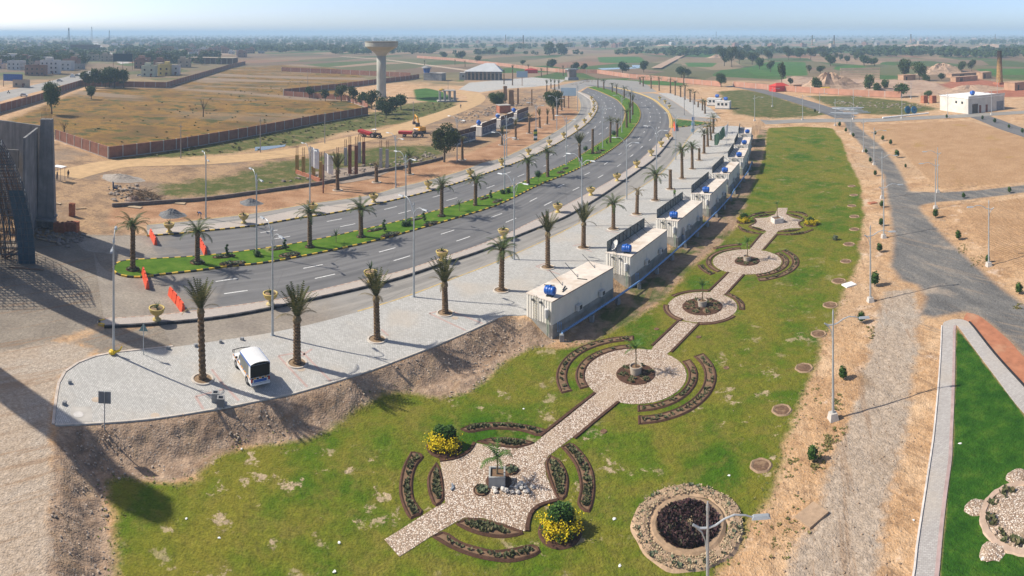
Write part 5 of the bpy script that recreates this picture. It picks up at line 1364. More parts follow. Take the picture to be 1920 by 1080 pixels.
def cabin(NL, NR, FR, i, board=True, bare=False, tank=True):
    """a 12 m cabin: near-left, near-right and far-right roof corners given on the photograph"""
    def flo(p): return G(p[0], (p[1] - CH / CAMZ * YH) / (1 - CH / CAMZ))
    nl, nr_, fr = flo(NL), flo(NR), flo(FR)
    ux = (fr - nr_); ux.normalize(); L = 12.2
    uy = Vector((-ux.y, ux.x, 0)); Wd = 3.62
    mid = (nl + nr_) / 2
    lab = ORD[i]
    t = thing('site_cabin', '%s long cream cabin of the row beside the plaza, counted from the embankment' % lab, 'cabin', (mid.x, mid.y, 0), math.atan2(ux.y, ux.x), 'long cabins beside the plaza')
    V = Vector; hw = Wd / 2
    mb = MB()
    corrugated(mb, V((0, hw, 0)), V((0, -hw, 0)), 0, CH, .34, .06); corrugated(mb, V((0, -hw, 0)), V((L, -hw, 0)), 0, CH, .30, .035)
    corrugated(mb, V((L, -hw, 0)), V((L, hw, 0)), 0, CH, .34, .05); corrugated(mb, V((L, hw, 0)), V((0, hw, 0)), 0, CH, .34, .04)
    mb.build('wall', M_CAB, t)
    mb = MB(); mb.box((L / 2, 0, CH + .03), (L + .14, Wd + .14, .07))
    r_ = mb.build('roof', M_CABR, t)
    MB().box((L / 2, -hw - .085, CH + .035), (L + .16, .03, .1)).build('roof_trim', M_CABD, r_)
    for k in range(9): MB().box((L * (k + .5) / 9, 0, CH + .075), (.05, Wd, .025)).build('roof_seam', M_CABR, r_)
    MB().box((L / 2, -.02, -.85), (L + .05, Wd + .06, 1.72)).build('plinth', plain('cabin_plinth', (.30, .29, .265), .9, .3, 1.0, tint=(.16, .19, .18)) if 'cabin_plinth' not in bpy.data.materials else bpy.data.materials['cabin_plinth'], t)
    # end face: two vent hoods, ladder, white geyser box with pipes
    for y in (.75, -.35):
        MB().box((-.14, y, CH - .38), (.2, .3, .18)).build('vent_hood', M_ACD, t)
    mb = MB()
    for y in (.28, .62): mb.tube([(-.12, y, .1), (-.12, y, CH + .25)], .03, 5)
    for k in range(9): mb.tube([(-.12, .28, .25 + k * .28), (-.12, .62, .25 + k * .28)], .022, 5)
    mb.build('ladder', plain('ladder_paint', (.56, .53, .42), .6) if 'ladder_paint' not in bpy.data.materials else bpy.data.materials['ladder_paint'], t)
    MB().lathe([(.02, 0), (.23, .03), (.24, .95), (.02, 1.0)], 12, (-.28, -hw + .55, .75)).build('water_heater', M_AC, t)
    MB().tube([(-.2, -hw + .5, .75), (-.2, -hw + .5, -1.2)], .05, 6).tube([(-.2, -hw + .3, 1.0), (-.2, -hw + .3, -.9)], .035, 6).build('drain_pipe', M_PIPEG, t)
    # air-conditioner boxes on the shaded side
    for x in (4.6, 9.3):
        a = obj('air_conditioner', MB().box((0, 0, 0), (.85, .36, .62)).mesh('air_conditioner', M_AC), t, (x, -hw - .3, .45))
        MB().lathe([(.2, 0), (.2, .03), (.02, .03)], 12).mesh('fan', M_ACD)
        MB().box((.1, -.19, 0), (.45, .03, .45)).build('fan_grille', M_ACD, a)
        MB().tube([(0, .1, .3), (0, .14, .6), (-.05, .14, 1.25)], .03, 5).build('hose', M_AC, a)
    if board:
        bh, z0 = 1.35, CH + .06
        b = obj('sign_board', MB().box((L / 2, hw - .02, z0 + bh / 2), (L * .96, .05, bh)).mesh('sign_board', M_BOARD), t)
        for k in range(11):
            x = L * (.02 + .96 * k / 10); MB().box((x, hw - .075, z0 + bh / 2), (.07, .05, bh)).build('frame_post', M_FRAME, b)
            if k % 2 == 0: MB().tube([(x, hw - .08, z0 + bh * .85), (x, hw - 1.5, CH + .1)], .03, 5).build('strut', M_FRAME, b)
        for z in (z0, z0 + bh): MB().box((L / 2, hw - .075, z), (L * .96, .06, .07)).build('frame_rail', M_FRAME, b)
    if bare:
        for x in (4.0, 7.0, 10.6):
            MB().tube([(x, hw - .1, CH + 1.45), (x + .1, -.1, CH + .1)], .035, 5).build('strut', M_FRAME, r_); MB().tube([(x, hw - .1, CH + 1.45), (x, hw - .1, CH)], .02, 5).build('strut', M_AC, r_)
        for x, y, a in ((3.6, -.7, .4), (3.2, -1.1, .2), (6.9, -.9, -1.2), (3.2, 1.1, -1.0)): MB().box((x, y, CH + .12), (1.2, .07, .07), a).build('loose_bar', M_FRAME, r_)
    o = MB(); M4 = t
    def W_(x, y, z):
        c, s = math.cos(t.rotation_euler[2]), math.sin(t.rotation_euler[2]); return Vector((mid.x + x * c - y * s, mid.y + x * s + y * c, z))
    if tank: roof_tank(W_(1.0, -.75, CH + .07), t.rotation_euler[2] + PI / 2 + .25, 'blue ribbed water tank on the roof of the %s cabin from the embankment' % lab, sc=.86)
    if i in (1,):
        dish = thing('satellite_dish', 'white satellite dish on the roof of the second cabin', 'satellite dish', W_(.9, .75, CH + .07), t.rotation_euler[2] + 2.6)
        prof = [(.02, 0), (.3, .05), (.6, .2), (.72, .3)]
        mb = MB().lathe(prof, 18, cap=False); o_ = mb.build('bowl', M_AC, dish, (0, 0, .75)); o_.rotation_euler = (.2, 1.0, 0)
        MB().tube([(0, 0, 0), (0, 0, .75)], .04, 6).build('mast', M_FRAME, dish); MB().tube([(0, 0, .8), (.55, 0, 1.1)], .02, 5).build('feed_arm', M_FRAME, dish)
    return t, W_
cabs = [((985, 548.5), (1037.5, 568), (1155, 501)), ((1135, 472), (1184, 484), (1256, 430)), ((1229, 410), (1272.5, 416), (1320, 377)), ((1294, 363.5), (1333, 365), (1362.5, 336.5)), ((1333.5, 326), (1368, 326.5), (1387.6, 303.8)), ((1364, 296), (1394, 296.5), (1404, 276)), ((1377, 272), (1402.5, 273), (1408.5, 255.5)), ((1384, 251.3), (1408.5, 251.5), (1409.5, 238.5))]
CW = []
for i, (a, b, c) in enumerate(cabs):
    CW.append(cabin(a, b, c, i, i > 0, i == 0)[1])
# blue service pipe on blocks along the cabins
pp_ = []
for i in range(6):
    for x in (0.3, 6, 11.6): pp_.append(CW[i](x, -2.9, -.55))
t = thing('service_pipe', 'long blue pipe on concrete blocks beside the cabins', 'pipe', (pp_[0].x, pp_[0].y, -1.5))
lp = [p - pp_[0] + Vector((0, 0, .95)) for p in pp_]
MB().tube(lp, .13, 9).build('pipe', M_PIPE, t, smooth_=True)
for k, p in enumerate(lp):
    MB().box((p.x, p.y, .35), (.45, .45, .8), k).build('support_block', M_CONCD, t)
    if k % 3 == 0:
        for s in range(3): MB().tube([(p.x - .4 + s * .18, p.y + .35, .9), (p.x - .4 + s * .18, p.y + .35, 1.75), (p.x - .4 + s * .18, p.y + .6, 1.8)], .035, 5).build('riser', M_PIPE, t)
# plank leaning at the third cabin
q = CW[2](1.8, -2.45, -1.4); t = thing('leaning_panel', 'grey arched panel leaning on the third cabin', 'panel', q, 1.0)
MB().add([(-.35, 0, 0), (.35, 0, 0), (.35, .25, 2.0), (.2, .3, 2.4), (0, .33, 2.55), (-.2, .3, 2.4), (-.35, .25, 2.0)] + [(-.35, .06, 0), (.35, .06, 0), (.35, .31, 2.0), (.2, .36, 2.4), (0, .39, 2.55), (-.2, .36, 2.4), (-.35, .31, 2.0)], [(0, 1, 2, 3, 4, 5, 6), (13, 12, 11, 10, 9, 8, 7)] + [(i, (i + 1) % 7 + 0, (i + 1) % 7 + 7, i + 7) for i in range(7)]).build('board', M_CONC, t)
# two white cabins on the far grass
for k, (px, rz) in enumerate([((1334, 197), -.55), ((1350, 203), -.55)]):
    q = P(px[0] + 6, px[1] + 1); t = thing('white_cabin', '%s white cabin on the grass beyond the slip road' % ('left' if k == 0 else 'right'), 'cabin', (q.x, q.y, q.z), rz, 'white cabins beyond the slip road')
    mb = MB(); V = Vector
    for a, b in ((V((-3, -1.8, 0)), V((3, -1.8, 0))), (V((3, -1.8, 0)), V((3, 1.8, 0))), (V((3, 1.8, 0)), V((-3, 1.8, 0))), (V((-3, 1.8, 0)), V((-3, -1.8, 0)))): corrugated(mb, a, b, .5, 3.2, .4, .04)
    mb.build('wall', plain('white_sheet', (.68, .67, .64), .6, .12, .8) if k == 0 else bpy.data.materials['white_sheet'], t)
    MB().box((0, 0, 3.24), (6.2, 3.8, .1)).build('roof', bpy.data.materials['white_sheet'], t); MB().box((0, 0, .25), (6.05, 3.65, .5)).build('plinth', M_CONCD, t)
    for s in (-1.6, 0, 1.6): MB().box((s, -1.86, 2.1), (.9, .06, 1.0)).build('window', M_WIN, t)
    roof_tank((q.x + 1.4, q.y + .8, q.z + 3.3), rz, 'blue water tank on the %s white cabin beyond the slip road' % ('left' if k == 0 else 'right'), sc=1.15)
# ================================================================== TREES
M_BARK = plain('bark', (.13, .095, .065), .95, .3, 4)
M_TL = leafmat('tree_leaves', (.022, .045, .012), (.042, .075, .018), (.075, .105, .028), .4, .22, True)
M_TL2 = leafmat('grey_tree_leaves', (.038, .055, .018), (.065, .09, .028), (.105, .125, .042), .4, .22)
M_TL3 = leafmat('bright_tree_leaves', (.025, .055, .01), (.05, .095, .018), (.085, .13, .03), .35, .2)
def crown_mesh(seed, lobes, n, size, mat, tall=1.0, low=.15):
    """a unit tree crown: leaf quads through the volume of several lobes; spans x,y in [-.5,.5], z in [low, 1]"""
    g_ = np.random.default_rng(seed)
    L = [(g_.uniform(-.22, .22), g_.uniform(-.22, .22), g_.uniform(low + .22, .80), g_.uniform(.15, .27)) for _ in range(lobes)] + [(0, 0, .5 + low / 2, .30)]
    per = max(1, n // len(L)); V = []
    for (x, y, z, r) in L:
        d = g_.normal(size=(per, 3)); d /= np.linalg.norm(d, axis=1)[:, None]
        k = r * g_.uniform(.55, 1.06, per)[:, None]
        c = np.array([x, y, z]) + d * k * np.array([1, 1, .85 * tall])
        a = g_.normal(size=(per, 3)) + d * .6; a /= np.linalg.norm(a, axis=1)[:, None]
        b = np.cross(a, g_.normal(size=(per, 3))); b /= np.linalg.norm(b, axis=1)[:, None]
        s = size * g_.uniform(.6, 1.4, per)[:, None]
        V.append(np.stack([c - a * s, c + b * s * .6, c + a * s, c - b * s * .6], 1))
    V = np.concatenate(V).reshape(-1, 3)
    V[:, 2] = np.clip(V[:, 2], low * .6, 1.05)
    me = bpy.data.meshes.new('crown')
    me.from_pydata(V.tolist(), [], np.arange(len(V)).reshape(-1, 4).tolist()); me.materials.append(mat); me.update()
    return me
def limb_mesh(seed):
    rg = random.Random(seed); mb = MB(); mb.tube([(0, 0, 0), (.01, 0, .18), (.02, .01, .42)], [.035, .026, .016], 7)
    for k in range(6):
        a = 2 * PI * k / 6 + rg.uniform(-.3, .3); mb.tube([(.012, 0, .2 + .03 * k), (.14 * math.cos(a), .14 * math.sin(a), .38 + .04 * k), (.27 * math.cos(a), .27 * math.sin(a), .58 + .04 * k)], [.014, .009, .004], 5)
    return mb.mesh('trunk', M_BARK)
LIMB = [limb_mesh(k) for k in range(3)]
BIG = [crown_mesh(10 + k, 9, 5200, .022, m_) for k, m_ in enumerate((M_TL, M_TL2, M_TL3))]
MID = [crown_mesh(20 + k, 7 + k % 3, 1300, .040, m_) for k, m_ in enumerate((M_TL, M_TL2, M_TL, M_TL3, M_TL2))]
FARC = [crown_mesh(40 + k, 5 + k % 3, 330, .065, m_, 1.0, .08) for k, m_ in enumerate((M_TL, M_TL2, M_TL, M_TL2, M_TL3))]
def tree(px, top, width, label, group=None, lod=1, var=None, name='tree', cat='tree', tall=False):
    q = P(*px); s = (px[1] - YH) / (CAMZ - q.z); h = (px[1] - top) / s; w = width / s
    rg = random.Random(int(px[0] * 7 + px[1])); v = var if var is not None else rg.randint(0, 2)
    t = thing(name, label, cat, q, rg.uniform(0, 6.28), group)
    obj('trunk', LIMB[v % 3], t, None, 0, (w * 1.0, w * 1.0, h))
    cm = (BIG if lod == 0 else MID)[v % (3 if lod == 0 else 5)]
    obj('crown', cm, t, None, 0, (w * 1.12, w * 1.12, h))
    return t
tree((833, 304), 222, 64, 'large grey-green tree beside the left-hand billboard cabins', None, 0, 1)
tree((931, 206), 169, 38, 'dense round dark tree left of the brown ruined pillars', None, 0, 0)
tree((1036, 214), 165, 40, 'dense round dark tree beside the light blue billboard', None, 0, 0)
tree((97, 214), 147, 46, 'tall dark tree behind the concrete column', None, 0, 0)
tree((171, 186), 159, 26, 'small round tree alone in the dry field', None, 1, 2)
tree((1466, 166), 112, 18, 'tall narrow poplar by the red tent', None, 1, 4)
tree((1352, 163), 134, 27, 'dark round tree against the red brick wall', None, 0, 0)
for i, (x, y, tp, w) in enumerate([(580, 184, 157, 24), (610, 190, 166, 24), (640, 190, 157, 30), (662, 194, 160, 28), (680, 198, 166, 28), (697, 205, 166, 34), (716, 214, 180, 34), (735, 213, 174, 30), (752, 206, 169, 36), (724, 222, 188, 30)]):
    tree((x, y), tp, w, '%s tree from the left in the clump below the water tower' % ORD[i], 'trees below the water tower', 1)
for i, (x, y, tp, w) in enumerate([(160, 164, 126, 34), (178, 164, 120, 36), (197, 164, 118, 38), (215, 165, 118, 38), (232, 165, 121, 34), (205, 163, 116, 34)]):
    tree((x, y), tp, w, '%s tree of the dense grove beside the highway wall, from the left' % ORD[i], 'grove beside the highway wall', 1, 0)
rt = [(1529, 173, 138, 28), (1630, 174, 137, 26), (1643, 175, 150, 22), (1690, 182, 150, 42), (1742, 184, 166, 22), (1735, 157, 135, 20), (1695, 149, 107, 32), (1724, 152, 113, 34), (1766, 152, 133, 18), (1760, 137, 123, 18), (1803, 137, 113, 20), (1822, 135, 110, 22), (1538, 138, 122, 22), (1518, 137, 121, 14), (1659, 171, 147, 20), (1482, 160, 142, 16), (1555, 163, 155, 14)]
for i, (x, y, tp, w) in enumerate(rt):
    tree((x, y), tp, w, '%s tree among the earth mounds left of the kiln chimney, from the left' % ORD[sorted(rt).index((x, y, tp, w))], 'trees among the earth mounds', 1)
fa = [(1167, 139, 110, 28), (1207, 136, 112, 22), (1278, 146, 119, 30), (1290, 146, 128, 20), (1035, 129, 106, 28), (1080, 135, 112, 22), (1096, 134, 115, 18), (1030, 103, 72, 28), (1052, 104, 79, 24), (866, 113, 91, 28), (896, 119, 103, 18), (832, 110, 96, 20), (1358, 124, 88, 26), (1372, 126, 84, 28), (1386, 120, 92, 22), (1345, 108, 84, 24), (1410, 122, 96, 28), (1424, 130, 106, 22), (1402, 104, 82, 20), (1440, 116, 92, 22), (1282, 94, 84, 16), (1175, 82, 70, 16), (1195, 82, 74, 16), (1478, 112, 87, 24), (1500, 112, 88, 22), (1520, 112, 88, 22), (1540, 106, 85, 20), (1557, 124, 97, 30), (1620, 124, 98, 32), (1640, 124, 104, 24), (1588, 118, 103, 16), (1135, 92, 76, 22), (1445, 135, 112, 20), (980, 122, 112, 14)]
for s_ in (0, 1):
  for i, (x, y, tp, w) in enumerate(sorted(f_ for f_ in fa if (f_[0] > 1300) == bool(s_))):
    tree((x, y), tp, w, '%s tree from the left beyond the brick wall, %s of the causeway' % (ORD[i], 'right' if s_ else 'left'), 'trees beyond the brick wall', 1)
def dead_tree(px, top, label):
    q = P(*px); h = (px[1] - top) * CAMZ / (px[1] - YH); rg = random.Random(int(px[0])); t = thing('dead_tree', label, 'dead tree', q)
    MB().tube([(0, 0, 0), (.1, 0, h * .3), (0, .1, h * .5)], [.25, .2, .15], 7).build('trunk', M_BARK, t)
    for k in range(9):
        a = rg.uniform(0, 6.28); z = h * rg.uniform(.3, .5); r_ = h * rg.uniform(.15, .32)
        MB().tube([(0, 0, z), (r_ * .5 * math.cos(a), r_ * .5 * math.sin(a), z + h * .2), (r_ * math.cos(a + .3), r_ * math.sin(a + .3), h * rg.uniform(.75, 1))], [.1, .06, .02], 5).build('branch', M_BARK, t)
M_BARKP = M_BARK
dead_tree((381, 219), 183, 'pale dead tree standing alone in the dry field')
dead_tree((120, 254), 222, 'thin dead tree beside the brick boundary wall')
# ================================================================== GATE WORKS AT THE LEFT
M_RAW = NT('raw_concrete'); _m = M_RAW
_c = _m.ramp(_m.noise(.5, 4), [(.3, (.17, .175, .18)), (.7, (.28, .28, .275))])
_c = _m.mix(_m.rng(_m.noise(1.3, 5, .65, _m.scalevec(_m.pos(), (1, 1, .12))), .42, .62, 0, .6), _c, (.13, .14, .15))
M_RAW = _m.done(_c, .9, 0, .2)
M_SCAF = plain('scaffold_tube', (.09, .11, .13), .6, .3, 2, .3); M_REBAR = plain('rebar', (.20, .12, .08), .8, .3, 3); M_NET = plain('blue_net', (.035, .07, .10), .8, .3, 1.5)
M_BRICK = plain('red_brick', (.36, .135, .075), .9, .3, 2.5, tint=(.42, .2, .12)); M_WOOD = plain('timber', (.42, .32, .21), .9, .25, 3)
M_WHITE = plain('white_sheet_material', (.78, .78, .76), .7, .12, 1)
colq = G(88, 424); B_w = Vector((-60.5, 61.8, 0)); K_w = Vector((-86, 76, 0))
t = thing('gate_pier', 'unfinished grey concrete gate pier with tall square column', 'gate pier', (colq.x, colq.y, 0))
MB().box((0, 0, 8.75), (2.95, 1.9, 17.5), .55, 0, (.64, .8)).build('column', M_RAW, t)
for k in range(14):
    MB().tube([(-.85 + (k % 7) * .28, -.35 + .6 * (k // 7), 17.4), (-.85 + (k % 7) * .28, -.35 + .6 * (k // 7), 18.6 + .3 * (k % 3))], .035, 4).build('rebar', M_REBAR, t)
MB().box((-.3, -.9, 1.6), (4.6, 3.6, .3), .55).build('footing_slab', M_RAW, t)
def slab(a, b, z0, z1, th, name, par, mat):
    a = a - Vector((colq.x, colq.y, 0)); b = b - Vector((colq.x, colq.y, 0)); d = b - a
    return MB().box(((a.x + b.x) / 2, (a.y + b.y) / 2, (z0 + z1) / 2), (d.length, th, z1 - z0), math.atan2(d.y, d.x)).build(name, mat, par)
A_w = colq + Vector((-1.5, -.7, 0))
slab(A_w, Vector((-65.1, 66.4, 0)), -.2, 16.0, .35, 'side_wall', t, M_RAW); slab(colq + Vector((-1.4, .4, 0)), K_w, -.2, 16.2, .35, 'back_wall', t, M_RAW)
slab(colq + Vector((-5, -1.5, 0)), K_w + Vector((3, -6, 0)), 9.0, 12.0, .3, 'inner_wall', t, M_RAW)
wd = [((-9.0, -5.5), 12.8), ((-10.5, -4), 13.2)]
for (x, y), z in wd: MB().box((x, y, z), (3.5, .25, .12), .5).build('formwork', M_WOOD, t)
# tall piers of the gate further left; their shadows cross the foreground
for nm, (x, y), h, w0, rz in (('left-hand gate pier standing nearest the gravel track', (-68.5, 41.9), 40.5, 3.3, .1), ('left-hand gate pier behind the nearest one', (-73.5, 57.5), 37.5, 2.6, .1)):
    tt = thing('gate_pier', 'tall concrete ' + nm, 'gate pier', (x, y, 0))
    MB().box((0, 0, h * .48), (w0, w0, h * .96), rz, 0, (.8, .8)).build('shaft', M_RAW, tt); MB().lathe([(w0 * .4, 0), (w0 * .35, .8), (.05, h * .04)], 12, (0, 0, h * .96)).build('cap', M_RAW, tt)
    MB().box((0, 0, .6), (w0 * 1.6, w0 * 1.6, 1.2), rz).build('footing', M_RAW, tt)
# scaffold: a curved cage of tubes, leaning back towards its top
sq = G(6, 484); t = thing('scaffolding', 'dark curved scaffold cage in front of the concrete pier', 'scaffolding', (sq.x, sq.y, 0))
rg = random.Random(4)
def sx(z): return 4.4 - 5.2 * (z / 17.0) ** 2.2     # the curved right flank
def scpt(u, v, z):
    """u 0..1 from far left to the right flank, v 0..1 in depth"""
    x = -12 + (sx(z) + 12) * u; y = -2.2 + 4.4 * v
    return (x * .70 - y * .714, x * .714 + y * .70, z)
std = []
for iu in range(21):
    for v in (0, .5, 1):
        zt = 16.5 - 1.2 * rg.random()
        std.append((iu / 20, v)); MB().tube([scpt(iu / 20, v, z) for z in np.linspace(0, zt, 7)], .055, 5).build('standard', M_SCAF, t)
for iz in range(19):
    z = .5 + iz * .87
    for v in (0, .5, 1): MB().tube([scpt(0, v, z), scpt(.5, v, z), scpt(1, v, z)], .05, 5).build('ledger', M_SCAF, t)
mb = MB()
for iz in range(0, 19, 2):
    for iu in range(0, 21, 2): mb.tube([scpt(iu / 20, 0, .5 + iz * .87), scpt(iu / 20, 1, .5 + iz * .87)], .045, 4)
tag(mb.build('transoms', M_SCAF, t), kind='stuff')
for k in range(10): MB().tube([scpt(k / 10, 0, 1), scpt(min(1, k / 10 + .25), 0, 9)], .045, 4).build('brace', M_SCAF, t)
mb = MB()
for k in range(170):
    u = rg.uniform(0, 1); v = rg.uniform(.2, .8); z0 = rg.uniform(0, 4); z1 = rg.uniform(8, 15.5); mb.tube([scpt(u, v, z0), scpt(u, v, z1)], .035, 4)
for k in range(60):
    z = rg.uniform(1, 15); u = rg.uniform(.1, .6); mb.tube([scpt(u, .35, z), scpt(min(1, u + .35), .35, z)], .03, 4)
tag(mb.build('rebar_cage', M_REBAR, t), kind='stuff')
MB().add([scpt(.86, 0, 0), scpt(1, 0, 0), scpt(1, 0, 5), scpt(.86, 0, 5), scpt(.86, 0, 10), scpt(1, 0, 10)], [(0, 1, 2, 3), (3, 2, 5, 4)]).build('debris_net', M_NET, t)
# starter bars and loose bars on the concrete
for k, (a, b, nm) in enumerate([((4, 482), (42, 462), 'upper'), ((8, 485), (44, 470), 'middle'), ((16, 502), (82, 508), 'lower')]):
    p0, p1 = G(*a), G(*b); tag(MB().tube([(0, 0, .1), (p1.x - p0.x, p1.y - p0.y, .14)], .09, 6).build('steel_bar', M_REBAR, None, p0), '%s of three long steel bars lying before the scaffold' % nm, 'steel bar', 'steel bars on the concrete')
mb = MB(); q = G(12, 470)
for k in range(60): x, y = rg.uniform(-2.5, 2.6), rg.uniform(-2.5, .5); mb.tube([(x, y, 0), (x + rg.uniform(-.5, .6), y, rg.uniform(2, 3.6))], .03, 4)
t = thing('starter_bars', 'cluster of upright starter bars at the scaffold foot', 'rebar', q); tag(mb.build('bars', M_REBAR, t), kind='stuff')
# brick stacks and rubble at the pier's foot
def brick_stack(px, nx, ny, nz, label, rz=.3):
    q = P(*px); t = thing('brick_stack', label, 'brick stack', q, rz, 'brick stacks at the pier'); n = 0
    me = MB().box((0, 0, 0), (.46, .22, .15)).mesh('brick', M_BRICK)
    for k in range(nz):
        for i in range(nx):
            for j in range(ny):
                if 0 < i < nx - 1 and 0 < j < ny - 1 and k < nz - 1: continue
                if k == nz - 1 and random.random() < .25: continue
                obj('brick', me, t, ((i - nx / 2) * .48 + random.uniform(-.02, .02), (j - ny / 2) * .24, .075 + k * .158), 0)
brick_stack((116, 434), 4, 5, 9, 'left low brick stack at the foot of the column'); brick_stack((139, 434), 4, 6, 10, 'right low brick stack at the foot of the column')
brick_stack((138, 405), 2, 3, 14, 'tall narrow brick stack behind the low ones')
M_RUB = plain('rubble', (.28, .24, .21), .95, .35, 2)
mb = MB(); q = G(98, 440)
for k in range(160):
    s = rg.uniform(.12, .5); mb.blob((rg.uniform(-5.5, 5.5), rg.uniform(-3, 3), s * .2), (s, s * .7, s * .45), k, .3, seg=6, ring=4)
tag(mb.build('rubble', M_RUB, None, q), 'loose rubble and stones round the pier', kind='stuff')
for k, (x, y, a, w_, L) in enumerate([(88, 452, .2, .3, 3.2), (110, 446, -.1, .25, 3.5), (118, 448, -.25, .2, 3.0), (152, 392, .9, .25, 2.0), (110, 383, .1, .6, 1.0), (57, 372, -.7, .5, 3.4), (92, 427, .2, 1.1, 1.6)]):
    q = P(x, y); tag(MB().box((0, 0, .14 + (.9 if k == 5 else 0)), (L, w_, .12), a).build('plank', M_WOOD if k != 6 else M_CONC, None, q), ['plank lying in front of the rubble', 'plank below the brick stacks', 'narrow plank lowest below the brick stacks', 'pale plank beside the tall brick stack', 'white board behind the brick stacks', 'plank propped at the pier', 'pale concrete slab among the rubble'][k] , 'plank', 'planks at the gate works')
# --- heaps
def heap(px, rx, ry, h, mat, label, name='gravel_heap', cat='heap', seed=0, rough=.12):
    q = P(*px); t = thing(name, label, cat, q)
    n, m_ = 28, 9; vs = [(0, 0, h)]; rg = random.Random(seed)
    for j in range(1, m_ + 1):
        for k in range(n):
            a = 2 * PI * k / n; u = j / m_; e = 1 + rough * math.sin(3 * a + seed) * .8 + rough * math.sin(7 * a + 2 * seed) * .4
            vs.append((rx * u * math.cos(a) * e, ry * u * math.sin(a) * e, h * (.3 * (1 - u) + .35 * (1 + math.cos(PI * u))) * (1 + rg.uniform(-rough, rough)) - .03))
    fs = [(0, 1 + k, 1 + (k + 1) % n) for k in range(n)]
    for j in range(m_ - 1):
        for k in range(n): a0 = 1 + j * n + k; a1 = 1 + j * n + (k + 1) % n; fs.append((a0, a0 + n, a1 + n, a1))
    MB().add(vs, fs).build('heap_body', mat, t); return t
M_GRAV = plain('grey_gravel', (.17, .175, .18), .95, .3, 5, bump=.8); M_SAND = plain('sand_heap', (.44, .32, .2), .95, .2, 2, bump=.4); M_CLAY = plain('clay_mound', (.42, .29, .2), .95, .3, .6, bump=.6); M_BROWNH = plain('brown_rubble', (.25, .17, .13), .95, .4, 2, bump=.8)
M_GRAV2 = plain('pale_gravel', (.33, .29, .25), .95, .3, 3, bump=.6)
heap((322, 403), 2.6, 2.4, 1.1, M_GRAV, 'grey gravel heap beside the far service road, left'); heap((470, 381), 2.4, 2.0, .9, M_GRAV, 'grey gravel heap before the low wall, right')
heap((228, 335), 5.5, 3.6, 1.0, M_GRAV2, 'flat grey gravel heap in the bend of the dirt track'); heap((250, 376), 2.0, 1.8, 1.0, M_BROWNH, 'brown rubble heap beside the stick pile')
q = P(272, 372); t = thing('stick_pile', 'pile of tangled dry sticks beside the green patch', 'stick pile', q); mb = MB(); rg = random.Random(8)
for k in range(240):
    a = rg.uniform(0, 6.28); r_ = rg.uniform(0, 2.6); x, y = r_ * math.cos(a) * 1.3, r_ * math.sin(a); z = max(0, 1.7 - r_ * .55) * rg.random(); b = rg.uniform(0, 6.28); L = rg.uniform(.8, 2.2); e = rg.uniform(-.1, .9)
    mb.tube([(x, y, z), (x + math.cos(b) * L * math.cos(e), y + math.sin(b) * L * math.cos(e), z + L * math.sin(e) * .7)], .035, 4)
tag(mb.build('sticks', plain('dry_sticks', (.26, .19, .125), .95, .4, 3), t), kind='stuff')
# --- walls
def panel_wall(name, line, h, plen, label, panel_mat, post_mat, coping=True, base=True, th=.25, group=None):
    pts = [P(*p) for p in line]; L = even(pts, plen) if len(pts) < 3 else []
    if not L:
        for a, b in zip(pts[:-1], pts[1:]): L += even([a, b], plen)[:-1]
        L.append(pts[-1])
    o = L[0]; t = thing(name, label, 'wall', o, 0, group)
    cache = {}
    for i in range(len(L) - 1):
        a, b = L[i] - o, L[i + 1] - o; d = b - a; ln = d.length; rz = math.atan2(d.y, d.x); c = (a + b) / 2; zb = (L[i].z + L[i + 1].z) / 2 - o.z
        MB().box((0, 0, h / 2 + .1), (ln - .3, th, h - .2)).build('panel', panel_mat, t, (c.x, c.y, zb), rz)
        MB().box((0, 0, h / 2 - .1), (.32, th + .14, h + .25)).build('post', post_mat, t, (a.x, a.y, zb), rz)
        if base: MB().box((0, -.0, .14), (ln - .32, th + .12, .5)).build('plinth', post_mat, t, (c.x, c.y, zb - .2), rz)
    return t
M_BW = NT('boundary_brick'); _m = M_BW
_c = _m.ramp(_m.noise(.6, 4), [(.3, (.22, .095, .065)), (.7, (.33, .155, .105))]); _c = _m.mix(_m.rng(_m.noise(6, 2), .4, .7, 0, .4), _c, (.3, .2, .15)); M_BW = _m.done(_c, .92, 0, .15)
M_POSTC = plain('precast_post', (.42, .37, .33), .9, .2, 1)
panel_wall('boundary_wall', [(104, 262), (113, 265), (202, 297)], 3.0, 4.4, 'red brick panel wall descending beside the concrete column', M_BW, M_POSTC)
panel_wall('boundary_wall', [(203, 297.5), (330, 281), (480, 254), (580, 234), (690, 214.5)], 3.0, 4.4, 'long red brick panel wall along the dry field', M_BW, M_POSTC)
panel_wall('boundary_wall', [(-80, 234), (0, 212), (75, 190), (120, 172), (150, 162), (212, 163)], 3.6, 6, 'dark brick wall between the highway and the dry field', M_BW, M_POSTC)
panel_wall('boundary_wall', [(212, 163), (312, 165), (360, 150), (430, 128), (460, 121)], 3.4, 7, 'brick wall behind the dry field below the yellow houses', M_BW, M_POSTC)
panel_wall('boundary_wall', [(532, 180), (650, 189), (690, 203)], 2.6, 6, 'near brick wall under the tree clump by the water tower', M_BW, M_POSTC)
panel_wall('boundary_wall', [(532, 178), (640, 166), (700, 158), (760, 151), (786, 147)], 3.0, 6, 'brick wall running behind the water tower', M_BW, M_POSTC)
M_LOWW = plain('low_wall', (.17, .145, .13), .95, .3, 1, tint=(.28, .2, .16))
pts = resample([P(*p) for p in [(210, 388), (300, 382), (400, 374), (480, 363), (605, 345), (705, 325), (805, 305), (830, 298)]], 4)
t = thing('low_wall', 'long low dark brick retaining wall before the unfinished columns', 'wall', pts[0])
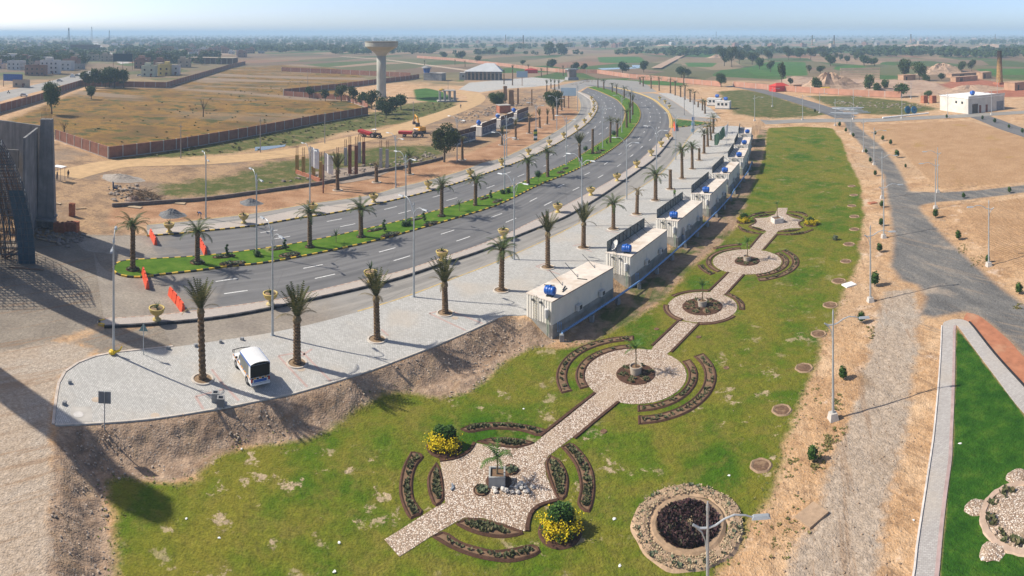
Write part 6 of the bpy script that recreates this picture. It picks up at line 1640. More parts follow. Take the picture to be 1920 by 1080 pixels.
for a, b in zip(pts[:-1], pts[1:]):
    d = b - a; c = (a + b) / 2 - pts[0]; MB().box((c.x, c.y, .3), (d.length - .02, .4, .65), math.atan2(d.y, d.x)).build('wall_section', M_LOWW, t)
# --- unfinished building of columns
M_OCOL = plain('ochre_column', (.42, .27, .09), .9, .25, 2); M_GCOL = plain('grey_column', (.38, .37, .36), .9, .2, 1); M_RCOL = plain('rust_column', (.20, .08, .055), .9, .3, 2)
pts = PP([(555, 328), (602, 340), (640, 345), (700, 335), (740, 318), (700, 312), (640, 315)]); t = thing('column_building', 'unfinished building of bare ochre, rust and grey columns', 'building site', pts[0])
o = pts[0]
polysheet('floor_slab', [p - o for p in pts], plain('rough_slab', (.3, .24, .19), .95, .3, .6), t, None, .05)
for x, y, h, m_ in [(557, 324, 4.0, M_OCOL), (569, 329, 4.2, M_OCOL), (588, 335, 4.2, M_OCOL), (601, 340, 4.2, M_OCOL), (656, 326, 6.5, M_RCOL), (668, 328, 6.5, M_RCOL), (648, 310, 4.2, M_GCOL), (674, 305, 5.0, M_GCOL), (682, 309, 5.5, M_RCOL), (714, 315, 4.6, M_GCOL), (726, 317, 4.6, M_GCOL), (633, 316, 3.0, M_OCOL)]:
    q = P(x, y) - o; MB().box((q.x, q.y, h / 2), (.65, .65, h)).build('column', m_, t)
    for k in range(4): MB().tube([(q.x - .2 + .4 * (k % 2), q.y - .2 + .4 * (k // 2), h), (q.x - .2 + .4 * (k % 2), q.y - .2 + .4 * (k // 2), h + 2.0)], .04, 4).build('rebar', M_REBAR, t)
for a, b in [((557, 324), (602, 341))]:
    p0, p1 = P(*a) - o, P(*b) - o; d = p1 - p0; c = (p0 + p1) / 2; MB().box((c.x, c.y - .5, .4), (d.length, .4, .8), math.atan2(d.y, d.x)).build('foundation_wall', M_BRICK, t)
q = P(606, 362); t = thing('sheet_post', 'dark post carrying two white cloth sheets', 'post', q)
MB().tube([(0, 0, 0), (0, 0, 5.6)], .14, 7).build('post', M_RCOL, t)
def sheet(px, w_, z0, z1, label, tilt):
    q = P(*px); t = thing('hanging_sheet', label, 'sheet', q, -.25)
    mb = MB(); n = 8; vs = []
    for i in range(n + 1):
        for j in (0, 1):
            x = -w_ / 2 + w_ * i / n; vs.append((x, .25 * math.sin(i * 1.1) + .05, (z1 if j else z0) - tilt * i / n * (1 - .4 * j)))
    vs2 = [(x, y + .03, z) for x, y, z in vs]; b = len(vs)
    fs = [(2 * i, 2 * i + 2, 2 * i + 3, 2 * i + 1) for i in range(n)] + [(b + 2 * i + 1, b + 2 * i + 3, b + 2 * i + 2, b + 2 * i) for i in range(n)]
    mb.add(vs + vs2, fs).build('cloth', M_WHITE, t); MB().tube([(-w_ / 2, 0, 0), (-w_ / 2, 0, z1 + .3)], .06, 6).build('pole', M_POLE, t)
sheet((590, 345), 1.9, 3.6, 7.6, 'left white sheet hung on a pole by the bare columns', .5); sheet((616, 352), 2.0, 3.4, 7.0, 'right torn white sheet hung on a pole by the bare columns', .9)
# --- people
def person(px, label, shirt, legs, pose='stand', rz=0.0, hold=None):
    q = P(*px); me = bpy.data.meshes.new('body'); b = {'stand': 0, 'bend': 1}[pose]
    J = {'pelvis': (0, 0, .92), 'chest': (0, 0, 1.3), 'neck': (0, 0, 1.48), 'head': (0, .02, 1.66), 'hl': (.1, 0, .88), 'kl': (.12, .04, .48), 'al': (.12, -.02, .07), 'tl': (.13, .14, .03), 'hr': (-.1, 0, .88), 'kr': (-.13, .1, .48), 'ar': (-.14, -.06, .07), 'tr': (-.15, .1, .03), 'sl': (.19, 0, 1.42), 'el': (.25, .03, 1.14), 'wl': (.24, .16, .92), 'fl': (.24, .22, .84), 'sr': (-.19, 0, 1.42), 'er': (-.26, .0, 1.14), 'wr': (-.25, .12, .9), 'fr': (-.25, .18, .82)}
    if b:
        for k, v in {'chest': (0, .32, 1.12), 'neck': (0, .48, 1.14), 'head': (0, .62, 1.06), 'sl': (.19, .42, 1.1), 'sr': (-.19, .42, 1.1), 'el': (.22, .5, .8), 'er': (-.22, .5, .8), 'wl': (.15, .55, .52), 'wr': (-.15, .55, .52), 'fl': (.13, .58, .42), 'fr': (-.13, .58, .42)}.items(): J[k] = v
    E_ = [('pelvis', 'chest'), ('chest', 'neck'), ('neck', 'head'), ('pelvis', 'hl'), ('hl', 'kl'), ('kl', 'al'), ('al', 'tl'), ('pelvis', 'hr'), ('hr', 'kr'), ('kr', 'ar'), ('ar', 'tr'), ('neck', 'sl'), ('sl', 'el'), ('el', 'wl'), ('wl', 'fl'), ('neck', 'sr'), ('sr', 'er'), ('er', 'wr'), ('wr', 'fr')]
    names = list(J); me.from_pydata([J[k] for k in names], [(names.index(a), names.index(c)) for a, c in E_], [])
    o = bpy.data.objects.new('body', me); COL.objects.link(o); o.modifiers.new('skin', 'SKIN'); sv = me.skin_vertices[0].data
    rad = {'pelvis': (.17, .13), 'chest': (.18, .13), 'neck': (.07, .07), 'head': (.11, .13), 'h': (.11, .11), 'k': (.075, .075), 'a': (.055, .055), 't': (.05, .035), 's': (.085, .08), 'e': (.055, .055), 'w': (.04, .04), 'f': (.045, .03)}
    for i, k in enumerate(names):
        sv[i].radius = rad.get(k, rad.get(k[0])); sv[i].use_root = (k == 'pelvis')
    sb = o.modifiers.new('sub', 'SUBSURF'); sb.levels = 1; sb.render_levels = 1
    dg = bpy.context.evaluated_depsgraph_get(); m2 = bpy.data.meshes.new_from_object(o.evaluated_get(dg)); bpy.data.objects.remove(o)
    hd = Vector(J['head'])
    for m_ in (M_SKIN, shirt, legs, M_SHOE): m2.materials.append(m_)
    for p in m2.polygons:
        c = p.center; ax = abs(c.x)
        if (c - hd).length < .2 or (ax > .12 and .3 < c.z < .95 and c.y > .1 and (b or ax > .2)): p.material_index = 0
        elif c.z < .11: p.material_index = 3
        elif c.z < .86: p.material_index = 2
        else: p.material_index = 1
        p.use_smooth = True
    t = thing('person', label, 'person', q, rz); obj('body', m2, t)
    MB().blob((hd.x, hd.y - .02, hd.z + .06), (.125, .135, .11), 2, .06).build('hair', M_HAIR, t)
    return t
M_SKIN = plain('skin', (.30, .17, .10), .6); M_SHOE = plain('shoe', (.03, .025, .02), .6); M_HAIR = plain('hair', (.015, .012, .01), .7)
S_BL = plain('blue_shirt', (.12, .22, .45), .9); S_DK = plain('navy_clothes', (.03, .045, .08), .9); S_WH = plain('pale_clothes', (.5, .48, .44), .9); S_GR = plain('green_vest', (.25, .42, .1), .9)
person((377, 410), 'worker in blue shirt bending over beside a lamp pole', S_BL, S_WH, 'bend', 2.2)
person((128, 334), 'worker in dark clothes standing on the dirt track', S_DK, S_DK, 'stand', 1.0); person((107, 338), 'worker in dark clothes under the white awning', S_DK, S_DK, 'stand', 2.0)
person((864, 203), 'dark figure walking along the dirt track', S_DK, S_DK, 'stand', .6); person((1265, 371), 'worker in a green vest among the plaza palms', S_GR, S_DK, 'stand', .3)
q = P(111, 338); t = thing('awning', 'white awning on poles beside the concrete column', 'awning', q)
for x, y in ((-1, -.7), (1, -.7), (-1, .7), (1, .7)): MB().tube([(x, y, 0), (x, y, 2.9)], .05, 6).build('pole', M_POLE, t)
MB().box((0, 0, 2.95), (2.6, 1.9, .12), .1).build('cover', M_WHITE, t)
q = P(216, 357); t = thing('old_chair', 'dark worn chair beside the dirt track', 'chair', q, .8)
MB().box((0, 0, .5), (.9, .9, .25)).build('seat', S_DK, t); MB().box((-.4, 0, 1.1), (.2, .9, 1.2)).build('backrest', S_DK, t)
for x in (-.35, .35):
    for y in (-.35, .35): MB().box((x, y, .2), (.1, .1, .4)).build('leg', S_DK, t)
for (x, y, w_) in ((253, 389, 2.6), (338, 382, 2.0)):
    q = P(x, y); tag(MB().box((0, 0, .1), (w_, 1.2, .12), .2, 0, (.96, .9)).build('timber_sheet', M_WOOD, None, q), 'pale sheet lying before the low wall, %s' % ('left' if x < 300 else 'right'), 'board', 'pale sheets before the low wall')
# ================================================================== PICKUP, BARRIERS, SIGNS
M_VW = plain('vehicle_white', (.72, .72, .71), .3, .08, 1, spec=.5); M_VB = plain('vehicle_blue', (.03, .12, .42), .35, .1, 1, spec=.5); M_VO = plain('vehicle_orange', (.70, .30, .03), .4, .1, 2); M_VK = plain('vehicle_black', (.012, .012, .014), .5, .2, 2); M_CANV = plain('grey_canvas', (.17, .18, .17), .9, .2, 2); M_TYRE = plain('tyre', (.02, .02, .021), .85); M_RIM = plain('rim', (.45, .45, .46), .4, .1, 3, .5); M_RED = plain('red_lamp', (.45, .03, .02), .3)
def wheel(par, x, y, r_=.36, w_=.24):
    prof = [(r_ * .55, -w_ / 2), (r_ * .95, -w_ / 2), (r_, -w_ / 4), (r_, w_ / 4), (r_ * .95, w_ / 2), (r_ * .55, w_ / 2)]
    wh = obj('wheel', None, par, (x, y, r_)); wh.rotation_euler = (PI / 2, 0, 0)
    MB().lathe(prof, 18, cap=False).build('tyre', M_TYRE, wh); MB().lathe([(r_ * .56, -w_ * .4), (r_ * .3, -w_ * .3), (r_ * .3, w_ * .3), (r_ * .56, w_ * .4)], 12).build('rim', M_RIM, wh)
rc = G(488, 728.5); hd = math.atan2(.715, -.70)
t = thing('pickup_truck', 'white patrol pickup with covered bed and orange checks on the plaza', 'pickup', (rc.x, rc.y, .03), hd)
def prism(mb, prof, y0, y1, mi=0):
    n = len(prof); vs = [(x, y0, z) for x, z in prof] + [(x, y1, z) for x, z in prof]
    mb.add(vs, [tuple(range(n)), tuple(reversed(range(n, 2 * n)))] + [(i, i + n, (i + 1) % n + n, (i + 1) % n) for i in range(n)], mi)
mb = MB(); prism(mb, [(0, .42), (0, 1.02), (2.35, 1.02), (3.55, 1.05), (4.75, .98), (4.95, .8), (4.95, .42), (4.4, .42), (4.25, .72), (3.75, .72), (3.6, .42), (1.45, .42), (1.3, .72), (.75, .72), (.6, .42)], -.9, .9)
mb.build('body', M_VW, t)
mb = MB(); cab = [(2.35, 1.0), (2.4, 1.72), (3.15, 1.74), (3.7, 1.1), (3.75, 1.0)]; prism(mb, cab, -.84, .84); cb = mb.build('cab', M_VW, t)
MB().add([(3.2, -.72, 1.70), (3.2, .72, 1.70), (3.72, .78, 1.10), (3.72, -.78, 1.10)], [(3, 2, 1, 0)]).build('windscreen', M_WIN, cb)
for s in (-1, 1): MB().box((2.85, s * .85, 1.42), (.8, .03, .42), 0, 0, (.7, 1)).build('side_window', M_WIN, cb)
# canopy with arched white top
n = 9; arch = [(.92 * math.cos(PI * k / (n - 1)), 2.12 + .24 * math.sin(PI * k / (n - 1))) for k in range(n)]
mb = MB(); vs = [(-.02, y, z) for y, z in arch] + [(2.75, y, z) for y, z in arch]; mb.add(vs, [(i, i + 1, n + i + 1, n + i) for i in range(n - 1)] + [tuple(range(n, 2 * n))] + [(0, n, 2 * n - 1, n - 1)]); cn = mb.build('canopy', M_VW, t)
for s in (-1, 1):
    MB().box((1.38, s * .91, 1.55), (2.72, .04, 1.1)).build('canopy_side', M_CANV, cn); MB().box((1.38, s * .925, 2.06), (2.74, .04, .16)).build('blue_stripe', M_VB, cn); MB().box((.22, s * .935, 1.5), (.4, .03, 1.0)).build('corner_panel', M_VW, cn)
MB().box((2.72, 0, 1.55), (.04, 1.8, 1.2)).build('canopy_front', M_CANV, cn)
MB().box((.05, 0, 1.62), (.05, 1.76, 1.18)).build('rear_shade_panel', M_VK, cn)  # flat black panel painted in for the shade inside the open rear
for k in range(22):
    for s in (-1, 1): MB().box((.15 + k * .215, s * .906, .93 - .06 * (k % 2)), (.19, .03, .14)).build('check', M_VO if k % 2 else M_VB if k % 4 == 0 else M_VO, t)
for k in range(7): MB().box((-.015, -.75 + k * .25, .92 + .05 * (k % 2)), (.04, .2, .1)).build('check', M_VO if k % 2 else M_VK, t)
MB().box((-.02, 0, .72), (.04, 1.2, .22)).build('tailgate_panel', M_VB, t); MB().box((-.05, 0, .45), (.12, 1.8, .16)).build('bumper', M_VW, t)
for s in (-1, 1): MB().box((-.03, s * .82, .8), (.06, .14, .3)).build('tail_lamp', M_RED, t); MB().box((4.92, s * .7, .82), (.08, .3, .16)).build('headlight', M_LENS, t); MB().box((3.55, s * 1.0, 1.2), (.12, .2, .16)).build('mirror', M_VK, t)
mb = MB().tube([(4.7, -.95, 1.1), (5.05, -.9, 1.15), (5.1, 0, 1.2), (5.05, .9, 1.15), (4.7, .95, 1.1)], .035, 6).tube([(5.05, -.7, .5), (5.08, -.7, 1.17)], .035, 6).tube([(5.05, .7, .5), (5.08, .7, 1.17)], .035, 6); mb.build('bull_bar', M_VK, t)
for x in (1.02, 4.0):
    for s in (-1, 1): wheel(t, x, s * .8)
# red barriers
M_BAR = plain('red_barrier', (.72, .09, .035), .5, .15, 2)
def barrier(a, b, label, n=1):
    p0, p1 = G(*a), G(*b); d = p1 - p0; t = thing('road_barrier', label, 'barrier', (p0 + p1) / 2, math.atan2(d.y, d.x), 'red plastic road barriers'); L = d.length
    k = max(1, round(L / 1.4))
    for i in range(k):
        x = -L / 2 + L * (i + .5) / k; w_ = L / k - .05
        o = MB().box((0, 0, .18), (w_, .5, .36), 0, 0, (1, .75)).box((0, 0, .62), (w_, .375, .52), 0, 0, (1, .55)).build('segment', M_BAR, t, (x, 0, 0))
        MB().box((0, 0, .97), (w_ * .8, .18, .18)).build('top_rib', M_BAR, o)
barrier((282, 441), (292, 460), 'red barrier at the mouth of the far carriageway'); barrier((375, 458), (386, 479), 'red barrier beside the second median palm'); barrier((268, 514), (277, 543), 'red barrier below the median tip')
barrier((318, 553), (332, 570), 'upper piece of the bent red barrier near the first urn'); barrier((333, 571), (344, 587), 'lower piece of the bent red barrier near the first urn'); barrier((1264, 233), (1266, 246), 'red barrier beside the far grass triangle')
# signs
q = P(196, 806); t = thing('road_sign', 'square road sign seen from behind at the plaza corner', 'sign', q, .55); MB().tube([(0, 0, 0), (0, 0, 3.0)], .045, 7).build('post', M_GALV, t); MB().box((0, .06, 2.55), (1.0, .05, .95)).build('plate', plain('sign_back', (.2, .22, .24), .5, .15, 2), t); MB().box((0, .02, 2.55), (.06, .05, .95)).build('bracket', M_GALV, t)
q = P(269, 665); t = thing('road_sign', 'triangular road sign on a thin post on the plaza', 'sign', q, .45); MB().tube([(0, 0, 0), (0, 0, 3.0)], .04, 7).build('post', M_GALV, t)
MB().add([(-.45, 0, 2.3), (.45, 0, 2.3), (0, 0, 3.1), (-.45, .04, 2.3), (.45, .04, 2.3), (0, .04, 3.1)], [(0, 1, 2), (5, 4, 3), (0, 3, 4, 1), (1, 4, 5, 2), (2, 5, 3, 0)]).build('plate', plain('sign_green', (.14, .24, .25), .5, .2, 2), t)
M_YCOV = plain('yellow_cover', (.70, .47, .02), .5, .1, 2); q = G(214, 662); t = thing('yellow_cover', 'yellow plastic cover with raised arm at the lamp foot', 'cover', (q.x, q.y - .3, .03))
MB().blob((0, 0, .2), (.42, .36, .26), 1, .1).build('cover_body', M_YCOV, t); MB().tube([(.25, 0, .25), (.8, .15, .55), (1.0, .25, .95)], [.12, .1, .06], 6).build('arm', M_YCOV, t)
def hollow_block(px, label, s=1.0, h=.75, rz=.4):
    q = G(*px); t = thing('concrete_block', label, 'concrete block', (q.x, q.y, .03), rz, 'concrete blocks on the plaza'); w_ = .62 * s
    mb = MB()
    for sx_, sy_, lx, ly in ((0, -1, w_, .12), (0, 1, w_, .12), (-1, 0, .12, w_ - .24), (1, 0, .12, w_ - .24)): mb.box((sx_ * (w_ / 2 - .06), sy_ * (w_ / 2 - .06), h / 2), (lx, ly, h))
    mb.build('block_shell', M_CONCD, t); MB().box((0, 0, .1), (w_ - .24, w_ - .24, .12)).build('block_floor', M_KB, t)
hollow_block((404, 752), 'left of two hollow concrete blocks beside the pickup'); hollow_block((414, 762), 'right of two hollow concrete blocks beside the pickup')
for i, (x, y) in enumerate([(316, 655), (367, 650), (414, 643), (454, 638), (131, 719), (121, 759)]):
    q = G(x, y); t = thing('stone_block', '%s small grey block on the plaza edge, counted from %s' % (ORD[i if i < 4 else i - 4], 'the triangular sign' if i < 4 else 'the rounded corner'), 'stone block', (q.x, q.y, .03), i, 'small blocks on the plaza edge')
    MB().box((0, 0, .13), (.34, .3, .26), 0, 0, (.9, .9)).build('block', M_CONCD, t)
# ================================================================== MACHINES AND CABINS BEYOND THE ROAD
M_TR = plain('trailer_red', (.45, .035, .03), .5, .2, 1); M_TRD = plain('tractor_dark', (.07, .05, .05), .6, .3, 1); M_EX = plain('excavator_yellow', (.62, .30, .03), .5, .2, 1)
def tractor(px, rz, label, tip):
    q = P(*px); t = thing('tractor_trailer', label, 'tractor', q, rz, 'red tractor trailers on the dirt track')
    b = MB().box((-2.9, 0, 1.35), (4.0, 2.1, .75), 0, 0, (1.05, 1.1)).build('trailer_tub', M_TR, t)
    if tip: b.rotation_euler = (0, .2, 0); b.location = (-.2, 0, -.5)
    MB().box((-2.9, 0, .85), (4.0, .3, .2)).build('drawbar', M_TRD, t); MB().box((1.6, 0, 1.15), (1.7, .7, .65), 0, 0, (.95, .9)).build('bonnet', M_TRD, t); MB().box((.3, 0, 1.0), (1.1, 1.1, .5)).build('seat_deck', M_TRD, t)
    MB().box((.3, 0, 2.5), (1.5, 1.4, .08)).build('sun_roof', M_WHITE, t)
    for x in (-.2, .9):
        for y in (-.6, .6): MB().tube([(x, y, 1.1), (x, y, 2.5)], .04, 5).build('roof_post', M_TRD, t)
    for s in (-1, 1): wheel(t, .1, s * .85, .75, .42); wheel(t, 2.2, s * .7, .42, .28); wheel(t, -3.2, s * .8, .48, .3)
tractor((700, 258), -.25, 'red trailer tipped up behind a small tractor, left of two', True); tractor((778, 257), .0, 'red trailer full of soil behind a tractor, right of two', False)
q = P(788, 249); t = thing('excavator', 'yellow excavator with raised arm behind the red trailer', 'excavator', q, 2.2)
for s in (-1, 1): MB().box((0, s * 1.0, .45), (3.4, .55, .85), 0, 0, (.85, 1)).build('track', M_TRD, t)
MB().box((-.3, 0, 1.45), (3.0, 2.3, 1.1), 0, 0, (.92, .92)).build('upper_body', M_EX, t); MB().box((.6, .6, 2.5), (1.2, 1.0, 1.3), 0, 0, (.9, .9)).build('cab', M_WIN, t)
MB().tube([(1.0, -.3, 1.7), (2.6, -.3, 4.6), (4.2, -.3, 5.2)], [.3, .34, .22], 6).build('boom', M_EX, t); MB().tube([(4.1, -.3, 5.3), (4.9, -.3, 3.0)], [.22, .16], 6).build('arm', M_EX, t); MB().box((4.9, -.3, 2.5), (.8, .9, .9), 0, 0, (.6, 1)).build('bucket', M_TRD, t)
M_PIC = NT('billboard_print'); _m = M_PIC
_c = _m.ramp(_m.noise(.9, 4, .6), [(.3, (.02, .03, .06)), (.5, (.07, .10, .16)), (.62, (.2, .22, .26)), (.75, (.04, .07, .13))]); M_PIC = _m.done(_c, .5, 0, .3)
M_FASC = NT('fascia_print'); _m = M_FASC
_c = _m.ramp(_m.vor(1.1, 'Distance'), [(.1, (.5, .36, .12)), (.22, (.09, .045, .03)), (.9, (.06, .03, .025))]); M_FASC = _m.done(_c, .6, 0, .3)
lc = [((866, 271), (892, 263.5)), ((900, 258), (930.5, 246)), ((938, 242), (963, 232.5)), ((969.5, 229), (990, 221))]
for i, (a, b) in enumerate(lc):
    p0, p1 = G(*a), G(*b); d = p1 - p0; rz = math.atan2(d.y, d.x); L = 12.2
    t = thing('billboard_cabin', '%s cream cabin with dark billboard beyond the far road, from the left' % ORD[i], 'cabin', (p1 - d.normalized() * L), rz, 'billboard cabins beyond the far road')
    mb = MB(); V = Vector
    for u, v in ((V((0, 0, 0)), V((L, 0, 0))), (V((L, 0, 0)), V((L, 3.6, 0))), (V((L, 3.6, 0)), V((0, 3.6, 0))), (V((0, 3.6, 0)), V((0, 0, 0)))): corrugated(mb, u, v, .3, 2.9, .4, .04)
    mb.build('wall', M_CAB, t); MB().box((L / 2, 1.8, 2.95), (L + .1, 3.75, .08)).build('roof', M_CABR, t); MB().box((L / 2, 1.8, .15), (L, 3.55, .3)).build('plinth', M_CONCD, t)
    MB().box((L / 2, -.12, 1.7), (L * .92, .08, 2.1)).build('picture_board', M_PIC, t); MB().box((L / 2, -.12, 3.5), (L * .98, .1, 1.3)).build('fascia_board', M_FASC, t)
    for z in (.62, 2.78): MB().box((L / 2, -.15, z), (L * .95, .1, .09)).build('board_frame', M_AC, t)
    c, s = math.cos(rz), math.sin(rz); o = t.location
    roof_tank((o[0] + 3 * c - 2.2 * s, o[1] + 3 * s + 2.2 * c, 3.0), rz + .5, 'blue water tank on the %s billboard cabin from the left' % ORD[i], sc=1.25)
# ================================================================== WATER TOWER, PAVILION, WORKS
M_WT = plain('tower_concrete', (.40, .40, .35), .9, .12, .3, tint=(.33, .335, .30)); q = G(715, 182)
t = thing('water_tower', 'tall concrete water tower with wide flat bowl', 'water tower', q)
MB().lathe([(2.6, 0), (2.35, 1), (2.3, 12), (2.3, 20.5)], 28).build('shaft', M_WT, t, smooth_=True)
MB().lathe([(2.35, 20.3), (2.9, 21.2), (4.3, 22.6), (8.1, 24.9), (8.1, 27.3), (7.9, 27.3)], 40).build('bowl', M_WT, t)
MB().lathe([(8.2, 27.05), (8.25, 27.3), (8.25, 27.45), (7.6, 27.5), (.1, 27.6)], 40, cap=False).build('lid', plain('tower_rim', (.2, .2, .18), .9), t)
M_PAV = plain('pavilion_roof', (.52, .54, .55), .7, .1, .2); M_STONE = plain('rough_stone', (.20, .19, .20), .9, .35, .4); q = G(906, 150)
t = thing('pavilion', 'unfinished pavilion with pale grey hipped roof and columns', 'pavilion', q, -.06)
MB().box((0, 4, 2.9), (24, 10, 5.8)).build('wall', M_STONE, t); MB().add([(-13, -3, 5.8), (13, -3, 5.8), (13, 12, 5.8), (-13, 12, 5.8), (1, 4, 11.2), (7, 4, 11.2)], [(0, 1, 5, 4), (1, 2, 5), (2, 3, 4, 5), (3, 0, 4), (3, 2, 1, 0)]).build('roof', M_PAV, t)
MB().box((-13.5, 2, 2.4), (5, 6, 4.8)).build('side_room', plain('grey_render', (.42, .41, .4), .9), t); MB().box((-13.5, -1.05, 2.5), (1.0, .1, 1.4)).build('window', M_WIN, t)
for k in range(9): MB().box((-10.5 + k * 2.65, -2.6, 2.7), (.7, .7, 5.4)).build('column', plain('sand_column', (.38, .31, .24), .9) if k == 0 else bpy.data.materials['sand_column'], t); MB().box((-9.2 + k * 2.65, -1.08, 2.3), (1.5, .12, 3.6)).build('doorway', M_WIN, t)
q = P(1072, 150); t = thing('gate_tower', 'square grey gate tower under construction before the brick wall', 'tower', q, .3)
MB().box((0, 0, 3.4), (5.2, 4, 6.8)).build('shaft', plain('tower_render', (.20, .17, .15), .9, .25, .4), t); MB().box((0, 0, 7.2), (7.4, 5.6, .8)).build('cornice', M_CONCD, t); MB().box((0, 0, 1), (8, 6, 2), 0, 0, (.9, .9)).build('base', M_CONCD, t)
for k in range(10): MB().tube([(-3 + k * .66, -2.4 + (k % 2) * 4.6, 7.5), (-3 + k * .66, -2.4 + (k % 2) * 4.6, 10.2)], .08, 4).build('scaffold_pole', M_SCAF, t)
q = P(812, 151); t = thing('pump_house', 'low grey building with dark blue tank on its roof', 'building', q, -.25)
MB().box((0, 3, 2.4), (13, 8, 4.8)).build('wall', M_CONCD, t); MB().box((0, 3, 4.9), (13.3, 8.3, .3)).build('roof', M_CONC, t)
q2 = P(799, 151); t = thing('blue_tank', 'blue conical tank with grey cap above the pump house', 'tank', (q2.x, q2.y + 3, 4.9)); MB().lathe([(1.8, 0), (2.6, 3.2)], 14).build('cone', plain('deep_blue', (.02, .09, .35), .5), t); MB().lathe([(3.6, 3.2), (3.4, 3.7), (1.2, 4.6), (.2, 5)], 14).build('cap', M_CONCD, t)
q = P(838, 190); t = thing('stone_gazebo', 'half-built stone gazebo of columns beside the track', 'gazebo', q, .2)
for x in (-3.3, -1, 1.3, 3.6):
    for y in (-1.8, 1.8): MB().box((x, y, 2.4), (.7, .7, 4.8)).build('column', M_GCOL, t)
MB().box((.8, 0, 5.0), (6, 4.6, .35)).build('slab', M_GCOL, t); MB().blob((-2.6, 0, 5.4), (1.3, 1, .6), 2, .2).build('ornament', plain('ochre_ornament', (.5, .32, .08), .8), t); MB().box((0, 0, .25), (9, 5.4, .5)).build('base', M_CONC, t)
q = P(944, 211); t = thing('brick_hut', 'small red brick hut with flat pale roof', 'hut', q, .35); MB().box((0, 0, 1.5), (4.6, 4, 3.0)).build('wall', M_BRICK, t); MB().box((0, 0, 3.05), (5, 4.4, .18)).build('roof', M_CONC, t); MB().box((2.33, .4, 1.1), (.08, 1.0, 2.0)).build('door', M_WIN, t)
M_RUIN = plain('brown_ruin', (.30, .2, .12), .95, .25, .6)
for i, (x, y, w_, h, nm) in enumerate([(947, 187, 2.0, 6.5, 'left'), (958, 198, 2.6, 6.8, 'largest middle'), (971, 196, .9, 7.2, 'thin right'), (997, 198, .6, 7, 'farthest right')]):
    q = P(x, y); t = thing('ruined_pillar', '%s brown ruined pillar right of the dark tree' % nm, 'pillar', q, .2, 'brown ruined pillars')
    MB().box((0, 0, h / 2), (w_, w_ * .7, h), 0, 0, (.75, .8)).build('shaft', M_RUIN, t); MB().box((0, 0, h * .92), (w_ * .95, w_ * .9, .4)).build('head', M_RUIN, t)
def billboard(px, w_, z0, z1, label, mat, rz=0, legs=1):
    q = P(*px); t = thing('billboard', label, 'billboard', q, rz); MB().box((0, 0, (z0 + z1) / 2), (w_, .25, z1 - z0)).build('panel', mat, t)
    for k in range(legs): MB().tube([(0 if legs == 1 else -w_ / 2 + w_ * k / (legs - 1), .2, 0), (0 if legs == 1 else -w_ / 2 + w_ * k / (legs - 1), .2, z1 - .2)], .18, 7).build('leg', M_RCOL, t)
M_LB = plain('pale_blue_panel', (.30, .42, .52), .6, .08, .3); billboard((1066, 203), 6.4, 5.2, 8.6, 'pale blue billboard beside the far carriageway', M_LB, -.3); billboard((979, 161), 6.6, 5, 8.8, 'pale blue billboard before the pavilion', M_LB, 0)
billboard((230, 131), 18, 7, 14, 'large dark blue billboard above the grove', plain('dark_blue_panel', (.01, .035, .06), .5), .2, 3); billboard((24, 163), 12, 3.5, 7.5, 'bright blue shop board beside the highway', plain('shop_blue', (.03, .10, .36), .5), .4, 2)
# banners and flag
def banner(px, label, cols, z0, z1, w_):
    q = P(*px); t = thing('lamp_banner', label, 'banner', q, .3); n = len(cols); MB().tube([(0, .2, 0), (0, .2, z1 + .6)], .07, 6).build('post', M_GALV, t)
    for k, c in enumerate(cols): MB().box((0, 0, z0 + (z1 - z0) * (k + .5) / n), (w_, .08, (z1 - z0) / n)).build('stripe', c, t)
banner((1004, 266), 'dark green banner with white and yellow bands by the far road', [plain('banner_green', (.03, .10, .09), .7), M_WHITE, bpy.data.materials['banner_green'], plain('banner_lime', (.45, .5, .05), .7), bpy.data.materials['banner_green']], .4, 3.6, 1.1); banner((1299, 252), 'light blue and white banner by the slip road', [plain('banner_sky', (.35, .55, .68), .6), M_WHITE, bpy.data.materials['banner_sky']], .8, 3.8, 1.2)
banner((1299.5, 236), 'blue topped banner behind the light blue one', [M_LB, M_VB], 1.0, 3.0, 1.0)
q = P(1352, 271); t = thing('flag', 'green and white flag with crescent hanging on a leaning pole', 'flag', q, .35)
M_FG = plain('flag_green', (.10, .19, .12), .8, .15, 1); M_FW = plain('flag_white', (.68, .70, .70), .8, .08, 1)
MB().tube([(2.0, 0, 0), (2.6, 0, 6.2)], .06, 6).build('pole', M_GALV, t)
def cloth(x0, x1, mat, name):
    n = 10; vs = []
    for i in range(n + 1):
        u = x0 + (x1 - x0) * i / n
        for k in range(3): vs.append((u, .35 * math.sin(u * 2.2 + k * .5), (5.7 - .62 * (2.4 - u)) - k * 1.45 * (1 + .12 * math.sin(i)) + .02 * u))
    b = len(vs); fs = [(3 * i + k, 3 * i + 3 + k, 3 * i + 4 + k, 3 * i + 1 + k) for i in range(n) for k in range(2)]
    return MB().add(vs, fs).build(name, mat, t)
cloth(-2.2, 1.3, M_FG, 'green_field'); cloth(1.3, 2.5, M_FW, 'white_band')
mb = MB()
for k in range(10):
    a0, a1 = .7 + 4.2 * k / 10, .7 + 4.2 * (k + 1) / 10
    for s in (0,):
        f = lambda a, r_: (-.5 + r_ * math.cos(a), -.42, 3.5 + r_ * math.sin(a))
        mb.add([f(a0, .55), f(a1, .55), f(a1, .55 - .17 * math.sin(PI * (k + 1) / 10)), f(a0, .55 - .17 * math.sin(PI * k / 10))], [(0, 1, 2, 3)])
mb.build('crescent', M_FW, t)
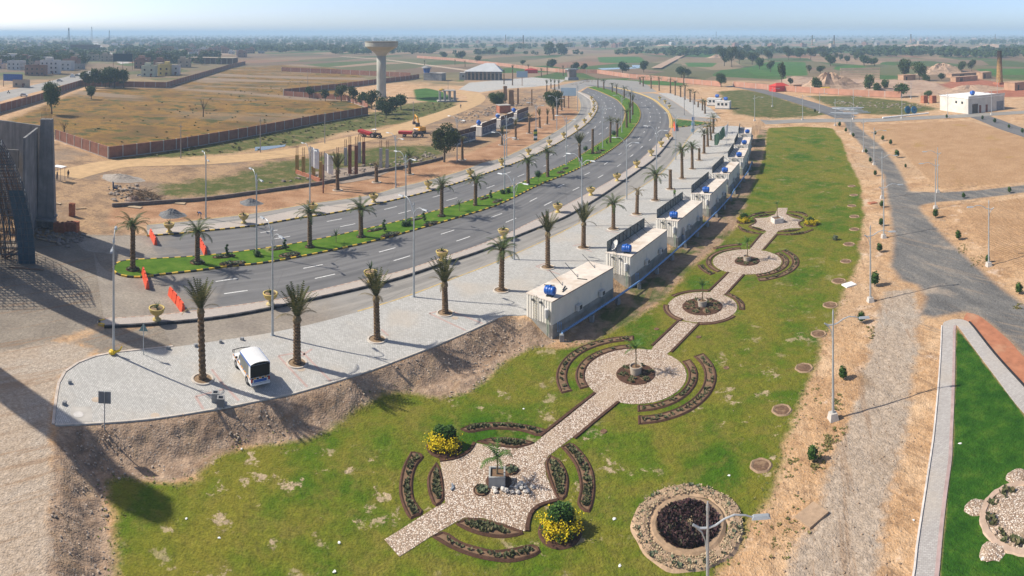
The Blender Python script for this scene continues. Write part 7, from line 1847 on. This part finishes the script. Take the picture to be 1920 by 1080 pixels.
# ================================================================== RIGHT SIDE
M_SAP = leafmat('sapling_leaves', (.02, .06, .01), (.045, .11, .018), (.08, .15, .03), .3, .2)
SAPM = [ball(ball(MB(), (0, 0, .75), .5, 150, random.Random(k), .2), (.1, 0, 1.25), .38, 90, random.Random(k + 9), .18).mesh('leaves', M_SAP) for k in range(3)]
saps = [(1640, 537, 1.15), (1615, 606, .8), (1581, 712, .75), (1524, 866, .75), (1649, 473, .85), (1652, 424, .8), (1653, 389, .8), (1641, 330, .8), (1632, 305, .8), (1624, 288, .8), (1600, 258, .9), (1586, 248, .9), (1574, 238, 1.1), (1754, 409, 1.0), (1797, 450, .9), (1911, 552, .9), (1682, 296, 1.3), (1670, 272, 1.0), (1655, 264, 1.0), (1641, 254, .9), (1698, 315, .6), (1807, 372, .7), (1893, 362, .8), (1852, 493, .7), (1865, 231, 1.1), (1842, 225, 1.0), (1775, 222, .9), (1892, 241, .9), (1528, 211, .9), (1917, 250, 1)]
for i, (x, y, s) in enumerate(saps):
    q = P(x, y); lb = '%s sapling %s' % (ORD[i] if i < 13 else ORD[i - 13], 'along the left verge of the side road, from the ring bed side' if i < 13 else 'on the right of the side road, counted by distance')
    t = thing('sapling', lb, 'sapling', q, i, 'saplings along the side road', (s, s, s)); MB().tube([(0, 0, 0), (.02, 0, .6)], .04, 5).build('stem', M_STEM, t); obj('leaves', SAPM[i % 3], t)
mb = MB(); rg = random.Random(12); pts = []
for (x0, y0, x1, y1, n) in [(1565, 770, 1580, 740, 60), (1545, 850, 1560, 810, 90), (1530, 880, 1545, 830, 50), (1520, 890, 1530, 860, 40), (1625, 612, 1638, 635, 50), (1590, 800, 1560, 830, 40), (1470, 1000, 1520, 930, 40), (1445, 1050, 1480, 980, 40), (1820, 480, 1850, 500, 60), (1795, 455, 1815, 475, 50), (1900, 570, 1915, 580, 50), (1470, 900, 1500, 860, 30), (1500, 760, 1540, 720, 24), (1740, 345, 1762, 352, 30)]:
    for _ in range(n):
        q = P(rg.uniform(min(x0, x1), max(x0, x1)), rg.uniform(min(y0, y1), max(y0, y1))); pts.append(q)
tag(tri_leaves(5, pts[::2], .17, .6, rg).build('verge_weeds', leafmat('verge_weed', (.10, .12, .03), (.2, .18, .06), (.3, .22, .1), .1)), 'scrubby weeds along the dirt verge', kind='stuff')
for i, (x, y, w_, a, m_, nm) in enumerate([(1522, 968, 1.9, .35, M_DRYE, 'cracked pale concrete slab lying on the dirt verge'), (1592, 535, 1.6, .1, M_WHITE, 'white slab at the lawn edge below the pits'), (1636, 381, 1.6, 0, M_BRICK, 'flat reddish slab on the dirt strip')]):
    q = P(x, y); tag(MB().box((0, 0, .08), (w_, w_ * .75, .16), a).build('slab', m_, None, q), nm, 'slab')
q = P(1505, 425); tag(ball(MB(), (0, 0, .3), .42, 120, random.Random(2), .18).build('grey_shrub', M_GREY, None, P(1566, 450)), 'small grey-blue shrub alone on the lawn', 'shrub')
# litter on the lawn
rg = random.Random(31)
for i, (x, y) in enumerate([(411, 1009), (349, 973), (636, 1018), (1152, 974), (1162, 1061), (982, 767), (1367, 892), (627, 1073), (453, 842), (1800, 832), (1843, 1048), (1713, 976)]):
    q = P(x, y); s = .10 + .07 * rg.random(); tag(MB().blob((0, 0, s * .25), (s, s * .8, s * .3), i, .35, seg=6, ring=4).build('litter', M_WHITE, None, q, i), 'small white scrap lying on the grass or verge', 'litter', 'white scraps on the grass')
# warehouse and yard
q = P(1852, 210); M_WHW = plain('warehouse_wall', (.60, .58, .53), .85, .15, .4, tint=(.48, .46, .42))
t = thing('warehouse', 'flat-roofed white warehouse with shutters beside the cross road', 'warehouse', q, .03); s_ = (210 - YH) / (CAMZ - q.z); k_ = 1 / s_
MB().box((0, 9, 3.0), (20.5, 17, 6.0)).build('wall', M_WHW, t); MB().box((0, 9, 6.15), (20.9, 17.4, .3)).build('roof', M_WHITE, t); MB().box((0, .4, 6.6), (20.7, .25, .7)).build('parapet', M_WHW, t)
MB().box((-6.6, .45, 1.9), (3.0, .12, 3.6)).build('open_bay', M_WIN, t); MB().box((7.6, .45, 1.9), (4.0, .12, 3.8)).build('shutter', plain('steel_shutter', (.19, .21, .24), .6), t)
for x in (-3.8, -.2): MB().box((x, .45, 1.5), (1.1, .12, 3.0)).build('door', M_RCOL, t)
for y in (4, 7.5): MB().box((-10.28, y, 4.2), (.1, 1.0, .9)).build('window', M_WIN, t)
roof_tank((q.x - 2, q.y + 7, q.z + 6.4), .2, 'upright blue tank on the white warehouse roof', sc=1.4)
q = P(1796, 210); tag(MB().box((0, 0, 1.1), (8.5, 3.5, 2.2), .1, 0, (.96, .9)).build('brick_pile', M_BRICK, None, P(1788, 196)), 'long stack of orange bricks left of the warehouse', 'brick stack')
for i, (x, y) in enumerate([(1733, 193), (1749, 193)]):
    tag(MB().box((0, 0, 1.6), (2.8, 2.2, 3.4), .1, 0, (.9, .9)).build('brick_pile', M_BRICK, None, P(x, y)), '%s of two short orange brick stacks before the kiln field' % ('left' if i == 0 else 'right'), 'brick stack', 'orange brick stacks')
for i, (x, y) in enumerate([(1702, 213), (1714, 213)]):
    q = P(x, y); t = thing('cable_drum', '%s blue round disc standing beside the cross road' % ('left' if i == 0 else 'right'), 'drum', q); o_ = MB().lathe([(1.5, -.12), (1.5, .12)], 20).build('disc', plain('disc_blue', (.03, .16, .30), .6) if i == 0 else bpy.data.materials['disc_blue'], t, (0, 0, 1.5)); o_.rotation_euler = (1.4, 0, .1); MB().lathe([(.25, -.3), (.25, .3)], 10).build('hub', M_FRAME, t, (0, 0, 1.5))
M_GI = plain('galvanised_tube', (.30, .33, .36), .5, .15, 1, .3); rg = random.Random(21)
for i in range(14):
    q = P(1585 + rg.uniform(-8, 22), 210 + rg.uniform(-7, 7)); a = rg.uniform(-.9, -.2); tag(MB().tube([(-5.5 * math.cos(a), -5.5 * math.sin(a), .25 + .1 * (i % 3)), (5.5 * math.cos(a), 5.5 * math.sin(a), .25 + .1 * ((i + 1) % 3))], .2, 7).build('steel_tube', M_GI, None, q), 'grey steel lamp tube lying in the heap at the junction', 'steel tube', 'steel tubes heaped at the junction')
q = P(1700, 218); tag(MB().tube([(-11, 0, .3), (11, .6, .3)], .3, 8).build('long_pipe', M_WHITE, None, q), 'long white pipe lying along the cross road', 'pipe')
q = P(1461, 171); t = thing('red_tent', 'red marquee tent beside the side road', 'tent', q, .2)
MB().box((0, 0, 1.5), (9, 6, 3)).build('walls', plain('tent_red', (.50, .04, .03), .8), t); MB().add([(-4.8, -3.3, 3), (4.8, -3.3, 3), (4.8, 3.3, 3), (-4.8, 3.3, 3), (-2, 0, 4.6), (2, 0, 4.6)], [(0, 1, 5, 4), (1, 2, 5), (2, 3, 4, 5), (3, 0, 4), (3, 2, 1, 0)]).build('roof', bpy.data.materials['tent_red'], t)
q = P(1547, 174); t = thing('tanker', 'small yellow tank trailer below the mound', 'tank trailer', q); o_ = MB().lathe([(.3, -2.6), (1.2, -2.4), (1.25, 2.4), (.3, 2.6)], 14).build('tank', plain('tanker_yellow', (.55, .36, .04), .6), t, (0, 0, 1.9)); o_.rotation_euler = (0, PI / 2, 0)
for x in (-1.5, 1.5):
    for s in (-1, 1): wheel(t, x, s * .8, .5, .3)
q = P(1036, 135); t = thing('red_tent', 'small red awning near the pale blue billboard and palms', 'tent', P(996, 137)); MB().box((0, 0, 1.4), (10, 4, 2.8)).build('walls', bpy.data.materials['tent_red'], t); MB().add([(-5, -2.2, 2.8), (5, -2.2, 2.8), (5, 2.2, 2.8), (-5, 2.2, 2.8), (0, 0, 4)], [(0, 1, 4), (1, 2, 4), (2, 3, 4), (3, 0, 4), (3, 2, 1, 0)]).build('roof', bpy.data.materials['tent_red'], t)
# kiln chimney and far chimneys
M_CHIM = NT('kiln_brick'); _m = M_CHIM
_g = _m.n.new('ShaderNodeSeparateXYZ'); _m.set(_g.inputs[0], _m.pos())
_c = _m.mix(_m.rng(_m.math('ADD', _g.outputs[2], _m.math('MULTIPLY', _m.noise(.5, 4), 8)), 13, 22), _m.ramp(_m.noise(.9, 4), [(.3, (.20, .115, .05)), (.7, (.36, .24, .09))]), (.04, .03, .028)); M_CHIM = _m.done(_c, .95, 0, .1)
def chimney(px, top, w_, label):
    q = P(*px); s = (px[1] - YH) / (CAMZ - q.z); h = (px[1] - top) / s; r_ = w_ / s / 2; t = thing('kiln_chimney', label, 'chimney', q, 0, 'brick kiln chimneys')
    MB().lathe([(r_, 0), (r_ * .8, h * .5), (r_ * .62, h * .97), (r_ * .68, h * .975), (r_ * .68, h), (r_ * .45, h)], 18).build('stack', M_CHIM, t); MB().box((0, 0, h * .03), (r_ * 2.6, r_ * 2.6, h * .06)).build('base', M_BRICK, t)
chimney((1874, 158), 95, 13, 'tall soot-topped brick kiln chimney on the red earth, nearest')
for i, (x, y, tp, w_) in enumerate([(981, 92, 66, 3), (1523, 84, 66, 3.2), (1564, 86.5, 66, 3.6), (1708, 80, 64, 3.6), (1866, 77, 64, 2), (948, 83, 65, 2)]):
    chimney((x, y), tp, w_, 'distant kiln chimney, %s' % ['left of the large far tree', 'left one of the pair beyond the poplar', 'right one of the pair beyond the poplar', 'above the far mounds', 'faint one near the right edge', 'faint one beyond the pavilion'][i])
for i, (x, y, w_, d, h, nm) in enumerate([(1906, 168, 12, 8, 4.2, 'brick kiln room beside the chimney'), (1845, 147, 9, 6, 4.2, 'cubic brick room behind the chimney'), (1817, 143, 40, 6, 2.6, 'long low brick shed behind the red earth'), (1808, 152, 20, 5, 3.0, 'low brick shed with openings on the red earth'), (1700, 152, 10, 6, 4, 'earth-brown shed beside the tree pair'), (1492, 170, 5, 4, 3.2, 'small block hut beside the red tent')]):
    q = P(x, y); t = thing('kiln_shed', nm, 'shed', q, .05); MB().box((0, 0, h / 2), (w_, d, h)).build('wall', plain('kiln_wall', (.40, .25, .16), .9, .25, .3) if i == 0 else bpy.data.materials['kiln_wall'], t); MB().box((0, 0, h + .1), (w_ + .4, d + .4, .25)).build('roof', bpy.data.materials['kiln_wall'], t); MB().box((-w_ * .25, -d / 2 - .04, h * .4), (w_ * .12, .1, h * .7)).build('opening', M_WIN, t)
for i, (x, y, rx, ry, h) in enumerate([(1553, 168, 24, 14, 9), (1765, 137, 26, 14, 7.5), (1720, 88, 60, 24, 6), (1660, 97, 50, 20, 6), (1305, 92, 22, 14, 5), (1245, 87, 30, 15, 5), (1345, 110, 20, 12, 5), (1820, 170, 30, 12, 3), (1620, 164, 40, 10, 2.5), (1860, 88, 60, 25, 6)]):
    heap((x, y), rx, ry, h, M_CLAY, 'pale clay mound, %s' % ['large with furrowed flank by the yellow tank', 'behind the trees left of the chimney', 'far away right of the thin chimney', 'far away beyond the tree belt', 'at the causeway end', 'far left of the causeway', 'beside the leaning trees', 'low on the red earth', 'long and low before the sheds', 'far right on the plain'][i], 'earth_mound', 'mound', i + 40, .2)
for i in range(5):
    a, b = P(1575, 131 + i * 4.6), P(1650, 130 + i * 5); d = b - a; tag(MB().box(((b.x - a.x) / 2, (b.y - a.y) / 2, .7), (d.length, 1.6, 1.6), math.atan2(d.y, d.x), 0, (.98, .7)).build('brick_row', plain('unfired_brick', (.34, .24, .17), .95, .2, .3) if i == 0 else bpy.data.materials['unfired_brick'], None, a), '%s drying row of raw bricks before the mounds, from the back' % ORD[i], 'brick row', 'drying rows of raw bricks')
# long red brick wall beyond the works
M_BW2 = plain('orange_brick_wall', (.42, .215, .145), .92, .18, .3, tint=(.47, .29, .21))
panel_wall('boundary_wall', [(782, 109), (850, 114), (930, 123), (1000, 132), (1060, 137), (1120, 138), (1180, 147), (1240, 152), (1300, 158), (1352, 163)], 3.2, 9, 'long orange brick wall closing off the housing scheme', M_BW2, M_POSTC, base=False)
panel_wall('boundary_wall', [(1375, 163), (1440, 169), (1520, 175), (1600, 180), (1690, 184)], 3.2, 9, 'orange brick wall running right past the red tent', M_BW2, M_POSTC, base=False)
panel_wall('boundary_wall', [(528, 134), (640, 139), (770, 146)], 3.6, 9, 'brown brick wall beyond the water tower field', M_BW, M_POSTC, base=False)

# ================================================================== LOOSE STONES, TUFTS
rgs = np.random.default_rng(17)
def scatter_px(poly, n):
    w_ = [(p.x, p.y) for p in PP(poly)]; xs = [a for a, b in w_]; ys = [b for a, b in w_]
    X_ = rgs.uniform(min(xs), max(xs), n * 4); Y_ = rgs.uniform(min(ys), max(ys), n * 4); s_ = sdist(w_, X_, Y_); k_ = np.nonzero(s_ > 0)[0][:n]
    return X_[k_], Y_[k_]
def terr_z(X_, Y_):
    return Zv(X_, Y_)
mb = MB(); X_, Y_ = scatter_px(ZONES['bank'], 3400); Zs = terr_z(X_, Y_)
c1 = vnoise(X_, Y_, 2.2, 31); rg = random.Random(3)
for x, y, z, c_ in zip(X_, Y_, Zs, c1):
    if c_ < .42 or (z > -.15 and c_ < .66): continue
    s = rg.choice([.04, .05, .06, .08, .12]); mb.blob((x, y, z + s * .3), (s, s * .8, s * .6), int(x * 99), .3, seg=5, ring=4)
tag(mb.build('bank_stones', plain('bank_stone', (.40, .325, .26), .95, .4, 3)), 'loose stones and clods on the embankment', kind='stuff')
mb = MB(); X_, Y_ = scatter_px([(1400, 1080), (1480, 830), (1560, 600), (1620, 480), (1750, 600), (1760, 640), (1720, 900), (1690, 1080)], 700); Zs = terr_z(X_, Y_); sl = sdist(ZW['lawn'], X_, Y_)
for x, y, z, s_ in zip(X_, Y_, Zs, sl):
    if s_ > -.3: continue
    s = rg.choice([.03, .04, .05, .08]); mb.blob((x, y, z + s * .3), (s, s * .8, s * .6), int(x * 99), .3, seg=5, ring=4)
tag(mb.build('verge_stones', plain('verge_stone', (.36, .26, .18), .95, .4, 3)), 'loose stones and clods on the dirt verge', kind='stuff')
lw_ = [(p[0], p[1]) for p in ZW['lawn']]; pts = []
for (x0, y0), (x1, y1) in zip(lw_, lw_[1:] + lw_[:1]):
    L_ = math.hypot(x1 - x0, y1 - y0)
    if math.hypot(x0, y0) > 130 or L_ > 60: continue
    for k in range(int(L_ * 5)):
        t_ = rg.random(); x, y = x0 + (x1 - x0) * t_ + rg.gauss(0, .45), y0 + (y1 - y0) * t_ + rg.gauss(0, .45); pts.append((x, y, Z(x, y)))
tag(tri_leaves(3, pts, .13, .5, rg).build('edge_grass', leafmat('edge_grass_blades', (.09, .14, .015), (.14, .17, .03), (.24, .2, .07), .05)), 'ragged grass along the lawn edges', kind='stuff')
X_, Y_ = scatter_px([(215, 300), (480, 282), (640, 250), (850, 200), (850, 186), (690, 216), (480, 256), (210, 300)], 240); pts = [(x, y, 0.0) for x, y in zip(X_, Y_)]
X_, Y_ = scatter_px([(130, 250), (210, 290), (480, 245), (680, 205), (560, 150), (300, 190), (150, 210)], 110); pts += [(x, y, 0.0) for x, y in zip(X_, Y_)]
tag(tri_leaves(12, pts, .62, .5, rg).build('scrub_bushes', leafmat('scrub_leaves', (.06, .075, .02), (.11, .115, .035), (.17, .13, .05), .05)), 'scattered low scrub on the waste ground', kind='stuff')

mb = MB()
for poly, n_ in (([(500, 345), (620, 335), (760, 312), (820, 295), (800, 285), (640, 318), (520, 340)], 260), ([(890, 225), (1010, 190), (1060, 185), (1055, 172), (960, 190), (905, 205)], 420), ([(210, 380), (300, 376), (260, 345), (200, 350)], 140), ([(850, 215), (930, 200), (935, 210), (860, 235)], 160), ([(1090, 155), (1062, 160), (1130, 152), (1100, 148)], 90), ([(1560, 190), (1760, 195), (1740, 205), (1580, 200)], 160)):
    X_, Y_ = scatter_px(poly, n_); Zs = terr_z(X_, Y_)
    for x, y, z in zip(X_, Y_, Zs):
        s = rg.choice([.12, .18, .25, .4, .6]); mb.blob((x, y, z + s * .2), (s, s * .8, s * .5), int(x * 99), .35, seg=5, ring=4)
tag(mb.build('site_rubble', plain('site_rubble_stone', (.31, .255, .21), .95, .45, .7)), 'scattered rubble about the building works', kind='stuff')
# ================================================================== THE TOWN AND THE FAR PLAIN
HM = [plain('house_brick', (.30, .16, .115), .9, .25, .15, rnd=.3), plain('house_white', (.62, .60, .57), .85, .12, .15, rnd=.25), plain('house_tan', (.44, .36, .27), .9, .15, .15, rnd=.3), plain('house_grey', (.30, .30, .31), .9, .15, .15, rnd=.3), plain('house_pink', (.48, .36, .32), .9, .15, .15, rnd=.25)]
M_ROOFC = plain('flat_roof', (.40, .36, .32), .9, .2, .2)
def house_parts(w_, d, h, upper, seed):
    """boxes of a flat-roofed house: walls, parapet, upper room, windows"""
    rg = random.Random(seed); wall = MB().box((0, 0, h / 2), (w_, d, h)); roof = MB()
    for sx_, sy_, lx, ly in ((0, -1, w_, .25), (0, 1, w_, .25), (-1, 0, .25, d - .5), (1, 0, .25, d - .5)): roof.box((sx_ * (w_ / 2 - .12), sy_ * (d / 2 - .12), h + .4), (lx, ly, .8))
    wins = []
    for fl in range(int(h // 3.2)):
        n = max(1, int(w_ // 3.4))
        for k in range(n):
            for sgn in (-1, 1): wins.append((-w_ / 2 + w_ * (k + .5) / n, sgn * d / 2, 1.7 + fl * 3.2, 1.3, .12, 1.3))
        for k in range(max(1, int(d // 4))): wins.append((-w_ / 2, -d / 2 + d * (k + .5) / max(1, int(d // 4)), 1.7 + fl * 3.2, .12, 1.2, 1.3))
    up = None
    if upper: up = (rg.uniform(-.2, .2) * w_, rg.uniform(0, .2) * d, h, w_ * .4, d * .45, 2.8)
    return wall, roof, wins, up
def house_mesh(seed):
    rg = random.Random(seed); w_, d, h = rg.uniform(8, 15), rg.uniform(8, 13), rg.choice([3.6, 3.8, 6.8, 7.0, 7.2])
    wall, roof, wins, up = house_parts(w_, d, h, rg.random() < .6, seed)
    for f, m_ in zip(roof.f, roof.m): pass
    b = len(wall.v); wall.v += roof.v; wall.f += [tuple(i + b for i in f) for f in roof.f]; wall.m += [0] * len(roof.f)
    wall.box((0, 0, h + .02), (w_ - .5, d - .5, .06), 0, 2)
    for x, y, z, a, bb, c in wins: wall.box((x, y, z), (a, bb, c), 0, 1)
    if up: wall.box((up[0], up[1], up[2] + up[5] / 2), (up[3], up[4], up[5])); wall.lathe([(.6, 0), (.6, 1.1), (.1, 1.3)], 8, (w_ * .3, d * .2, h), 3)
    return wall.mesh('house', [HM[seed % 5], M_WIN, M_ROOFC, M_TANK if seed % 3 == 0 else M_WHITE])
HMESH = [house_mesh(k) for k in range(15)]
rg = random.Random(77); placed = []
def blocked(x, y):
    road = [(240, 120), (215, 108), (196, 97), (186, 88), (180, 80)]
    for (a, b) in road:
        if abs(x - a) < 12 and abs(y - b) < 8: return True
    if y > 139 - .0 * x and x < 160: return True
    if x > 150 and y > 118 and x < 250: return True
    if x > 250 and y > 138 - (x - 250) * .12: return True
    return False
n = 0
while n < 240:
    x = rg.uniform(-60, 490); y = 72 + 62 * rg.random() ** 1.2
    if blocked(x, y) or (x > 380 and y > 108): continue
    q = G(x, y)
    if any((q.x - a) ** 2 + (q.y - b) ** 2 < 14 ** 2 for a, b in placed): continue
    placed.append((q.x, q.y)); k = rg.randrange(15)
    tag(obj('house', HMESH[k], None, q, rg.choice([0, PI / 2]) + rg.uniform(.25, .55)), 'flat-roofed %s house in the hazy town' % ['red brick', 'white', 'tan', 'grey', 'pinkish'][k % 5], 'house', '%s houses of the town' % ['red brick', 'white', 'tan', 'grey', 'pinkish'][k % 5]); n += 1
n = 0
while n < 110:
    x = rg.choice([rg.gauss(900, 45), rg.gauss(1080, 60), rg.gauss(1500, 150), rg.gauss(1760, 80), rg.gauss(620, 90), rg.uniform(1150, 1900)]); y = rg.uniform(68, 90)
    q = G(x, y)
    if any((q.x - a) ** 2 + (q.y - b) ** 2 < 20 ** 2 for a, b in placed): continue
    placed.append((q.x, q.y)); k = rg.randrange(15); tag(obj('house', HMESH[k], None, q, rg.uniform(0, 1.5)), 'low %s house far out on the plain' % ['red brick', 'white', 'tan', 'grey', 'pinkish'][k % 5], 'house', 'far %s houses on the plain' % ['red brick', 'white', 'tan', 'grey', 'pinkish'][k % 5]); n += 1
def house(px, w_, d, h, mat, label, rz=.35, up=True, seed=1):
    q = P(*px); t = thing('house', label, 'house', q, rz, None); wall, roof, wins, u = house_parts(w_, d, h, up, seed)
    wall.build('wall', mat, t); rf = MB().box((0, 0, h + .04), (w_ - .5, d - .5, .08)).build('roof', M_ROOFC, t)
    for i in range(4): MB().box(((0, 0, -1, 1)[i] * (w_ / 2 - .12), (-1, 1, 0, 0)[i] * (d / 2 - .12), h + .4), ((w_, w_, .25, .25)[i], (.25, .25, d - .5, d - .5)[i], .8)).build('parapet', mat, rf)
    for x, y, z, a, b, c in wins:
        wn_ = MB().box((x, y, z), (a, b, c)).build('window', M_WIN, t); MB().box((x, y - .05, z - c / 2 - .08), (a + .3, b + .15, .12)).build('sill', mat, wn_)
    if u: MB().box((u[0], u[1], h + 1.4), (u[3], u[4], 2.8)).build('upper_room', mat, t)
    MB().box((w_ * .2, -d / 2 - .03, 1.1), (1.2, .12, 2.2)).build('door', M_RCOL, t)
    return t
M_YEL = plain('yellow_wall', (.60, .47, .17), .85, .15, .3); M_PGR = plain('pale_green_wall', (.48, .50, .38), .85, .15, .3); M_DKB = plain('dark_brick_wall', (.16, .12, .11), .9, .2, .3)
house((280, 143), 10, 9, 7, M_PGR, 'pale green two-storey house before the field wall'); house((309, 141), 9, 9, 7.4, M_YEL, 'yellow house with tall side wall before the field wall', .35, True, 2); house((326, 140), 9, 8, 6.6, HM[1], 'white house joined to the yellow one', .35, False, 3)
house((314, 109), 14, 12, 14, HM[2], 'tall tan block rising above the town', .3, False, 4); house((330, 110), 22, 12, 7, HM[3], 'dark grey block beside the tall tan one', .3, False, 5)
house((68, 141), 15, 10, 6.8, HM[0], 'red brick house beside the highway', .5, False, 6); house((95, 138), 14, 11, 9.8, HM[1], 'white house with dark glazed front beside the highway', .5, True, 7)
house((160, 101), 42, 18, 13, M_DKB, 'large brown windowed block left of the town road', .2, False, 8); house((40, 163), 9, 5, 3.6, HM[2], 'small tan shop below the blue board', .45, False, 9); house((22, 118), 26, 14, 7, HM[1], 'long white house among the trees at the left edge', .45, True, 10)
q = P(394, 120); t = thing('long_shed', 'long flat-roofed open shed behind the field wall', 'shed', q, .1); MB().box((0, 8, 6.2), (50, 16, .6)).build('roof', HM[2], t)
for k in range(9): MB().box((-24 + 6 * k, .6, 3), (.7, .7, 6)).build('pillar', HM[2], t)
MB().box((0, 14, 3), (50, .4, 6)).build('back_wall', HM[0], t)
# vehicles on the highway
def car(px, rz, label, mat, big=False):
    q = P(*px); t = thing('car', label, 'car', (q.x, q.y, .06), rz, 'vehicles on the highway'); k = 1.6 if big else 1.0
    mb = MB(); prism(mb, [(-2.1, .35), (-2.1, .85), (-1.2, .95), (1.0, .95), (2.0, .8), (2.1, .35)], -.82, .82); mb.build('body', mat, t, None, 0); mb = MB(); prism(mb, [(-1.7, .9), (-1.3, 1.45 * k), (.5, 1.45 * k), (1.1, .9)], -.72, .72); mb.build('cabin', M_WIN if not big else mat, t)
    for x in (-1.3, 1.3):
        for s in (-1, 1): wheel(t, x, s * .75, .32, .2)
car((45, 181), .55, 'white car driving on the highway', M_VW); car((136, 145), .7, 'white van among the cars by the grove', M_VW, True); car((145, 143), .7, 'dark car among the cars by the grove', M_VK); car((262, 143), .3, 'white car parked beside the pale green house', M_VW); car((112, 153), .6, 'grey car half hidden behind the tall tree', M_RIM)
q = P(16, 175); t = thing('motorcyclist', 'dark motorcycle with rider on the highway', 'motorcycle', q, .6)
for x in (-.6, .6): wheel(t, x, 0, .3, .12)
MB().tube([(-.6, 0, .35), (0, 0, .75), (.6, 0, .4)], [.12, .2, .1], 6).build('frame', M_VK, t); MB().tube([(-.1, 0, .7), (-.05, 0, 1.3), (.0, 0, 1.55)], [.2, .22, .1], 7).blob((0, 0, 1.7), (.14, .14, .16), 1, .05).build('rider', S_DK, t)
# telecom masts
def mast(px, top, label):
    q = P(*px); h = (px[1] - top) * CAMZ / (px[1] - YH); t = thing('telecom_mast', label, 'mast', q, .3); b = h * .06
    for sx_, sy_ in ((-1, -1), (1, -1), (1, 1), (-1, 1)): MB().tube([(sx_ * b, sy_ * b, 0), (sx_ * b * .25, sy_ * b * .25, h)], .22, 4).build('leg', M_SCAF, t)
    for k in range(10):
        z0, z1 = h * k / 10, h * (k + 1) / 10; r0 = b * (1 - .75 * k / 10); r1 = b * (1 - .75 * (k + 1) / 10)
        for i in range(4):
            c = ((-1, -1), (1, -1), (1, 1), (-1, 1)); a, d = c[i], c[(i + 1) % 4]; MB().tube([(a[0] * r0, a[1] * r0, z0), (d[0] * r1, d[1] * r1, z1)], .12, 4).build('brace', M_SCAF, t)
    MB().lathe([(1.3, h * .88), (1.3, h * .96)], 8).build('antenna_ring', M_SCAF, t)
mast((129, 92), 52, 'tallest lattice mast above the town at left'); mast((205, 84), 57, 'lattice mast beside the town road'); mast((172, 80), 50, 'faint thin mast far behind the town'); mast((1343, 76), 59, 'faint mast on the plain above the causeway')
# ---- trees of the plain
rgn = np.random.default_rng(5)
N = 14000
X = rgn.uniform(-60, 1980, N); Y = 63.6 + 62 * rgn.random(N) ** 2.3
A_ = (X - CX) / F; RRr = F * CAMZ / (Y - YH); WX, WY = RRr * np.sin(A_), RRr * np.cos(A_)
cl = vnoise(WX, WY, 150, 3) * .6 + vnoise(WX, WY, 420, 4) * .5 + vnoise(WX, WY, 45, 9) * .25
keep = cl > np.where(X < 820, np.where((X < 480) & (Y > 82), .68, .60), np.where(Y > 84, .84, .70))
keep &= ~((X > 440) & (X < 830) & (Y > 103)); keep &= ~((X > 820) & (X < 1130) & (Y > 108)); keep &= ~((X > 250) & (X < 445) & (Y > 122)); keep &= ~((X < 160) & (Y > 132)); keep &= ~((X >= 160) & (X <= 250) & (Y > 114)); keep &= ~(X > 1120) | (Y < 114)
keep &= ~((np.abs(X - (180 + (Y - 80) * 1.05)) < 8) & (X < 260))
idx = np.nonzero(keep)[0]; idx = idx[np.argsort(-Y[idx])][:6500]
hh = rgn.uniform(5.5, 12.5, N); wwd = hh * rgn.uniform(.8, 1.5, N)
for k in idx[:240]:
    tag(obj('tree', FARC[k % 5], None, (WX[k], WY[k], 0), float(rgn.uniform(0, 6.28)), (wwd[k], wwd[k], hh[k])), ('dark tree among the houses of the hazy town' if X[k] < 560 else 'tree standing out on the hazy far plain'), 'tree', 'trees among the town houses' if X[k] < 560 else 'trees on the far plain')
Vs = []
base = {}
for j, nq in ((0, 46), (1, 18)):
    for v in range(3):
        d = rgn.normal(size=(nq, 3)); d /= np.linalg.norm(d, axis=1)[:, None]
        c = np.array([0, 0, .55]) + d * rgn.uniform(.2, .48, nq)[:, None] * np.array([1, 1, .9])
        a = rgn.normal(size=(nq, 3)); a /= np.linalg.norm(a, axis=1)[:, None]; b = np.cross(a, rgn.normal(size=(nq, 3))); b /= np.linalg.norm(b, axis=1)[:, None]
        s = (.17 if j == 0 else .26) * rgn.uniform(.7, 1.3, nq)[:, None]
        base[j, v] = np.stack([c - a * s, c + b * s * .7, c + a * s, c - b * s * .7], 1).reshape(-1, 3)
for k in idx[240:]:
    bq = base[0 if Y[k] > 74 else 1, k % 3]; sc = 1.0 if Y[k] > 70 else 1.5
    Vs.append(bq * np.array([wwd[k] * sc, wwd[k] * sc, hh[k] * (1.0 if sc == 1 else 1.15)]) + np.array([WX[k], WY[k], 0]))
Vs = np.concatenate(Vs); me = bpy.data.meshes.new('distant_trees'); me.from_pydata(Vs.tolist(), [], np.arange(len(Vs)).reshape(-1, 4).tolist()); me.materials.append(M_TL); me.update()
tag(obj('distant_trees', me), 'far-off trees blurring into the hazy horizon', None, None, 'stuff')
# standing water beyond the brick wall, drain by the track
M_WATER = plain('pond_water', (.16, .19, .20), .08, .1, .1, spec=.5)
for px in ([(1120, 128), (1190, 126), (1200, 128), (1130, 131)], [(1185, 122), (1200, 122), (1200, 127), (1186, 127)], [(478, 276), (520, 273), (536, 271), (534, 275), (500, 281), (478, 283)]):
    polysheet('pond', [P(*p) for p in px], M_WATER, None, 'structure', .06)
